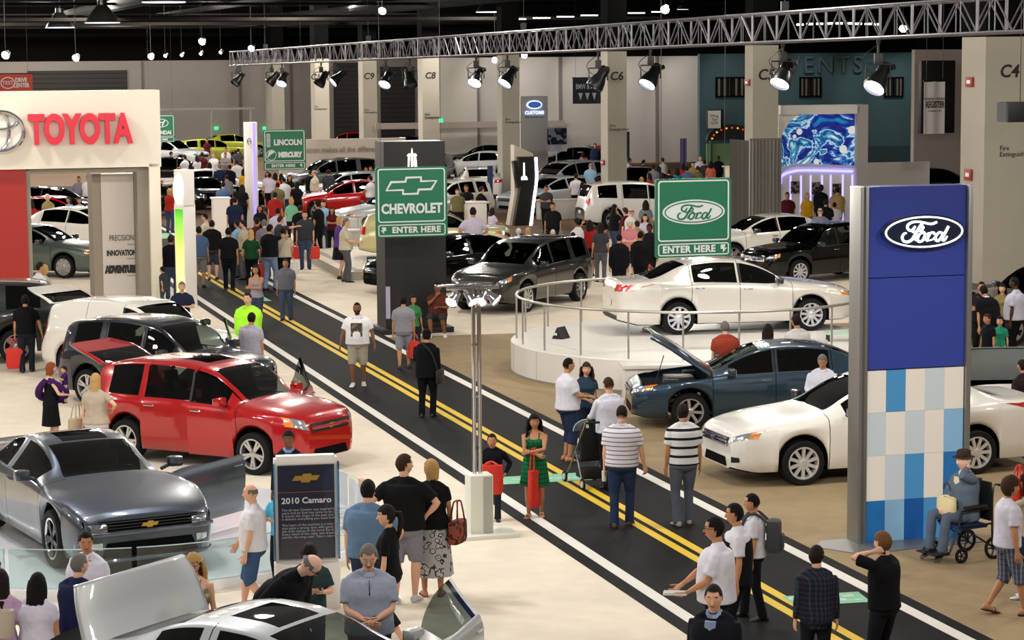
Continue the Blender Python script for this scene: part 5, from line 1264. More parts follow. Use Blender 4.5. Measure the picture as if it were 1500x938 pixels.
ro = empty('railing', 'curved steel railing round the turntable stage', 'railing', (cx, Yc, zt_)); Rr = Rt-.12; a0, a1 = math.radians(60), math.radians(330)
def circ(z, n=70, r=Rr, b0=a0, b1=a1): return [(r*math.cos(b0+(b1-b0)*i/n), r*math.sin(b0+(b1-b0)*i/n), z) for i in range(n+1)]
RAIL = mat('rail_steel', 'b4b0a8', .35, .7); b = MB(); b.tube(circ(.92), .028, RAIL, 8); b.build('handrail', ro)
for i in range(17):
    a = a0+(a1-a0)*i/16; b = MB(); b.tube([(Rr*math.cos(a), Rr*math.sin(a), 0), (Rr*math.cos(a), Rr*math.sin(a), .92)], .02, RAIL, 8); b.build('post', ro)
for i, (uu, vv, lb) in enumerate(((816, 497, 'small black tent card standing on the turntable beside the railing'),)):
    P = G(uu, vv, zt_); b = MB(); b.prism([(-.13, 0), (.13, 0), (.0, .24)], .3, BLACK); b.box((-.05, -.006, .1), (.10, .008, .05), SIGNW); t = b.build('tent_card'); t.location = P; t.rotation_euler = (0, 0, -.6); tag(t, lb, 'card')
P = G(1238, 499, zt_); b = MB(); b.box((0, 0, .16), (.8, .4, .04), mat('counter_mint', 'a8d0bc', .2)); 
for x in (-.35, .35):
    for y in (-.15, .15): b.tube([(x, y, 0), (x, y, .15)], .02, BLACK, 6)
t = b.build('low_table'); t.location = P; tag(t, 'low glass table with dark legs near the turntable rim', 'table')
# white counter in front of the turntable
T = M.Translation(G(914, 588)) @ M.Rotation(TH*.3, 4, 'Z'); o = empty('display_counter', 'low white counter with plum text strip before the turntable', 'counter', T.translation, TH*.3)
b = MB(); b.box((.55, .25, .30), (1.05, .5, .60), STW, bev=.01); b.build('cabinet', o); b = MB(); b.box((.85, .25, .64), (1.75, .62, .07), STW, bev=.01); b.build('counter_top', o); b = MB(); b.box((.55, -.01, .04), (1.05, .02, .08), BLACK); b.build('kick_plate', o)
# ---- low platform of the cream car, other platforms and counters
zp = .26
P0, P1, P2, P3 = G(505, 412), G(442, 378), G(700, 360), G(790, 402); o = empty('display_platform', 'low slope-edged beige platform under the pale gold car', 'platform', P0)
b = MB(); base = [V((0, 0, 0)), P1-P0, P2-P0, P3-P0]; cen = sum(base, V())/4; up = [q+V((0, 0, zp)) for q in base]; inn = [q+(cen-q)*.13+V((0, 0, zp-.05)) for q in base]; inn2 = [q+(cen-q)*.17+V((0, 0, zp-.0)) for q in base]
BEI = mat('platform_beige', 'd8ccb8', .5); BED = mat('platform_side', '9a9284', .6)
b.add(base+up+inn+inn2, [(0, 4, 5, 1)[::-1], (1, 2, 6, 5), (2, 3, 7, 6), (3, 0, 4, 7)], BED); b.add(up+inn, [(0, 1, 5, 4)[::-1], (1, 2, 6, 5)[::-1], (2, 3, 7, 6)[::-1], (3, 0, 4, 7)[::-1]], BEI); b.add(inn+inn2, [(0, 1, 5, 4)[::-1], (1, 2, 6, 5)[::-1], (2, 3, 7, 6)[::-1], (3, 0, 4, 7)[::-1]], BED); b.add(inn2, [(0, 1, 2, 3)[::-1]], BEI); b.build('deck', o, 0)
b = MB(); b.box((0, 0, .05), (.36, .04, .24), BLACK, M.Rotation(-.4, 4, 'X')); b.box((0, -.03, .05), (.26, .01, .05), SIGNW, M.Rotation(-.4, 4, 'X')); t = b.build('tent_card'); t.location = G(546, 387, zp)+V((0, 0, .06)); tag(t, 'black title card lying on the beige platform behind the pale gold car', 'card')
def counter(u, v, wpx, h, label, col='e4dfd8', d=.6, leg=False):
    P = G(u, v); s = F/P.y; w = wpx/s; o = empty('info_counter', label, 'counter', P, TH); b = MB(); b.box((0, d/2, h/2), (w*.86, d*.86, h), mat('counter_'+col, col, .4), bev=.03); b.build('cabinet', o); b = MB(); b.box((0, d/2, h+.02), (w, d, .06), mat('counter_'+col, col, .4), bev=.02); b.build('counter_top', o); return o
counter(326, 346, 28, 1.35, 'tall white rounded counter beside the white tower with green panel')
counter(700, 344, 34, 1.15, 'white reception counter with a seated attendant near pillar C7')
counter(820, 322, 70, .75, 'long white counter beside the glowing edge of the leaning monument', 'dcd8d0')
counter(808, 290, 40, 1.0, 'white counter in front of the silver truck nose', 'd4d0cc')
counter(478, 392, 90, .72, 'grey barrier counter before the silver concept car', 'a8a29a') if False else None
counter(1088, 300, 40, 1.6, 'cream box-shaped booth above the script-oval road sign', 'dcd2b8', 1.0)
b = MB(); P = G(520, 385); s = F/P.y
o = empty('barrier', 'grey and white waist-high barrier beside the silver concept car', 'barrier', G(447, 366), TH); b = MB(); b.box((1.0, .1, .30), (2.0, .2, .60), mat('barrier_grey', 'b4aea6', .6)); b.build('panel', o); b = MB(); b.box((1.0, .1, .62), (2.1, .3, .05), WHITE); b.build('ledge', o)
for x in (.15, 1.0, 1.85):
    b = MB(); b.tube([(x, .1, .6), (x, .1, 1.05)], .02, RAIL, 6); b.build('post', o)
b = MB(); b.tube([(0, .1, 1.05), (2.0, .1, 1.05)], .03, RAIL, 6); b.build('handrail', o)
# far white tower with an oval badge, posters, low white wall
def tower(u0, u1, vt, vb, label, m, Y):
    P = D((u0+u1)/2, 84, Y); P.z = 0; s = F/Y; w = (u1-u0)/s; z1 = D((u0+u1)/2, vt, Y).z; o = empty('display_tower', label, 'display tower', P, TH); b = MB(); b.box((0, .2, z1/2), (w, .4, z1), m, bev=.03); b.box((0, -.005, z1*.35), (w, .02, .02), PG); b.build('body', o); return o, w, z1
o, w, z1 = tower(761, 803, 141, 240, 'far white tower with small glowing blue oval badge', mat('far_tower', 'b8b8b4', .5), 115)
b = MB(); b.prism(oval(.40, .21, 28), .05, mat('badge_glow', 'b8ccff', .4, emit=1.5)); b.prism(oval(.34, .16, 28), .02, mat('badge_blue', '4060b8', .4, emit=.4), M.Translation((0, -.03, 0))); e = b.build('oval_badge', o); e.location = (0, -.06, z1-.42); text('CUSTOMS', .22, mat('badge_glow', 'b8ccff'), o, (0, -.05, z1-.82), bold=.006); text('Make It Your Own', .13, DK, o, (0, -.05, z1-1.02))
o, w, h, s = banner('poster_board', 800, 831, 186, 222, 111, mat('poster_sky', '9a98a4', .5), 'poster board of a dark car beside the far white tower', 'poster', False)
b = MB(); b.box((0, -.045, h*.12), (w*.96, .02, h*.66), blotch('poster_photo', [(0, '20242c'), (.4, '3a4250'), (.6, '181c22'), (.85, '6a7484')], 2.4)); b.build('printed_photo', o)
o, w, h, s = banner('standing_banner', 996, 1006, 203, 262, 118, mat('banner_violet', '5a5084', .6), 'slim violet standing banner before the grey middle wall', 'banner', False)
o, w, h, s = banner('standing_banner', 714, 722, 243, 320, 96, mat('banner_blue', '26345e', .6), 'slim dark blue standing banner beside pillar C7', 'banner', False)
o, w, h, s = banner('standing_banner', 918, 922, 193, 232, 110, mat('banner_black', '222226', .6), 'very slim black banner at the edge of the pillar lettered C6', 'banner', False)
P = D(500, 84, 119); b = MB(); b.box((0, 0, 1.15), (6.6, .3, 2.3), mat('low_wall', 'aca296', .7)); o = b.build('partition_wall'); o.location = (P.x, P.y, 0); o.rotation_euler = (0, 0, TH); tag(o, 'long beige partition printed with a line of grey words beneath the red far car', 'partition')
text('innovation makes all the difference', .40, mat('print_taupe', '6a6258', .7), o, (-.3, -.17, 1.75), sx=.85)
P = D(235, 84, 150); b = MB()
for i in range(4): b.box((i*2.6-2, 0, 1.6), (.12, .2, 3.2), mat('frame_grey', '6e6a66', .7))
b.box((2, 0, 3.2), (8.2, .2, .14), MATS['frame_grey']); o = b.build('open_gantry'); o.location = (P.x, P.y, 0); o.rotation_euler = (0, 0, TH); tag(o, 'thin grey open frame on the far floor below the exit sign', 'frame')
# ---- lamp post with chrome arms
P = G(708, 786); o = empty('lamp_post', 'twin chrome lamp post on a white base at the road edge', 'lamp post', P, TH)
b = MB(); b.box((0, .05, .03), (.86, .62, .06), mat('post_white', 'dcdcd0', .45), bev=.015); b.build('base_plate', o); b = MB(); b.box((-.04, .05, .45), (.32, .30, .80), MATS['post_white'], bev=.02); b.box((.04, -.105, .45), (.12, .02, .76), mat('post_grey', 'a8a8a0', .5)); b.build('post_cover', o)
for x in (-.10, -.02):
    b = MB(); b.tube([(x, .05, .8), (x, .05, 3.40)], .028, CHROME, 10); b.build('pole', o)
b = MB()
for z in (1.2, 1.9, 2.6, 3.2): b.box((-.06, .05, z), (.13, .04, .03), CHROME)
b.box((-.10, .05, 3.36), (.72, .05, .05), CHROME, bev=.01); b.box((-.30, .05, 3.40), (.62, .12, .02), CHROME, bev=.005); b.tube([(-.25, .05, 3.36), (-.05, .05, 3.20)], .015, CHROME, 6); b.tube([(.12, .05, 3.34), (-.05, .05, 3.18)], .015, CHROME, 6); b.build('arm', o)
for x, yw in ((-.38, -.6), (.02, -.5), (.16, .6), (-.14, .3)):
    T = M.Translation((x, .0, 3.22)) @ V((yw, -.55, -.6)).normalized().to_track_quat('Z', 'Y').to_matrix().to_4x4(); h = empty('spot_head', None, None, (0, 0, 0)); h.parent = o
    b = MB(); b.lathe([(.001, -.13), (.05, -.12), (.058, -.02), (.085, .05), (.088, .075), (.075, .07)], CHROME, 14, T); b.tube([T @ V((0, 0, -.05)), (x, .05, 3.36)], .012, CHROME, 6); b.build('housing', h); b = MB(); b.lathe([(.001, .06), (.075, .055)], mat('spot_white', 'fffdf4', .4, emit=3), 12, T); b.build('lens', h)
# ---- white lit stage of the grey coupe with glass panels
SC_ = G(170, 792); RS = 3.45; o = empty('coupe_stage', 'round glossy white stage beneath the dark grey coupe', 'stage', SC_)
b = MB(); b.lathe([(RS, .0), (RS, .11), (RS-.02, .13), (.001, .13)], mat('gloss_white', 'f0f2f6', .12, coat=.5), 64); b.build('deck', o, 30)
GL = glass('panel_glass', 'eef8f6', .97); 
for i in range(7):
    a0, a1 = math.radians(-128+i*26), math.radians(-128+i*26+25); g = empty('glass_panel', 'curved clear glass panel along the white stage edge, '+('first by the women with dark hair', 'second beneath the coupe wheel', 'third behind the curly-haired woman', 'fourth before the coupe bumper', 'fifth beside the black information board', 'sixth behind the information board', 'seventh furthest round the stage')[i], 'glass panel', SC_)
    b = MB(); R1_ = RS-.06; b.loft([[(R1_*math.cos(a0+(a1-a0)*q/6), R1_*math.sin(a0+(a1-a0)*q/6), z) for q in range(7)]+[((R1_+.012)*math.cos(a0+(a1-a0)*q/6), (R1_+.012)*math.sin(a0+(a1-a0)*q/6), z) for q in range(6, -1, -1)] for z in (.13, .60)], GL); b.build('pane', g)
    b = MB(); b.tube([(R1_*math.cos(a0+(a1-a0)*q/6), R1_*math.sin(a0+(a1-a0)*q/6), .605) for q in range(7)], .008, mat('glass_edge', 'b8d0cc', .2), 5); b.build('edge', g)
# ---- information board
P = G(452, 893); o = empty('information_board', 'black information board with gold bow-tie in a white lit frame', 'sign', P, TH*.6); NV = mat('board_navy', '262838', .25, coat=.6)
b = MB(); b.box((0, .08, .30), (.76, .26, .60), WHITE, bev=.02); b.build('base', o); b = MB(); b.box((0, .12, 1.26), (.74, .10, 1.34), WHITE, bev=.015); b.box((0, .12, 1.90), (.68, .12, .12), WHITE, bev=.01); b.build('frame', o)
b = MB(); b.box((0, .055, 1.24), (.66, .03, 1.20), NV); b.box((0, .038, 1.50), (.66, .004, .006), mat('copper_line', '8a5a40', .4)); b.build('panel', o)
for x in (-.375, .375): 
    b = MB(); b.box((x, .06, 1.25), (.022, .06, 1.24), glass('edge_glass', 'a8d4f0', .8)); b.build('lit_edge', o)
b = MB(); b.prism(BOWTIE(.16), .02, GOLD, M.Translation((0, .02, 1.68))); b.build('bow_tie_emblem', o)
PRT = mat('board_print', 'a8a8b4', .6); text('2010 Camaro', .105, mat('board_title', 'd0d0d8', .5), o, (0, .036, 1.39), bold=.002)
body = 'The all new Camaro was inspired by the very best\nyears and its look has come to be seen on every road.\nIt moves the shape of the past into the future and\nit delivers everything you want from a sports car.\n\nThe heart of the machine is a new lightweight engine\nthat pairs a strong start with good use of fuel. From\nthe wide stance to the hood the line is one of power.\nEvery detail of the cabin was drawn for the driver\nand for the long road. Take a seat inside and see.'
text(body, .043, PRT, o, (-.29, .036, 1.32), ax='LEFT', ext=.001).location.z = 1.10; o.scale = (1, 1, .925)
# ---- mint floor decals on the road
MINT = mat('decal_mint', '78b894', .7)
def decal(pts, label, lines, sz, at, rz, arr):
    P = [G(*p, .018) for p in pts]; b = MB(); n = len(P); b.add([tuple(q) for q in P]+[(q.x, q.y, .0155) for q in P], [tuple(range(n)) if True else 0]+[(i, i+n, (i+1) % n+n, (i+1) % n) for i in range(n)], MINT); o = b.build('floor_decal', None, 0); tag(o, label, 'floor sign')
    t = text(lines, sz, SIGNW, o, G(*at, .0195), (0, 0, rz), ext=.0004, bold=.004)
    if arr: c = G(*arr, .020); b = MB(); b.prism([(-.5, -.03), (.2, -.03), (.2, -.10), (.5, 0), (.2, .10), (.2, .03), (-.5, .03)], .001, SIGNW, M.Translation(c) @ M.Rotation(rz, 4, 'Z') @ M.Rotation(-PI/2, 4, 'X') @ M.Scale(.35, 4)); b.build('arrow', o)
decal([(1166, 888), (1276, 882), (1257, 867), (1145, 874)], 'mint green floor sign on the road between the plaid shirt and black shirt visitors', 'Green Trail\nVehicle', .17, (1206, 877), .22, (1246, 879))
decal([(735, 710), (868, 703), (858, 692), (735, 699)], 'mint green floor sign on the road behind the woman in the checked dress', 'Green Trail Vehicle', .13, (800, 701), .1, None)
decal([(236, 350), (250, 349), (247, 341), (236, 342)], 'small pale floor sign on the road beside the white portal leg', 'Green', .2, (243, 346), .05, None)
decal([(376, 441), (398, 441), (378, 430), (354, 430)], 'pale mint floor sign on the road past the man in the neon vest', 'Trail', .2, (376, 436), .05, None)
flat('floor_rug_blue', [G(1500, 660)+V((2.2+2.4*math.cos(a), 1.6*math.sin(a)-.8, 0)) for a in [2*PI*i/32 for i in range(32)]], .012, carpet('blue_carpet', '3058a8', .15))
# ------------------------------------------------------------------ the cars on show
PWH = paint('white', 'e6e2da', 0, .25); PRD = paint('red', 'aa0408', .1, .22); PGR = paint('graphite', '444a54', .55, .30); PNV = paint('blue_black', '161c28', .3, .25)
PSL = paint('silver', 'b4b8ba', .35, .38); PBL = paint('steel_blue', '2c4456', .5, .28); PBK = paint('black', '0a0a0b', .1, .2); PCR = paint('pale_gold', 'd2cc98', .3, .3); PPW = paint('pearl', 'dcd8ce', .15, .25); PSG = paint('sage_grey', '56645e', .45, .3); PTP = paint('taupe_grey', '343430', .4, .26)
PGN = paint('lime', '98a030', .3, .3)
SILV = mat('rim_silver', 'c4c4c6', .25, .85); CHR = mat('rim_chrome', 'e2e4ea', .28, .7)
# near stand with the bow-tie cars
c = make_car('wagon', PRD, 'station_wagon', 'bright red wagon with its doors and tailgate standing open', open_=('gate', 'd0-1:6', 'd1-1:5', 'd01:62'), rim=(5, 'twin'), rimc=SILV, sunroof=True); place(c, (382, 697), (181, 673), 'R')
c = make_car('wagon', PNV, 'station_wagon', 'blue-black wagon behind the red wagon', rim=(5, 'twin'), rimc=SILV, open_=('d01:44',)); place(c, (296, 612), (117, 591), 'R')
c = make_car('wagon', PWH, 'panel_van', 'white windowless wagon-bodied van with raised tailgate beyond the blue-black wagon', 'van', rim=(6, 'wide'), rimc=SILV, panel=True, open_=('gate',)); place(c, (256, 572), (93, 555), 'R')
c = make_car('coupe', PGR, 'sports_coupe', 'dark grey sports coupe on the white stage with its far door open', rim=(5, 'twin'), rimc=mat('rim_black', '141416', .25, .6), open_=('d01:60', 'frameless'), grille='dark', chrome='b', sunroof=True, inside=mat('door_blue_grey', '6c7680', .4))
d = V((.48, -.876, 0)); lf = V((.876, .48, 0)); P = G(92, 830, .13); c.location = P-d*1.426+lf*.80; c.location.z = .13; c.rotation_euler.z = math.atan2(d.y, d.x)
c = make_car('coupe', PSL, 'coupe', 'silver coupe nearest the viewer with boot lid and far door raised open', rim=(5, 'wide'), open_=('trunk', 'd01:74'), grille='dark', sunroof=True, chrome='b', roofm=PSL); c.location = (-1.95, 20.5, 0); c.rotation_euler.z = math.atan2(-.52, .85)
c = make_car('suv', paint('dark_olive_grey', '2a2e2c', .4, .3), 'sport_utility', 'dark grey sport utility behind the man in black polo with the red bag', lod=1); place(c, (-180, 540), (20, 533), 'L')
# right-hand stand
c = make_car('sedan', PWH, 'sedan', 'white sedan parked behind the tall blue tower', rim=(10, 'thin'), rimc=CHR, grille='chrome', sunroof=True); place(c, (1160, 711), (1436, 693), 'L')
c = make_car('sedan', PBL, 'sedan', 'steel blue sedan with its bonnet propped open', rim=(7, 'thin'), rimc=SILV, grille='chrome', open_=('hood',), sc=(.95, .96, .93)); place(c, (1014, 629), (1236, 626), 'L')
c = make_car('sedan', PPW, 'sedan', 'pearl white sedan shown on the turntable', rim=(10, 'thin'), rimc=CHR, grille='chrome'); place(c, (1186, 484), (992, 490), 'R', zt_)
c = make_car('coupe', PWH, 'coupe', 'white coupe with open boot lid behind the white sedan', open_=('trunk',), inside=GREYIN); c.location = (8.25, 39.6, 0); c.rotation_euler.z = math.radians(89)
c = make_car('suv', PBK, 'sport_utility', 'black sport utility behind the people crowding beside the blue tower', lod=1, grille='dark'); place(c, (1462, 508), (1665, 498), 'L')
c = make_car('suv', PBK, 'sport_utility', 'glossy black crossover beyond the turntable, nose to the road sign', rim=(10, 'thin'), rimc=CHR, grille='chrome', sc=(.96, .96, .93), open_=('d1-1:8',)); place(c, (1157, 417), (1290, 407), 'L')
c = make_car('sedan', PWH, 'sedan', 'white sedan half hidden between the road sign and black crossover', lod=1, grille='chrome'); place(c, (1072, 391), (1196, 386), 'L')
# middle stand
c = make_car('suv', PTP, 'sport_utility', 'taupe grey crossover just behind the lamp post head', rim=(10, 'thin'), rimc=SILV, grille='chrome'); place(c, (750, 461), (858, 438), 'L')
c = make_car('sedan', PBK, 'sedan', 'black sedan behind the black pillar and taupe grey crossover', rim=(10, 'thin'), rimc=SILV, lod=0, grille='chrome'); place(c, (607, 433), (759, 422), 'L')
c = make_car('hatch', PCR, 'hatchback', 'pale gold hatchback on the beige platform', rim=(10, 'thin'), rimc=SILV, sc=(1.06, 1.04, .95)); place(c, (709, 378), (572, 380), 'R', .26)
c = make_car('sedan', PSL, 'sedan', 'silver concept sedan behind the waist-high barrier', rim=(5, 'wide'), lod=1); place(c, (536, 346), (648, 340), 'L')
# under the white portal
c = make_car('sedan', PSG, 'sedan', 'sage grey sedan seen through the portal opening', lod=1, rim=(8, 'wide')); place(c, (103, 408), (-32, 404), 'R')
FAR = [  # model, paint, name, label, front wheel px, rear wheel px, near side
 ('sedan', PWH, 'sedan', 'white sedan behind the sage grey sedan in the portal opening', (165, 374), (46, 371), 'R'),
 ('sedan', PRD, 'sedan', 'red sedan with open bonnet glimpsed through the portal opening', (128, 352), (20, 350), 'R'),
 ('sedan', PBK, 'sedan', 'black sedan furthest back in the portal opening', (112, 334), (15, 332), 'R'),
 ('suv', PSL, 'sport_utility', 'silver sport utility under the half hidden green road sign', (264, 248), (212, 247), 'R'),
 ('sedan', PBK, 'sedan', 'black sedan just past the portal edge behind people', (300, 275), (226, 276), 'R'),
 ('sedan', PBK, 'sedan', 'black sedan with shiny bonnet behind the white tower with green panel', (258, 316), (166, 317), 'R'),
 ('coupe', PBK, 'coupe', 'black low coupe beside the tall white rounded counter', (356, 307), (270, 308), 'R'),
 ('sedan', PWH, 'sedan', 'white sedan roof among the crowd near the lavender-lit column', (352, 298), (284, 299), 'R'),
 ('hatch', PGN, 'hatchback', 'lime green hatchback far off near the grey gantry', (338, 239), (292, 240), 'R'),
 ('sedan', PGN, 'sedan', 'second lime green car partly behind the lavender-lit column', (368, 230), (328, 231), 'R'),
 ('suv', paint('van_grey', '6a6a6c', .5, .3), 'minivan', 'grey minivan with sliding side open beside the two-name road sign', (464, 288), (520, 286), 'L'),
 ('hatch', PSL, 'hatchback', 'silver hatchback with raised hatch behind the red sports car', (490, 306), (546, 304), 'L'),
 ('sedan', PRD, 'sedan', 'red sports car in front of the silver hatchback', (478, 322), (552, 320), 'L'),
 ('sedan', PRD, 'sedan', 'far red car above the beige printed partition', (494, 228), (518, 228), 'L'),
 ('sedan', PBK, 'sedan', 'black sedan far back beside pillar C9', (566, 236), (600, 236), 'L'),
 ('sedan', PBK, 'sedan', 'furthest black sedan in the row under pillar C8 header', (662, 216), (698, 217), 'R'),
 ('suv', PBK, 'sport_utility', 'black crossover second from the back beyond the black pillar', (700, 224), (664, 224), 'L'),
 ('sedan', PSL, 'sedan', 'silver sedan mid row between pillar C8 and C7', (672, 240), (722, 240), 'L'),
 ('sedan', paint('deep_green', '12201a', .3, .25), 'sedan', 'deep green-black sedan ahead of the silver mid-row sedan', (676, 252), (734, 252), 'L'),
 ('sedan', PSL, 'sedan', 'bright silver sedan with dark screen above the rear-facing white car', (668, 265), (728, 265), 'L'),
 ('suv', PBK, 'sport_utility', 'black crossover right beside the rear-facing white car'.replace('right ', ''), (640, 282), (668, 272), 'L'),
 ('sedan', PBK, 'sedan', 'black sedan with raised bonnet behind the silver crossover', (800, 258), (874, 257), 'L'),
 ('suv', PSL, 'sport_utility', 'silver crossover facing the monument beside pillar C6', (806, 296), (880, 291), 'L'),
 ('sedan', paint('van_dark', '202224', .3, .3), 'sedan', 'dark sedan at the back near the poster board', (796, 240), (848, 240), 'L'),
 ('sedan', PSL, 'sedan', 'pale silver sedan with its tail beside pillar C6, low behind the long counter', (792, 316), (864, 312), 'L'),
 ('suv', PWH, 'sport_utility', 'white crossover between pillar C6 and the script-oval road sign', (992, 334), (912, 336), 'R'),
 ('sedan', PBK, 'sedan', 'black sedan beyond the white crossover near pillar C6', (990, 296), (918, 297), 'R'),
 ('sedan', PBK, 'sedan', 'black roofed car above the top of the blue tower', (1318, 300), (1390, 298), 'L'),
 ('hatch', PWH, 'hatchback', 'white hatchback between pillar C7 and the white reception counter', (646, 324), (708, 318), 'L'),
]
PROTO = {}
for i, (mdl, pm, nm, lb, fw, rw, sd) in enumerate(FAR):
    key = (mdl, pm.name, 0)
    if key in PROTO:
        c = copy_tree(PROTO[key]); c['label'] = lb; c.name = nm
    else:
        c = make_car(mdl, pm, nm, lb, lod=2, cat='car', sc=(1, 1, 1)); PROTO[key] = c
    place(c, fw, rw, sd)
c = make_car('sedan', PWH, 'sedan', 'white car showing red tail lights beyond the attendant near pillar C7', lod=1); P = G(698, 298); c.location = P+V((0, 2.4, 0)); c.rotation_euler.z = math.radians(97)
# ------------------------------------------------------------------ visitors
def P(label, u, vf, vh, face, z=0.0, **k):
    hor = 84-.0075*(u-750); h = (H-z)*(1-(vh-hor)/(vf-hor))*1.005
    if 'seat' in k or k.get('lean', 0) > 15: h = k.pop('hh', 1.72)
    elif 'hh' in k: h = k.pop('hh')
    return person(label, (u, vf), face, h=h, z=z, **k)
def hang(info, s, o, dz=0, off=(0, 0, 0), rz=None):       # put a carried thing at a hand
    o.location = info['W'] @ (info['hand'][s]+V(off)); o.location.z += dz; o.rotation_euler.z = info['root'].rotation_euler.z+(rz or 0); return o
def tote(label, m, w=.34, h=.36, d=.12, hl=.14, name='shopping_bag'):
    o = empty(name, label, 'bag'); b = MB(); rs = []
    for z, k in ((-hl, 1), (-hl-h*.3, 1.04), (-hl-h*.8, 1.06), (-hl-h, .92)):
        rs.append([V((w/2*k*math.copysign(abs(math.cos(q))**.6, math.cos(q)), d/2*k*math.copysign(abs(math.sin(q))**.7, math.sin(q)), z)) for q in [2*PI*i/16 for i in range(16)]])
    b.loft(rs, m); b.build('pouch', o, 50)
    for y in (-d*.35, d*.35):
        b = MB(); b.tube(spline([(-w*.28, y, -hl), (-w*.16, y*.5, -.02), (0, y*.2, .0), (w*.16, y*.5, -.02), (w*.28, y, -hl)], 4), .010, m, 6); b.build('handle', o)
    return o
REDBAG = mat('bag_red', 'd02a18', .5, bump=.5, bscale=14)
W_ = 'e6e4e6'
# --- on and beside the road
i1 = P('man in white shirt with thin stripes and blue jeans walking down the road', 911, 772, 592, -8, top=('polo', stripes('pinstripe', 'dcd8de', '6a6478', .062, .22), .03), bot=('jeans', '2c3a5a'), shoes='5a4434', hair=('buzz', 'dark'), skin='light', girth=1.22, stance=.10, collar='dcd8de', arms=((( .33, .06, .82), (.8, -.6, 0), .5, (-.6, .5, 0)), 'down'))
b = MB(); b.lathe([(.001, 0), (.03, 0), (.033, .05), (.036, .14), (.030, .145), (.001, .145)], mat('cup_white', 'd8d8c8', .3), 14); o = b.build('drink_cup'); hang(i1, -1, o, -.12, (0, .03, 0)); tag(o, 'clear drink cup held low by the man in thin stripes', 'cup')
P('man in white shirt with broad black stripes and faded jeans at the road edge', 1001, 770, 590, 12, top=('polo', stripes('broadstripe', 'dededf', '1c2028', .125, .30), .026), bot=('jeans', '5c6472'), shoes='b8b0a0', hair=('short', 'dark'), skin='tan', girth=1.12, stance=.06, collar='e0e0e0', look=-25)
i3 = P('man in white long-sleeved shirt pushing a black stroller', 893, 716, 551, 28, top=('long', 'd4d6e4', .028), bot=('trousers', '14161c'), hair=('buzz', 'brown'), skin='light', arms=('fwd', 'fwd'), collar='d4d6e4', girth=1.12, stance=.12)
i4 = P('man in plain white t-shirt, long denim shorts and sandals', 831, 676, 523, -72, top=('tee', 'dcdae4', .035), bot=('shorts', '28304e', .45), shoes=('s', '6a4a34'), hair=('buzz', 'black'), skin='tan', girth=1.22, arms=('fwd', 'fwd'))
P('woman with wavy brown hair beside the man in denim shorts', 859, 664, 530, 195, sex='f', top=('blouse', '2c4254'), bot=('jeans', '1e2638'), shoes='3a3a3a', hair=('wavy', 'brown'), skin='light', arms=('clasp', 'down'), look=-20, girth=1.05)
PL = plaid('green_check', '14683e', '0a2a1c', '0a2418', .075)
i6 = P('woman in a green checked sundress folding her arms', 784, 758, 605, 172, sex='f', top=('dress', PL), bot=('dress', PL, .56), shoes=('s', '1c1c1c'), hair=('wavy', 'black'), skin='tan', arms=(((-.08, .24, 1.10), (.95, .1, -.3), .5, (-.2, -.9, -.2)), ((-.06, .26, 1.15), (.95, .1, -.3), .4, (-.2, -.9, -.2))), girth=1.12, look=20, stance=.07)
o = tote('red shopping bag slung on the arm of the woman in checks', REDBAG, .26, .52, .10, .30); hang(i6, -1, o, .05, (-.16, -.10, 0)); o.rotation_euler.z += 1.2
i7 = P('boy in black hooded top holding a red box', 722, 764, 635, 176, top=('hoodie', '121216'), bot=('jeans', '262a34'), hair=('short', 'black'), skin='tan', arms=('read', ((.26, .10, .98), (.7, -.6, 0), .5, (-.8, .3, 0))), girth=1.05, heads=1.14)
o = tote('red box bag held against the boy beside the lamp post', REDBAG, .32, .40, .14, .05); hang(i7, 1, o, .06, (-.05, .06, 0))
i8 = P('person dressed all in black in the middle of the road', 626, 612, 482, -12, top=('jacket', '0e0e12', .03), bot=('trousers', '0f1014'), hair=('short', 'black'), skin='tan', girth=1.16, arms=('down', 'read'), stance=.05, hat=('cap', '0c0c0e'))
o = empty('shoulder_bag', 'black shoulder bag worn by the person in black on the road', 'bag'); b = MB(); b.box((0, 0, 0), (.10, .32, .26), mat('bag_black', '0c0c0e', .6), bev=.04); b.build('pouch', o); b = MB(); b.tube(spline([(-.0, -.12, .10), (-.12, -.16, .45), (-.36, -.12, .66), (-.42, .02, .70)], 5), .014, MATS['bag_black'], 6); b.build('strap', o)
o.location = i8['W'] @ V((.27, -.02, .83)); o.rotation_euler.z = i8['root'].rotation_euler.z
i9 = P('man in white picture t-shirt and khaki shorts walking towards us', 525, 566, 442, 178, top=('tee', W_, .04), bot=('shorts', 'a09886', .05), shoes='c8c4c0', hair=('buzz', 'black'), skin='brown', girth=1.24, arms=(((.36, .05, .86), (.9, -.4, 0), .4, (-.9, 0, 0)), ((.36, .05, .86), (.9, -.4, 0), .4, (-.9, 0, 0))), stance=.08, beard='black')
b = MB(); b.quad((-.12, 0, -.14), (.12, 0, -.14), (.12, 0, .14), (-.12, 0, .14), blotch('shirt_picture', [(0, '3a3430'), (.4, '8a6a50'), (.7, '4a4440')], 12)); o = b.build('chest_print', i9['root']); o.location = (0, .215, 1.20); o.rotation_euler = (math.radians(4), 0, 0)
i10 = P('man in grey t-shirt and shorts standing at the black pillar', 592, 541, 433, 0, top=('tee', '8a8890', .03), bot=('shorts', '8c909c', .0), shoes='2a2a2c', hair=('short', 'black'), skin='tan', girth=1.15, stance=.12)
o = tote('red bag carried beside the man in grey shorts', REDBAG, .26, .34); hang(i10, 1, o, .05)
P('person with a green top half hidden by the man in grey shorts', 606, 527, 432, 200, sex='f', top=('tee', '3a7a48'), bot=('jeans', '20242e'), hair=('bob', 'dark'), skin='tan', lod=1)
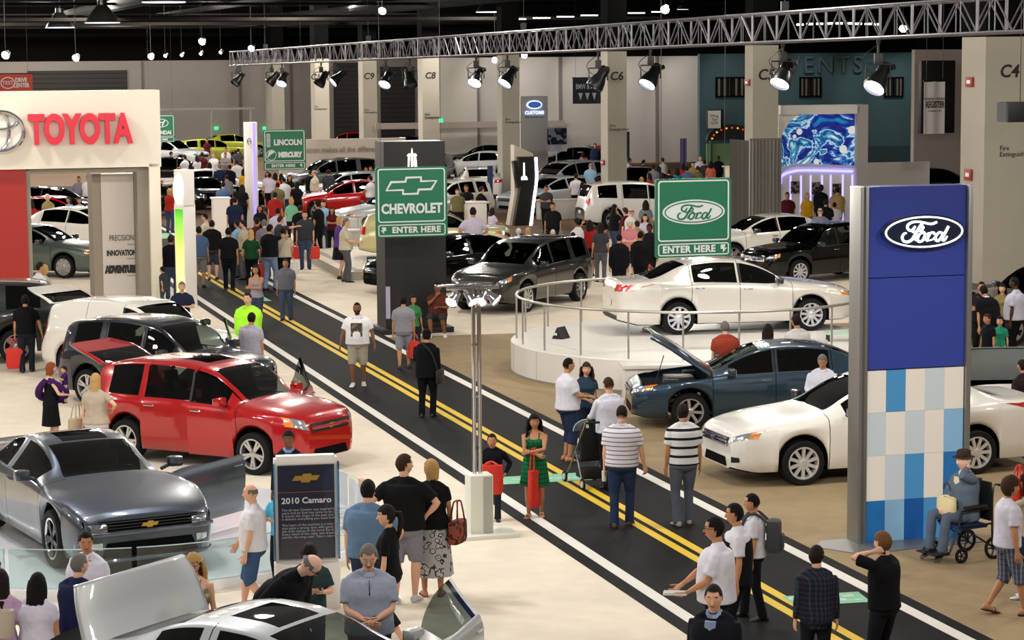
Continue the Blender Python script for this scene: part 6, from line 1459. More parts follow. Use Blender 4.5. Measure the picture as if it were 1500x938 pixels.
P('person seated on the black pillar plinth in a rust brown shirt', 642, 492, 432, 175, seat=.46, hh=1.7, top=('tee', '5a2c20', .03), bot=('shorts', '34343a', .1), shoes='d0d0d0', hair=('short', 'black'), skin='brown', girth=1.2, arms=('chin', 'lap'), feet=((.12, .42), (.2, .34)), lod=1)
P('man in grey shirt and jeans walking up the road', 420, 470, 379, 178, top=('tee', '6c6e78', .03), bot=('jeans', '46546c'), hair=('short', 'black'), skin='tan', girth=1.15, stance=.10)
P('woman in pale grey top with bag beside the walking man in grey', 377, 486, 388, 165, sex='f', top=('tank', '9a98a4'), bot=('jeans', '3a4660'), hair=('shoulder', 'black'), skin='tan', arms=('fold', 'fold'), lod=1)
P('man in a neon yellow-green vest by the road', 366, 556, 428, 165, top=('polo', mat('neon_cloth', 'a4f020', .8, emit=0), .05), bot=('trousers', '16181c'), hair=('short', 'dark'), skin='light', girth=1.35, arms=('clasp', 'clasp'))
P('person in pale grey shirt with back turned beyond the blue-black wagon', 370, 580, 468, -20, hh=1.60, top=('tee', 'aaa8b4', .03), bot=('trousers', '26262c'), hair=('short', 'black'), skin='tan', girth=1.25)
P('grey-haired man in navy seated near the foot of the white tower', 268, 492, 436, 190, seat=.46, hh=1.74, top=('tee', '22283c'), bot=('trousers', '8a8070'), hair=('short', 'grey'), skin='light', feet=((.12, .40), (.12, .42)), arms=('lap', 'lap'), lod=1)
P('boy in dark plaid shirt striding beside the white portal leg', 240, 452, 391, 62, top=('tee', plaid('dark_plaid', '30343e', '50545e', '1c1e26', .06)), bot=('jeans', '3a4450'), hair=('short', 'black'), skin='tan', stance=.22, arms=('walkf', 'walkb'), heads=1.12, lod=1)
i19 = P('man in black polo and dark jeans walking off with a red bag', 40, 546, 432, 8, top=('polo', '101014', .03), bot=('jeans', '22262e'), hair=('short', 'black'), skin='tan', girth=1.18, stance=.06, arms=((((.36, 0, .84)), (.9, -.4, 0), .4, (-.9, 0, 0)), 'down'))
o = tote('red bag swinging from the hand of the man in black polo', REDBAG, .36, .42, .14, .20); hang(i19, -1, o, .0)
# --- near stand
i20 = P('woman with short copper hair in black dress carrying a baby in a purple sling', 76, 660, 530, -62, sex='f', top=('tank', '131318'), bot=('skirt', '101014', .50), hair=('bob', 'red'), skin='pale', arms=('fwd', 'fold'), shoes='1a1a1a')
o = empty('baby_sling', 'purple baby sling worn by the woman with copper hair', 'sling'); SLG = cloth('43205c'); b = MB(); b.tube(spline([(.14, -.13, 1.42), (.02, -.20, 1.28), (-.20, -.16, 1.10), (-.26, .02, 1.02), (-.14, .22, 1.00), (.08, .26, 1.12), (.18, .12, 1.30), (.14, -.08, 1.43)], 4), [.05+.045*math.sin(PI*q/28) for q in range(29)], SLG, 10); b.build('cloth_band', o); b = MB(); b.lathe([(.001, -.17), (.10, -.12), (.14, 0), (.11, .12), (.001, .16)], SLG, 14, M.Translation((.0, .25, 1.12)) @ M.Rotation(.5, 4, 'Y')); b.build('pouch', o); o.location = i20['root'].location; o.rotation_euler = i20['root'].rotation_euler; o.scale = i20['root'].scale
bb = person('baby with dark hair resting in the purple sling', (0, 0), math.degrees(i20['root'].rotation_euler.z)+180, h=.60, loc=i20['W'] @ V((.02, .30, .92)), top=('tee', '43205c'), bot=('trousers', 'd8b8a8'), hair=('short', 'brown'), heads=1.55, lod=1, arms=('fold', 'fold'))
i21 = P('woman with long blonde hair in beige knit and white trousers', 143, 696, 546, -12, sex='f', top=('blouse', 'b4a48e', .03), bot=('trousers', 'd6d0d8'), hair=('long', 'blonde'), skin='light', girth=1.2, shoes='b8a890', arms=(((.26, .1, 1.12), (.8, -.6, -.2), .5, (-.6, 0, -.6)), 'down'))
o = tote('tan shoulder bag of the woman with long blonde hair', mat('bag_tan', 'a89678', .6, bump=.4), .40, .26, .14, .22, 'handbag'); o.location = i21['W'] @ V((-.34, .02, 1.22)); o.rotation_euler.z = i21['root'].rotation_euler.z+1.3
P('woman in dark jacket and blue collar standing behind the information board', 426, 806, 628, 178, sex='f', top=('jacket', '1a1c26'), bot=('trousers', '1a1c26'), hair=('bun', 'black'), skin='brown', collar='7a9ac8', arms=('down', 'down'), extra={'open': '7a9ac8'})
P('balding man in white t-shirt and blue shorts striding by the board', 374, 902, 706, 92, top=('tee', 'dcdce2', .035), bot=('shorts', '3c5478', .1), shoes='8a8a8a', hair=('bald', 'grey'), skin='light', girth=1.12, stance=.16, arms=(((.26, .26, .86), (.3, -.9, 0), .3, (-.9, 0, 0)), ((.24, .10, .84), (.3, -.9, 0), .3, (-.9, 0, 0))))
i23 = P('person in cyan t-shirt reading leaflets behind the board', 414, 862, 706, 150, top=('tee', '48a8cc'), bot=('trousers', '14161a'), hair=('short', 'dark'), skin='tan', arms=('read', 'read'))
P('young man in dark green t-shirt looking down at his phone', 455, 996, 792, 196, top=('tee', '2c3e40', .03), bot=('jeans', '24304a'), hair=('curly', 'dark'), skin='light', arms=('read', 'read'), nod=38, girth=1.1)
P('bald man in dark glasses and black shirt bending over the silver coupe', 398, 1028, 838, 238, hh=1.80, top=('long', '141418', .02), bot=('trousers', '18181c'), hair=('bald', 'grey'), skin='pale', lean=44, nod=10, look=25, girth=1.15, arms=(((.2, .30, .95), (.7, -.3, -.5), .4, (0, 0, -1)), ((.2, .30, .95), (.7, -.3, -.5), .4, (0, 0, -1))), glasses='0a0a0a')
i26 = P('grey-haired man in pale blue zip polo clasping his hands', 543, 1060, 790, 186, top=('polo', '97a0b4', .035), bot=('jeans', '26305a'), hair=('short', 'grey'), skin='light', arms=('clasp', 'clasp'), girth=1.18, nod=26, collar='97a0b4')
b = MB(); wv = i26['wr'][-1]; b.tube([wv+V((.030*math.cos(a)*.8, .012*math.sin(a)-.03, .030*math.sin(a))) for a in [2*PI*k/12 for k in range(13)]], .010, BLACK, 6); b.box(wv+V((-.004, -.01, .036)), (.034, .034, .012), BLACK, bev=.004); b.build('wrist_watch', i26['root'])
b = MB(); b.tube([(0, .158, 1.42), (0, .176, 1.30)], .004, BLACK, 5); b.box((0, .182, 1.295), (.010, .008, .03), BLACK); b.build('zip', i26['root'])
i27 = P('man in black t-shirt and grey shorts with his arm round a woman', 594, 884, 663, -10, top=('tee', '141416', .04), bot=('shorts', '84848c', .05), shoes='c8c8cc', hair=('short', 'brown'), skin='light', girth=1.2, look=-55, arms=(((.24, .02, 1.02), (.95, -.3, .1), .5, (-.2, -.8, -.4)), 'round'), stance=.06)
FLW = blotch('floral_grey', [(0, '2a2a2e'), (.30, '8a8a8c'), (.45, 'b8b6b4'), (.62, '3a3a3e'), (.75, 'a8a8a8')], 11)
i28 = P('blonde woman in long grey floral skirt embraced by the man in black', 634, 874, 671, 4, sex='f', top=('blouse', '121214', .03), bot=('skirt', FLW, .28), shoes=('s', '4a3428'), hair=('bob', 'blonde'), skin='tan', girth=1.18, look=50)
o = tote('brown patterned handbag on the shoulder of the blonde woman', blotch('bag_flower', [(0, '4a3a2e'), (.5, '6a5040'), (.7, 'a03c34'), (.85, '3a2c24')], 12), .38, .26, .14, .24, 'handbag'); o.location = i28['W'] @ V((.32, -.02, 1.22)); o.rotation_euler.z = 1.2
b = MB(); b.box((0, 0, 0), (.10, .06, .14), mat('parrot_green', '2a9c70', .7), bev=.03); b.box((.04, 0, -.05), (.06, .05, .08), mat('parrot_yellow', 'c8b830', .7), bev=.02); o = b.build('folded_scarf'); o.location = i28['W'] @ V((-.20, -.12, .93)); tag(o, 'bright green folded cloth between the embracing couple', 'cloth')
P('man in blue work shirt with back turned beyond the seated coupe gazers'.replace(' beyond the seated coupe gazers', ' near the board'), 541, 928, 700, -14, top=('tee', '64809e', .04), bot=('jeans', '2c3650'), hair=('short', 'black'), skin='light', girth=1.2, arms=(((.26, .18, 1.0), (.9, -.4, 0), .5, (-.6, 0, 0)), 'down'))
P('girl with dark ponytail and black t-shirt walking away in sandals', 572, 950, 738, 74, sex='f', top=('tee', '141416', .02), bot=('capri', '1a1a1c'), shoes=('s', '5a3a2a'), hair=('ponytail', 'dark'), skin='light', heads=1.08, stance=.20, look=25)
P('black-haired woman in white blouse with back turned, closest in the corner', 60, 1064, 836, -12, sex='f', top=('blouse', 'd6d4e8', .04), bot=('jeans', '2a3450'), hair=('shoulder', 'black'), skin='tan', girth=1.35, arms=('down', ((.22, .16, 1.10), (.95, -.3, 0), .5, (-.6, 0, 0))))
i33 = P('girl with long dark brown hair in a lilac top beside the woman in white', 8, 1066, 846, 14, sex='f', top=('tee', 'c8a8c8'), bot=('jeans', 'b8b4b0'), hair=('long', 'dark'), skin='tan', hh=1.55)
o = tote('cream backpack of the girl in lilac', mat('bag_cream', 'b4ac9c', .6), .22, .26, .12, .0, 'backpack'); o.location = i33['W'] @ V((0, -.24, 1.36)); o.rotation_euler.z = i33['root'].rotation_euler.z
P('grey-haired man in navy t-shirt seen from behind', 120, 1040, 808, -30, top=('tee', '1c2244', .03), bot=('trousers', '14161e'), hair=('short', 'grey'), skin='light', girth=1.28, look=-20, arms=('fwd', 'fwd'))
P('dark-haired man in white polo shirt talking over the silver coupe boot', 134, 996, 774, 150, top=('polo', 'd4d2e0', .04), bot=('trousers', '1c1e26'), hair=('short', 'black'), skin='tan', girth=1.3, look=45, nod=10, collar='d4d2e0')
i37 = P('curly blonde woman in a floral vest carrying a white cloth', 289, 1024, 806, 172, sex='f', top=('tank', blotch('floral_cream', [(0, '6a6050'), (.35, 'b0a890'), (.55, 'c8c0ae'), (.75, '8a7a60')], 14)), bot=('jeans', '3a4870'), hair=('wavy', 'blonde'), skin='light', girth=1.15, nod=12, arms=(((.20, .16, 1.06), (.9, -.4, 0), .5, (-.4, -.4, -.4)), 'down'), glasses='5a4a40')
b = MB(); b.loft([[V((.07*math.cos(q)*k, .10*math.sin(q)*k, z)) for q in [2*PI*i/14 for i in range(14)]] for z, k in ((.0, .5), (-.02, 1.1), (-.18, 1.3), (-.36, 1.45))], cloth('ccd4ee')); o = b.build('folded_cloth'); o.location = i37['W'] @ (i37['sh'][1]*.4+i37['wr'][1]*.6+V((0, .0, .22))); tag(o, 'white folded cloth over the arm of the curly blonde woman', 'cloth')
P('person in pale blue shirt cut by the edge beside the girl in lilac', -6, 1040, 812, -30, top=('tee', '9aa2c0', .03), bot=('jeans', '26305a'), hair=('short', 'black'), skin='tan')
# --- lower right
P('young man in dark suit and open blue collar at the bottom of the road', 1046, 1120, 850, 158, top=('jacket', '12141c', .035), bot=('trousers', '12141c'), hair=('short', 'dark'), skin='light', collar='8a9cc0', extra={'open': '8a9cc0'}, look=10, nod=6, girth=1.1)
i40 = P('young man in white t-shirt and glasses holding a booklet', 1050, 1004, 753, 84, top=('tee', 'd8d6e2', .05), bot=('jeans', '14161c'), hair=('short', 'black'), skin='tan', arms=(((.10, .36, 1.02), (.6, -.7, -.3), .4, (-.3, 0, .9)), ((.16, .30, 1.0), (.6, -.7, -.3), .4, (-.3, 0, .9))), girth=1.15, glasses='101010')
b = MB(); b.box((0, 0, 0), (.16, .24, .012), mat('paper', 'dcdcd8', .6), bev=.003); b.box((0, 0, .010), (.15, .23, .004), mat('paper_grey', 'a8a8a4', .6)); o = b.build('booklet'); hang(i40, -1, o, .03, (0, .05, .0)); tag(o, 'pale booklet in the hands of the young man with glasses', 'booklet')
P('young man in black vest over white sleeves behind the one with glasses', 1079, 958, 734, 88, top=('tee', 'd8d8e0', .045), bot=('trousers', '101014'), hair=('short', 'black'), skin='tan', arms=('down', 'down'))
b = MB()
v_ = PEOPLE[-1]; b.loft([ring(v_['bend']((0, 0, z)), V((1, 0, 0)), V((0, 1, 0)), rx, ry, 18, 2.3) for z, rx, ry in ((.84, .245, .185), (1.0, .235, .178), (1.2, .235, .185), (1.33, .220, .175), (1.40, .15, .13))], cloth('121216')); b.build('waistcoat', v_['root'], 60)
i42 = P('boy in white t-shirt wearing a grey backpack', 1104, 908, 721, 80, top=('tee', 'd4d4dc', .04), bot=('trousers', '111216'), hair=('buzz', 'black'), skin='tan', stance=.14, heads=1.08)
o = empty('backpack', 'grey backpack on the boy near the edge of the road', 'backpack'); b = MB(); b.box((0, -.27, 1.18), (.30, .20, .46), mat('bag_grey', '3c3c40', .8, bump=.3), bev=.07); b.box((0, -.38, 1.10), (.22, .06, .22), MATS['bag_grey'], bev=.025); b.build('pouch', o)
for s in (1, -1):
    b = MB(); b.tube(spline([(s*.11, -.18, 1.38), (s*.12, -.02, 1.50), (s*.12, .12, 1.42), (s*.13, .15, 1.22), (s*.15, -.10, 1.02)], 4), .022, MATS['bag_grey'], 6); b.build('strap', o)
o.location = i42['root'].location; o.rotation_euler = i42['root'].rotation_euler; o.scale = i42['root'].scale
P('youth in dark blue and green plaid shirt with back turned', 1195, 1010, 797, 0, top=('coat', plaid('navy_plaid', '1a2030', '2c4a4e', '4a2832', .06), .03), bot=('jeans', '1a1c24'), hair=('full', 'dark'), skin='light', look=-30, girth=1.02)
i44 = P('youth in black t-shirt talking on a phone', 1294, 1004, 776, 48, top=('tee', '101014', .03), bot=('jeans', '181a22'), hair=('full', 'light'), skin='light', arms=(((.26, .16, .84), (.4, -.9, 0), .5, (-.8, 0, 0)), 'phone'), girth=1.05)
b = MB(); b.box((0, 0, 0), (.014, .05, .11), BLACK, bev=.005); o = b.build('mobile_phone'); hang(i44, -1, o, .02, (.02, .0, -.02)); tag(o, 'dark phone at the ear of the youth in black', 'phone')
b = MB(); b.box((0, 0, 0), (.26, .02, .34), mat('foil', 'c4c8e0', .3, .2), M.Rotation(.35, 4, 'Y'), bev=.006); b.box((.02, -.012, .02), (.14, .004, .10), mat('foil_print', '3a4478', .4), M.Rotation(.35, 4, 'Y')); o = b.build('brochure_bag'); hang(i44, 1, o, -.14); tag(o, 'shiny brochure bag held low by the youth on the phone', 'bag')
P('boy in white t-shirt and plaid shorts walking past the wheelchair', 1474, 902, 697, -78, top=('tee', 'd4d0e0', .035), bot=('shorts', plaid('grey_plaid', '50566a', 'a8acb4', '2a3040', .07), .2), shoes=('s', '1c1816'), hair=('curly', 'brown'), skin='tan', stance=.20, heads=1.06)
i47 = P('person in jeans with a red bag cut by the edge near the boy', 1503, 878, 692, 60, sex='f', top=('blouse', 'b0a894'), bot=('jeans', '2c3450'), hair=('shoulder', 'dark'), skin='tan', shoes='d8d8d8', arms=('carry', 'chin'))
o = tote('red bag at the edge of the view beside the boy in plaid shorts', REDBAG, .26, .42); hang(i47, -1, o, .3)
P('man in white shirt and dark waistcoat between the blue and white sedans', 1204, 664, 517, 165, top=('long', 'd0d0dc', .03), bot=('trousers', '1a1a1e'), hair=('short', 'grey'), skin='tan', nod=30, girth=1.15, collar='d0d0dc', arms=('fwd', 'fwd'))
P('man in orange-red shirt behind the raised blue bonnet', 1062, 600, 470, 8, top=('tee', '9c4030', .03), bot=('trousers', '3a3a40'), hair=('short', 'grey'), skin='light', girth=1.3)
P('bare-shouldered woman watching the turntable from behind the blue sedan', 1124, 600, 474, -20, girth=1.2, sex='f', top=('tank', '3a2a24'), bot=('trousers', '26262a'), hair=('shoulder', 'dark'), skin='tan')
P('man in white t-shirt watching the turntable beside its railing', 1167, 600, 460, 30, top=('tee', 'd8d4d0', .04), bot=('trousers', '2a2a30'), hair=('short', 'dark'), skin='tan', girth=1.3)
# --- by the blue tower's far side
P('man with moustache in dark shirt behind the white-collared man', 1436, 530, 412, 170, top=('long', '1e1a1e'), bot=('trousers', '141418'), hair=('short', 'black'), skin='tan', girth=1.2, arms=('fold', 'fold'))
P('bending person in black waistcoat and white collar by the black sport utility', 1450, 538, 424, 20, hh=1.72, top=('tee', '0e0e12', .04), bot=('trousers', '0e0e12'), hair=('short', 'black'), skin='tan', collar='d8d4dc', lean=22, girth=1.2)
P('woman in gold top half hidden in the crowd by the black sport utility', 1467, 516, 415, 160, sex='f', top=('blouse', '8a7a50'), bot=('trousers', '26262a'), hair=('shoulder', 'black'), skin='light')
P('tall dark-skinned man in white shirt by the black sport utility', 1486, 532, 405, 60, top=('polo', 'c8c8dc', .04), bot=('trousers', '121216'), hair=('buzz', 'black'), skin='dark', girth=1.25)
P('toddler held up beside the white-shirted tall man', 1453, 520, 447, 190, top=('tee', 'b8bcc8'), bot=('trousers', '8a8a90'), hair=('short', 'dark'), skin='light', heads=1.3, lod=1, z=.0)
P('boy in dark t-shirt beside the small girl in teal', 1446, 556, 460, 120, top=('tee', '10121c'), bot=('trousers', '14161e'), hair=('short', 'brown'), skin='tan', heads=1.15, lod=1)
P('small girl in teal top and pale trousers by the tower', 1464, 552, 464, 150, sex='f', top=('tee', '2a9070'), bot=('trousers', 'b8b0b8'), hair=('shoulder', 'black'), skin='light', heads=1.2, lod=1)
P('man in brown jacket leaning by the rear of the white sedan', 1497, 660, 526, 40, top=('jacket', '2c2022', .03), bot=('jeans', '2a3436'), hair=('short', 'dark'), skin='tan', girth=1.2)
# --- wheelchair
Pw = G(1412, 817); o = empty('wheelchair', 'black and blue wheelchair seating the old man in the hat', 'wheelchair', Pw, math.radians(118)); FR = mat('frame_dark', '22262c', .35, .6)
wb = MB(); wb.box((0, .02, .435), (.44, .44, .05), mat('seat_blue', '1c2c6c', .8), bev=.015); wb.build('seat', o); wb = MB(); wb.box((0, -.24, .74), (.44, .04, .50), BLACK, bev=.015); wb.build('backrest', o)
for s in (1, -1):
    wb = MB(); wb.tube(spline([(s*.24, .42, .16), (s*.24, .30, .44), (s*.24, .24, .66)], 4), .014, FR, 6); wb.tube([(s*.24, .24, .46), (s*.24, -.25, .46)], .014, FR, 6); wb.tube(spline([(s*.24, -.26, .12), (s*.24, -.25, .5), (s*.24, -.26, .92), (s*.24, -.36, .95)], 4), .014, FR, 6); wb.tube([(s*.24, .24, .66), (s*.24, -.25, .66)], .012, FR, 6); wb.tube([(s*.24, .24, .46), (s*.24, -.26, .16)], .012, FR, 6); wb.build('side_frame', o)
    wb = MB(); wb.box((s*.24, .02, .70), (.06, .36, .04), BLACK, bev=.015); wb.build('armrest', o)
    wb = MB(); wb.tube([(s*.24, -.34, .95), (s*.24, -.46, .94)], .018, BLACK, 8); wb.build('push_handle', o)
    for y, r in ((-.26, .15), (.26, .10)):
        wh = link('wheel', None, o, (s*.27, y, r)); m_ = MB(); T = M.Rotation(PI/2, 4, 'Y'); m_.tube([(0, (r-.018)*math.cos(a), (r-.018)*math.sin(a)) for a in [2*PI*k/24 for k in range(25)]], .018, RUBBER, 8); m_.build('tyre', wh)
        m_ = MB(); m_.tube([(0, (r-.04)*math.cos(a), (r-.04)*math.sin(a)) for a in [2*PI*k/24 for k in range(25)]], .008, FR, 6)
        for k in range(5): m_.tube([(0, 0, 0), (0, (r-.04)*math.cos(2*PI*k/5), (r-.04)*math.sin(2*PI*k/5))], .010, FR, 6)
        m_.build('hub', wh)
    wb = MB(); wb.box((s*.11, .50, .12), (.17, .24, .02), BLACK, M.Identity(4), bev=.006); wb.tube([(s*.24, .42, .16), (s*.2, .5, .12)], .012, FR, 6); wb.build('footplate', o)
pw = person('old man in blue-grey suit and brown hat sitting in the wheelchair', None, 118, h=1.70, loc=Pw+V((0, 0, .0)), seat=.60, feet=((.11, .48, .10), (.12, .46, .10)), top=('coat', '5a6878', .03), bot=('trousers', '566274'), shoes='2a1c18', hair=('short', 'white'), skin='pale', hat=('fedora', '3c2e26'), collar='d8d4cc', extra={'open': 'd8d0b8'}, arms=(((.06, .30, 1.04), (.8, -.5, -.3), .4, (0, 0, -1)), 'phone'), girth=1.08)
o = tote('cream handbag with brown hoop handles on the old man\'s lap', mat('bag_ivory', 'd8c89c', .6), .34, .20, .12, .02, 'handbag'); o.location = pw['W'] @ V((.0, .30, .86)); o.rotation_euler.z = 2.0
b = MB(); b.tube([(.07*math.cos(a), 0, .07+.09*math.sin(a)) for a in [PI*k/12 for k in range(13)]], .010, mat('hoop_brown', '3a2418', .5), 6); b.build('hoop_handle', o)
# --- stroller
Ps = G(864, 712); o = empty('stroller', 'black folding stroller with pale hood edge on the road', 'stroller', Ps, math.radians(20)); SB = mat('stroller_black', '121316', .8)
for s in (1, -1):
    b = MB(); b.tube([(s*.22, -.38, 1.02), (s*.22, .05, .50), (s*.22, .40, .10)], .014, ALU, 6); b.tube([(s*.22, .02, .55), (s*.24, -.30, .10)], .012, ALU, 6); b.build('frame_tube', o)
    for y in (.42, -.31):
        wh = link('wheel', None, o, (s*.24, y, .09)); m_ = MB(); m_.tube([(0, .075*math.cos(a), .075*math.sin(a)) for a in [2*PI*k/18 for k in range(19)]], .016, RUBBER, 6); m_.build('tyre', wh); m_ = MB(); m_.tube([(-.02, 0, 0), (.02, 0, 0)], .05, mat('hub_white', 'c8c8c8', .4), 10); m_.build('hub', wh)
b = MB(); b.box((0, .06, .42), (.40, .36, .05), SB, bev=.015); b.box((0, -.12, .66), (.40, .06, .48), SB, M.Rotation(.0, 4, 'X'), bev=.02); b.build('seat', o)
b = MB(); b.loft([[V((.20*math.cos(a)*1.0, -.16+.30*t, .88+.16*math.sin(a)-.06*t)) for a in [PI*k/10 for k in range(11)]] for t in (0, .4, .8, 1)], SB, closed=False, cap=False); b.build('hood', o); b = MB(); b.tube([(.205*math.cos(a), .145, .82+.165*math.sin(a)) for a in [PI*k/10 for k in range(11)]], .012, mat('hood_piping', '8ab0b0', .6), 6); b.build('hood_edge', o)
b = MB(); b.tube([(-.22, -.38, 1.02), (.22, -.38, 1.02)], .018, BLACK, 8); b.build('handle', o); b = MB(); b.box((0, -.06, .22), (.38, .34, .16), SB, bev=.03); b.build('basket', o)
# ------------------------------------------------------------------ the crowd further off: u, v of the head top, height, facing, sex, top, lower, hair, skin, arms, words
TOPC = dict(white=('d4d0d4', 'white t-shirt'), lilac=('c4bcd0', 'lilac-white shirt'), black=('121216', 'black top'), navy=('1c2440', 'navy top'), grey=('787880', 'grey shirt'), dgrey=('3a3a40', 'charcoal shirt'), red=('a02420', 'red top'), maroon=('501820', 'maroon top'), tan=('a88a5c', 'tan shirt'), beige=('bcae98', 'beige shirt'), orange=('d86020', 'orange top'), yellow=('d0a020', 'yellow top'), blue=('50688c', 'denim-blue shirt'), lblue=('90b8d4', 'light blue t-shirt'), green=('1c4a2c', 'dark green top'), mint=('74b090', 'mint green top'), teal=('1e7478', 'teal top'), purple=('5a3c8c', 'purple top'), pink=('c87c80', 'pink top'), lime=('b8c060', 'yellow-green t-shirt'), coral=('d86a50', 'coral top'), olive=('6a6444', 'olive shirt'), khaki=('9a8a5c', 'khaki vest'), cream=('d0c6ae', 'cream shirt'))
LOWC = dict(b=('trousers', '14151a'), j=('jeans', '3c4a66'), l=('jeans', '7484a4'), s=('shorts', '8a8a88'), k=('trousers', '9a8c70'), K=('skirt', '17171c'), g=('trousers', '5a5a60'), S=('shorts', '3a4050'))
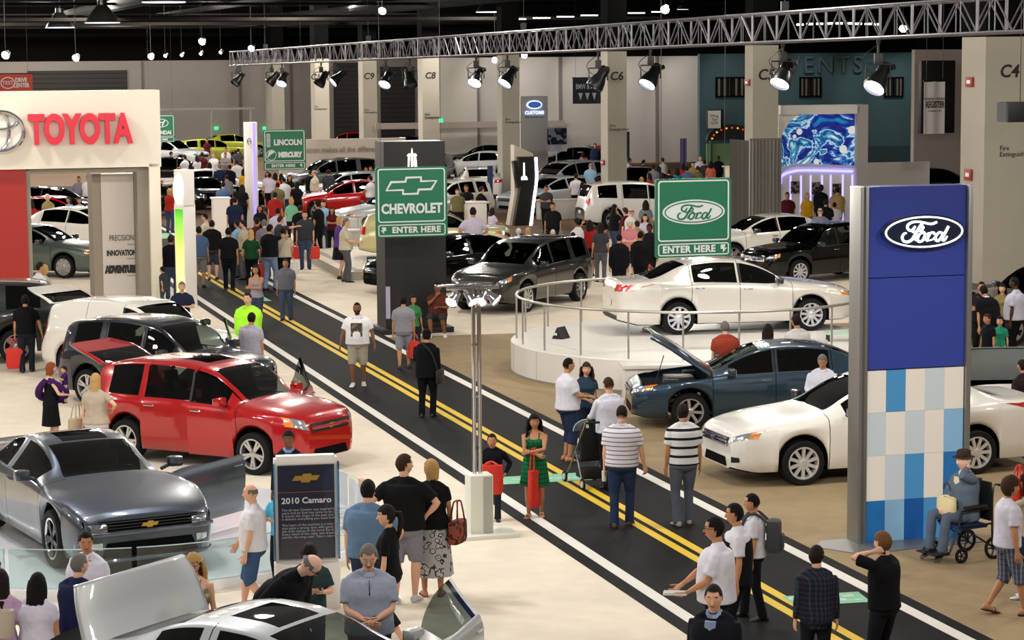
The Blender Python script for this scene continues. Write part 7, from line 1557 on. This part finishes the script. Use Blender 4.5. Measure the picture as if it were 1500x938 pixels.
CROWD = [
 (251, 222, 1.7, -70, 'm', 'tan', 'g', 'd', 't', 'fold', 'leaning by the silver sport utility'), (304, 203, 1.7, 180, 'f', 'maroon', 'b', 'd', 't', 'down', 'standing above the lime hatchback'),
 (314, 224, 1.76, 175, 'm', 'white', 'b', 'g', 'l', 'fold', 'arms folded, facing us past the white tower head'), (331, 223, 1.74, 190, 'm', 'grey', 'b', 'd', 't', 'fold', 'arms folded beside the facing man in white'),
 (348, 234, 1.74, 10, 'm', 'white', 'k', 'd', 't', 'down', 'next to the lavender-lit column, upper row'), (358, 247, 1.66, 20, 'f', 'yellow', 'b', 'd', 't', 'down', 'hard against the lavender-lit column'),
 (338, 241, 1.74, 30, 'm', 'black', 'b', 'd', 't', 'down', 'looking back, before the yellow top'), (323, 240, 1.74, 0, 'm', 'navy', 'j', 'g', 'l', 'down', 'grey-haired, back turned, behind the white car roof'),
 (308, 238, 1.64, 0, 'f', 'lilac', 'g', 'd', 't', 'down', 'back turned beside the grey-haired navy visitor'), (334, 256, 1.66, 30, 'm', 'grey', 'b', 'd', 't', 'down', 'stooping in front of the lavender-lit column'),
 (328, 266, 1.76, 0, 'm', 'blue', 'b', 'd', 'l', 'down', 'broad back, by the black low coupe'), (297, 223, 1.78, 0, 'm', 'maroon', 'b', 'd', 'b', 'down', 'tall, back turned, above the white tower head'),
 (290, 228, 1.64, 40, 'f', 'white', 'b', 'd', 't', 'fwd', 'reaching forward near the tall maroon visitor'), (272, 227, 1.72, 60, 'm', 'white', 'g', 'k', 't', 'fwd', 'leaning over the black car past the portal'),
 (280, 239, 1.5, 0, 'f', 'red', 'j', 'd', 't', 'down', 'short, directly over the white tower head'), (249, 276, 1.66, -20, 'f', 'red', 'j', 'y', 'l', 'fold', 'blond, between the portal edge and white tower'),
 (258, 261, 1.76, -60, 'm', 'tan', 'j', 'g', 't', 'fold', 'arms folded by the glowing ring'), (332, 216, 1.7, 180, 'm', 'white', 'b', 'd', 't', 'down', 'distant, behind the grey-shirted man'),
 (350, 217, 1.74, 0, 'm', 'dgrey', 'b', 'd', 't', 'down', 'distant, beside the lavender-lit column'), (356, 270, 1.66, 10, 'f', 'black', 'b', 'd', 't', 'down', 'lower down by the lavender-lit column'),
 (345, 288, 1.80, 0, 'm', 'navy', 'b', 'd', 't', 'down', 'large back, behind the tall white rounded counter'), (393, 251, 1.64, 180, 'f', 'lilac', 'K', 'd', 't', 'down', 'under the corner of the two-name road sign'),
 (303, 312, 1.74, 90, 'm', 'cream', 'k', 'd', 'l', 'fwd', 'at the tall white rounded counter'), (312, 322, 1.76, 0, 'm', 'black', 'S', 'd', 'l', 'down', 'in shorts, back turned before the tall white rounded counter'),
 (293, 331, 1.74, 0, 'm', 'blue', 's', 'd', 't', 'down', 'back turned, touching the white tower with green panel'), (336, 333, 1.76, 0, 'm', 'black', 'b', 'k', 't', 'down', 'dressed all in black, back turned on the road'),
 (350, 322, 1.70, 60, 'm', 'lblue', 'g', 'd', 't', 'down', 'between the all-black visitor and the beige shirt'), (359, 322, 1.74, 90, 'm', 'beige', 'g', 'd', 'l', 'down', 'foot of the lavender-lit column'),
 (369, 336, 1.66, 0, 'f', 'green', 'b', 'L', 'l', 'carry', 'with long fair hair, back turned on the road'), (378, 319, 1.7, -40, 'm', 'maroon', 'b', 'd', 't', 'down', 'grinning between the column and grey shirts'),
 (389, 321, 1.72, 20, 'm', 'grey', 'j', 'g', 'l', 'down', 'grey-haired among the road crowd'), (252, 344, 1.72, 0, 'm', 'black', 'j', 'n', 't', 'down', 'on the road beside the white tower, back turned'),
 (404, 253, 1.66, 0, 'f', 'orange', 'b', 'd', 't', 'down', 'under the two-name road sign'), (413, 254, 1.62, 20, 'f', 'black', 'b', 'd', 't', 'down', 'beside the orange top under the road sign'),
 (456, 249, 1.74, 0, 'm', 'black', 'j', 'd', 't', 'fwd', 'at the open side of the grey minivan'), (462, 249, 1.7, 90, 'm', 'cream', 'k', 'B', 'l', 'down', 'bald, leaning into the grey minivan'),
 (482, 248, 1.76, 0, 'm', 'dgrey', 'b', 'd', 't', 'down', 'before the middle of the grey minivan'), (408, 267, 1.7, 10, 'm', 'olive', 'j', 'd', 't', 'down', 'behind the maroon-backed man'),
 (436, 266, 1.66, 0, 'f', 'black', 'b', 'L2', 't', 'down', 'long dark hair, in front of the minivan nose'), (425, 256, 1.66, 200, 'f', 'black', 'b', 'd', 't', 'fold', 'facing us, below the road sign arrow'),
 (417, 259, 1.7, 30, 'm', 'white', 'j', 'd', 't', 'down', 'below the middle of the two-name road sign'), (404, 281, 1.74, 0, 'm', 'red', 'b', 'd', 't', 'down', 'broad back among the road crowd'),
 (428, 289, 1.66, 0, 'f', 'mint', 'b', 'y', 'l', 'down', 'blond, back turned above the red bags'), (467, 294, 1.78, 60, 'm', 'black', 'b', 'k', 't', 'down', 'by the barrier near the red sports car'),
 (475, 293, 1.74, 180, 'm', 'lblue', 'j', 'd', 'l', 'down', 'behind the black-topped man at the barrier'), (487, 303, 1.62, 190, 'f', 'maroon', 'b', 'd', 't', 'fold', 'patterned, at the nose of the silver concept sedan'),
 (537, 244, 1.7, 180, 'm', 'black', 'b', 'd', 't', 'down', 'at the tail of the grey minivan'), (544, 243, 1.7, 170, 'm', 'dgrey', 'b', 'd', 't', 'down', 'behind the one at the minivan tail'), (544, 257, 1.7, 60, 'm', 'white', 'j', 'd', 't', 'fwd', 'beside the bow-tie road sign edge'),
 (396, 253, 1.7, 10, 'm', 'lilac', 'b', 'd', 't', 'down', 'edge of the two-name road sign, in the road crowd'), (408, 304, 1.72, 0, 'm', 'lilac', 'b', 'd', 't', 'down', 'in front of the red broad back'),
 (411, 316, 1.70, -60, 'm', 'dgrey', 'j', 'n', 'l', 'point', 'pointing a camera towards the stands'), (448, 308, 1.80, 180, 'm', 'dgrey', 'j', 'd', 'l', 'down', 'in jeans carrying red bags, facing us'),
 (498, 316, 1.66, -90, 'f', 'purple', 'K', 'y', 'l', 'fwd', 'blond, at the tail of the pale gold car'), (507, 319, 1.72, -90, 'm', 'cream', 'g', 'g', 'l', 'fwd', 'behind the blond purple visitor'),
 (396, 328, 1.84, -30, 'm', 'black', 'l', 'k', 't', 'point', 'in pale jeans, pointing, back turned'), (416, 332, 1.74, 10, 'm', 'beige', 'b', 'd', 't', 'carry', 'beside the pointing man in pale jeans'),
 (382, 300, 1.6, 180, 'f', 'black', 'b', 'd', 't', 'down', 'half seen behind the lavender-lit column'), (441, 300, 1.7, 0, 'm', 'black', 'b', 'd', 't', 'down', 'behind the man with red bags'),
 (684, 270, 1.72, 160, 'm', 'black', 'b', 'd', 't', 'fwd', 'dark-haired, at the rear-facing white car'), (705, 273, 1.70, -60, 'm', 'black', 'b', 'n', 'l', 'fwd', 'attendant writing at the white reception counter'),
 (694, 303, 1.76, 10, 'm', 'lilac', 'k', 'd', 't', 'hips', 'broad back, past the road sign edge'), (721, 304, 1.66, -50, 'f', 'lilac', 'k', 'd', 't', 'fwd', 'dark-haired, beside the reception counter'),
 (760, 334, 1.5, 0, 'f', 'black', 'b', 'w', 'l', 'down', 'white-haired, below the leaning monument'), (774, 333, 1.5, 10, 'f', 'maroon', 'b', 'y', 'l', 'down', 'blond, below the glowing monument edge'), (764, 342, 1.4, 180, 'f', 'tan', 'k', 'n', 'l', 'down', 'between the white-haired and blond seniors'), (745, 341, 1.55, 120, 'm', 'tan', 'b', 'n', 't', 'chin', 'low, by the black sedan roof'),
 (810, 336, 1.5, 190, 'm', 'cream', 'k', 'w', 'l', 'chin', 'white-haired, chin on hand behind the dark car'), (823, 338, 1.5, 30, 'm', 'white', 'k', 'g', 't', 'down', 'next to the chin-on-hand senior'), (840, 340, 1.45, 20, 'f', 'maroon', 'b', 'd', 'l', 'down', 'low, before the stretching woman'),
 (801, 271, 1.74, 160, 'm', 'dgrey', 'b', 'd', 't', 'fold', 'beside the glowing monument edge'), (810, 296, 1.76, 175, 'm', 'black', 'b', 'd', 't', 'down', 'print on chest, on the brown carpet'),
 (661, 308, 1.6, 40, 'm', 'beige', 'k', 'd', 'l', 'down', 'at the very edge of the bow-tie road sign'), (671, 276, 1.7, 180, 'm', 'olive', 'b', 'n', 'l', 'down', 'brown-haired near the rear-facing white car'),
 (844, 254, 1.74, 20, 'm', 'white', 'b', 'd', 't', 'down', 'back turned before the silver crossover'), (865, 239, 1.76, -10, 'm', 'lblue', 'j', 'B', 'l', 'down', 'bald, at the silver crossover door'), (853, 266, 1.7, -60, 'f', 'purple', 'b', 'd', 't', 'carry', 'dark-haired before the white-backed man'), (874, 259, 1.7, 30, 'm', 'lilac', 'b', 'd', 't', 'down', 'hard by pillar C6, lower'),
 (872, 210, 1.74, 180, 'm', 'navy', 'b', 'd', 't', 'down', 'in a suit, distant, by pillar C6'), (855, 222, 1.6, 0, 'f', 'pink', 'b', 'd', 't', 'down', 'distant, at the raised bonnet'), (921, 231, 1.74, -90, 'm', 'lilac', 'b', 'd', 'b', 'fwd', 'just past pillar C6'), (940, 259, 1.6, 0, 'f', 'lime', 'b', 'y', 'l', 'down', 'fair-haired behind the white crossover'),
 (846, 319, 1.76, 60, 'm', 'white', 'j', 'd', 'b', 'high', 'hand raised near the stretching woman'), (864, 322, 1.66, 0, 'f', 'red', 'K', 'd', 't', 'round', 'stretching her arms over the taupe crossover tail'),
 (880, 326, 1.70, 0, 'f', 'dgrey', 'g', 'L2', 't', 'down', 'in grey trousers, long-haired, behind the taupe crossover'), (907, 342, 1.72, 0, 'm', 'black', 'b', 'k', 't', 'down', 'wide black coat, back turned by the turntable rail'), (923, 322, 1.76, 175, 'm', 'pink', 'S', 'w', 'l', 'fold', 'white-haired in shorts, arms folded'),
 (899, 299, 1.70, -60, 'f', 'black', 'j', 'L2', 'l', 'chin', 'long brown hair, leaning at pillar C6'), (917, 304, 1.70, 60, 'm', 'maroon', 'b', 'n', 'l', 'down', 'sweatered, beyond the pink shirt'), (924, 305, 1.72, -60, 'm', 'white', 'k', 'B', 'l', 'down', 'bald beside the maroon sweater'), (945, 313, 1.66, 180, 'f', 'lilac', 'b', 'd', 'l', 'down', 'short-haired, near the script-oval sign'),
 (946, 293, 1.7, 0, 'f', 'grey', 'b', 'd', 't', 'down', 'beside the white crossover window'), (938, 338, 1.74, -20, 'm', 'black', 'b', 'k', 't', 'down', 'in a dark suit with a red bag'), (952, 327, 1.76, 150, 'm', 'black', 'b', 'k', 'd', 'down', 'dark suit, edge of the script-oval sign'), (934, 323, 1.6, 30, 'm', 'khaki', 'k', 'd', 't', 'down', 'between the pink shirt and dark suits'),
 (1153, 281, 1.74, 170, 'm', 'maroon', 'b', 'd', 't', 'down', 'beside the grey drape, facing us'), (1182, 282, 1.68, 175, 'f', 'yellow', 'g', 'y', 'l', 'down', 'walking out from the photo niches'), (1202, 270, 1.82, -30, 'm', 'black', 'b', 'd', 'd', 'down', 'in dark suit with lanyard at the niches'), (1226, 274, 1.76, 0, 'm', 'tan', 'k', 'd', 't', 'down', 'back turned to us at the last niche'), (1201, 304, 1.72, 0, 'm', 'grey', 'j', 'B', 'l', 'down', 'bald in checks, behind the black crossover'), (1209, 291, 1.74, -20, 'm', 'black', 'b', 'd', 't', 'down', 'leaning by the bald man in checks'), (1222, 296, 1.5, 0, 'm', 'white', 's', 'd', 't', 'down', 'short, behind the black crossover roof'),
 (942, 234, 1.7, -60, 'm', 'navy', 'b', 'd', 't', 'down', 'far row, nearest pillar C6'), (971, 231, 1.7, 30, 'f', 'white', 'b', 'n', 'l', 'down', 'far row, brown-haired'), (1001, 239, 1.66, 0, 'f', 'red', 'b', 'd', 't', 'down', 'far row, at the violet banner foot'), (992, 246, 1.62, 20, 'f', 'teal', 'b', 'd', 't', 'down', 'far row, just over the script-oval sign'), (1015, 237, 1.7, 180, 'f', 'tan', 'b', 'n', 'l', 'down', 'far row, beyond the violet banner'), (1026, 228, 1.74, 180, 'm', 'white', 'b', 'g', 'l', 'down', 'far row, grey-haired by the wall corner'), (1032, 234, 1.7, 0, 'm', 'dgrey', 'b', 'd', 't', 'down', 'far row, beside the grey-haired man'), (1041, 236, 1.66, 0, 'f', 'coral', 'k', 'd', 't', 'down', 'far row, next to the cream booth'), (1052, 228, 1.7, 180, 'm', 'black', 'b', 'd', 'd', 'down', 'far row, below the arched kiosk'), (965, 243, 1.64, 0, 'f', 'maroon', 'b', 'd', 't', 'down', 'far row, low in front'), (952, 253, 1.6, 60, 'f', 'red', 'b', 'd', 't', 'down', 'far row, above the white crossover'), (1006, 244, 1.6, 0, 'm', 'blue', 'b', 'd', 't', 'down', 'far row, between red and tan tops'), (957, 241, 1.7, 0, 'm', 'grey', 'b', 'd', 't', 'down', 'far row, behind the maroon top'), (980, 248, 1.66, 0, 'm', 'black', 'b', 'd', 't', 'down', 'far row, beside the teal top'),
 (1022, 243, 1.5, 0, 'f', 'olive', 'k', 'n', 't', 'down', 'far row, stooped before the grey-haired man'),
 (60, 383, 1.72, -60, 'm', 'white', 'b', 'd', 't', 'down', 'walking inside the portal opening by the red panel'), (67, 387, 1.6, -40, 'f', 'beige', 'k', 'y', 'l', 'down', 'fair-haired beside the white shirt in the portal opening'), (72, 284, 1.72, 150, 'm', 'khaki', 'k', 'w', 'l', 'down', 'white-haired seen high in the portal opening'), (117, 258, 1.7, 180, 'm', 'grey', 'g', 'd', 't', 'down', 'far back by the inner panel of the portal'), (118, 289, 1.62, 190, 'f', 'white', 'b', 'd', 't', 'fwd', 'dark-haired at the inner panel of the portal'), (103, 288, 1.6, 150, 'f', 'lblue', 'b', 'd', 't', 'down', 'beside the dark-haired woman in the portal'), (131, 256, 1.7, 180, 'm', 'white', 'b', 'd', 't', 'down', 'furthest back, touching the inner panel of the portal'), (48, 292, 1.6, 60, 'f', 'red', 'b', 'd', 't', 'down', 'by the red panel edge in the portal opening'),
]
HS = {'d': ('short', 'dark'), 'k': ('short', 'black'), 'n': ('full', 'brown'), 'g': ('short', 'grey'), 'w': ('full', 'white'), 'y': ('bob', 'blonde'), 'B': ('bald', 'grey'), 'L': ('long', 'gold'), 'L2': ('long', 'dark')}
SKN = {'l': 'light', 't': 'tan', 'b': 'brown', 'd': 'dark'}
CI = {}
CARR = [o for o in COL.objects if o.parent is None and o.get('category') in ('car', 'van')]
BLOCK = [(o.location.x, o.location.y, .75) for o in COL.objects if o.parent is None and o.get('category') in ('counter', 'display column', 'display pillar', 'display tower', 'banner', 'poster')]
def taken(p):
    for o in CARR:
        d = p-o.location; a = o.rotation_euler.z; x = d.x*math.cos(a)+d.y*math.sin(a); y = -d.x*math.sin(a)+d.y*math.cos(a)
        if abs(x) < 2.95 and abs(y) < 1.38: return True
    pl = (P0, P1, P2, P3)
    if len({((pl[(i+1) % 4]-pl[i]).cross(p-pl[i])).z > 0 for i in range(4)}) == 1: return True
    if any((p.x-x)**2+(p.y-y)**2 < r*r for x, y, r in BLOCK): return True
    return any((p-q['root'].location).length < .52 for q in PEOPLE if abs(q['root'].location.z-p.z) < .3)
for (u, vh, h, fc, sx, tp, lw, hr, sk_, ar, wd) in CROWD:
    hor = 84-.0075*(u-750); vf = hor+(vh-hor)*H/(H-h)
    far = vh < 300
    for kx in (0, .012, -.012, .024, -.024, .036, -.036, .048, -.048, .06, -.06, .075, -.075, .09, -.09, .11, -.11, .13, -.13, .15, -.15, .17, -.17):
        h2 = h*(1+kx); v2 = hor+(vh-hor)*H/(H-h2)
        if not taken(G(u, v2)): h, vf = h2, v2; break
    tk = 'tee' if ar != 'x' else 'long'
    if 'suit' in wd or 'coat' in wd: tk = 'jacket'
    hair = HS[hr]
    if sx == 'f' and hr == 'd': hair = ('shoulder', 'dark')
    arms = {'point': ('point', 'down'), 'carry': ('carry', 'carry'), 'high': ('high', 'down'), 'chin': ('chin', 'fold'), 'round': ('round', 'high')}.get(ar, (ar, ar))
    who = 'woman' if sx == 'f' else 'man'
    lab = '%s in %s, %s' % (who, TOPC[tp][1], wd)
    lc = LOWC[lw]
    CI[(u, vh)] = person(lab, (u, vf), fc, h=h, sex=sx, top=(tk, TOPC[tp][0], .03), bot=lc, hair=hair, skin=SKN[sk_], arms=arms, lod=2 if far else 1, girth=1.12 if sx == 'f' else 1.2, stance=random.choice((0, .06, -.06, .1)))
for key, s, lb in (((448, 308), 1, 'first red bag of the man in jeans by the barrier'), ((448, 308), -1, 'second red bag of the man in jeans, further from the barrier'), ((369, 336), 1, 'red bag of the woman with long fair hair on the road'), ((938, 338), 1, 'red bag hanging between the dark suits by the turntable rail'), ((416, 332), 1, 'white carrier bag of the man in beige shirt')):
    o = tote(lb, REDBAG if 'red' in lb else mat('bag_white', 'd0ccc8', .5), .34, .38); hang(CI[key], s, o, .05)
# ------------------------------------------------------------------ light: rows of ceiling lamps over the hall
w = bpy.data.worlds.new('ambient_fill'); SC.world = w; w.use_nodes = True  # dim even fill added to lift the shadows, no lamp behind it
w.node_tree.nodes['Background'].inputs[0].default_value = (.62, .58, .54, 1); w.node_tree.nodes['Background'].inputs[1].default_value = .22
def lampbox(x, y, z, e, size=.35, col=(1, .93, .84)):
    L = bpy.data.lights.new('ceiling_flood', 'POINT'); L.energy = e; L.shadow_soft_size = size; L.color = col
    o = bpy.data.objects.new('ceiling_flood', L); COL.objects.link(o); o.location = (x, y, z); return o
for j in range(11):
    for i in range(6):
        p = AX*(16+j*14)+BX*(-22+i*10+(j % 2)*4)
        if p.y > 4: lampbox(p.x, p.y, 9.3, (900 if j < 5 else 1400) if j < 7 else 2300)
for x, y in ((-6.5, 27), (-4.0, 31), (-8, 33)): lampbox(x, y, 8.6, 420, .25, (.86, .92, 1))
def spot(p, t, e, ang=30, col=(1, .96, .9), size=.2):
    L = bpy.data.lights.new('ceiling_spot', 'SPOT'); L.energy = e; L.spot_size = math.radians(ang); L.spot_blend = .8; L.shadow_soft_size = size; L.color = col
    o = bpy.data.objects.new('ceiling_spot', L); COL.objects.link(o); o.location = p; o.rotation_euler = (V(t)-V(p)).to_track_quat('-Z', 'Y').to_euler()
spot((-1, 12, 9.5), (5.3, 30, 1.9), 5200, 16); spot((1, 30, 9.4), (4.2, 47, 1.2), 2500, 24)
spot((-2, 62, 8.5), (5.2, 82, 2.2), 3000, 20, (.9, .92, 1))
for u in (700, 770, 850, 930, 1000):
    p = Wp(u, 84, KM-4); spot((p.x, p.y, 8.6), (p.x+1.0, p.y+3.6, 4.6), 520, 60, (1, .95, .92))
for u in (1060, 1180, 1280, 1340):
    p = Wp(u, 84, KT-4); spot((p.x, p.y, 8.6), (p.x+1.0, p.y+3.6, 4.2), 420, 60, (.95, .97, 1))
for x, y in ((3, 42), (6.5, 45)): lampbox(x, y, 8.6, 160, .25, (1, .96, .9))
bpy.data.scenes.remove(SCRATCH)
vs = SC.view_settings; vs.view_transform = 'Standard'; vs.look = 'None'; vs.gamma = 1; vs.use_curve_mapping = False; vs.exposure = 0.36
SC.cycles.max_bounces = 8; SC.cycles.transparent_max_bounces = 16; SC.cycles.sample_clamp_indirect = 6
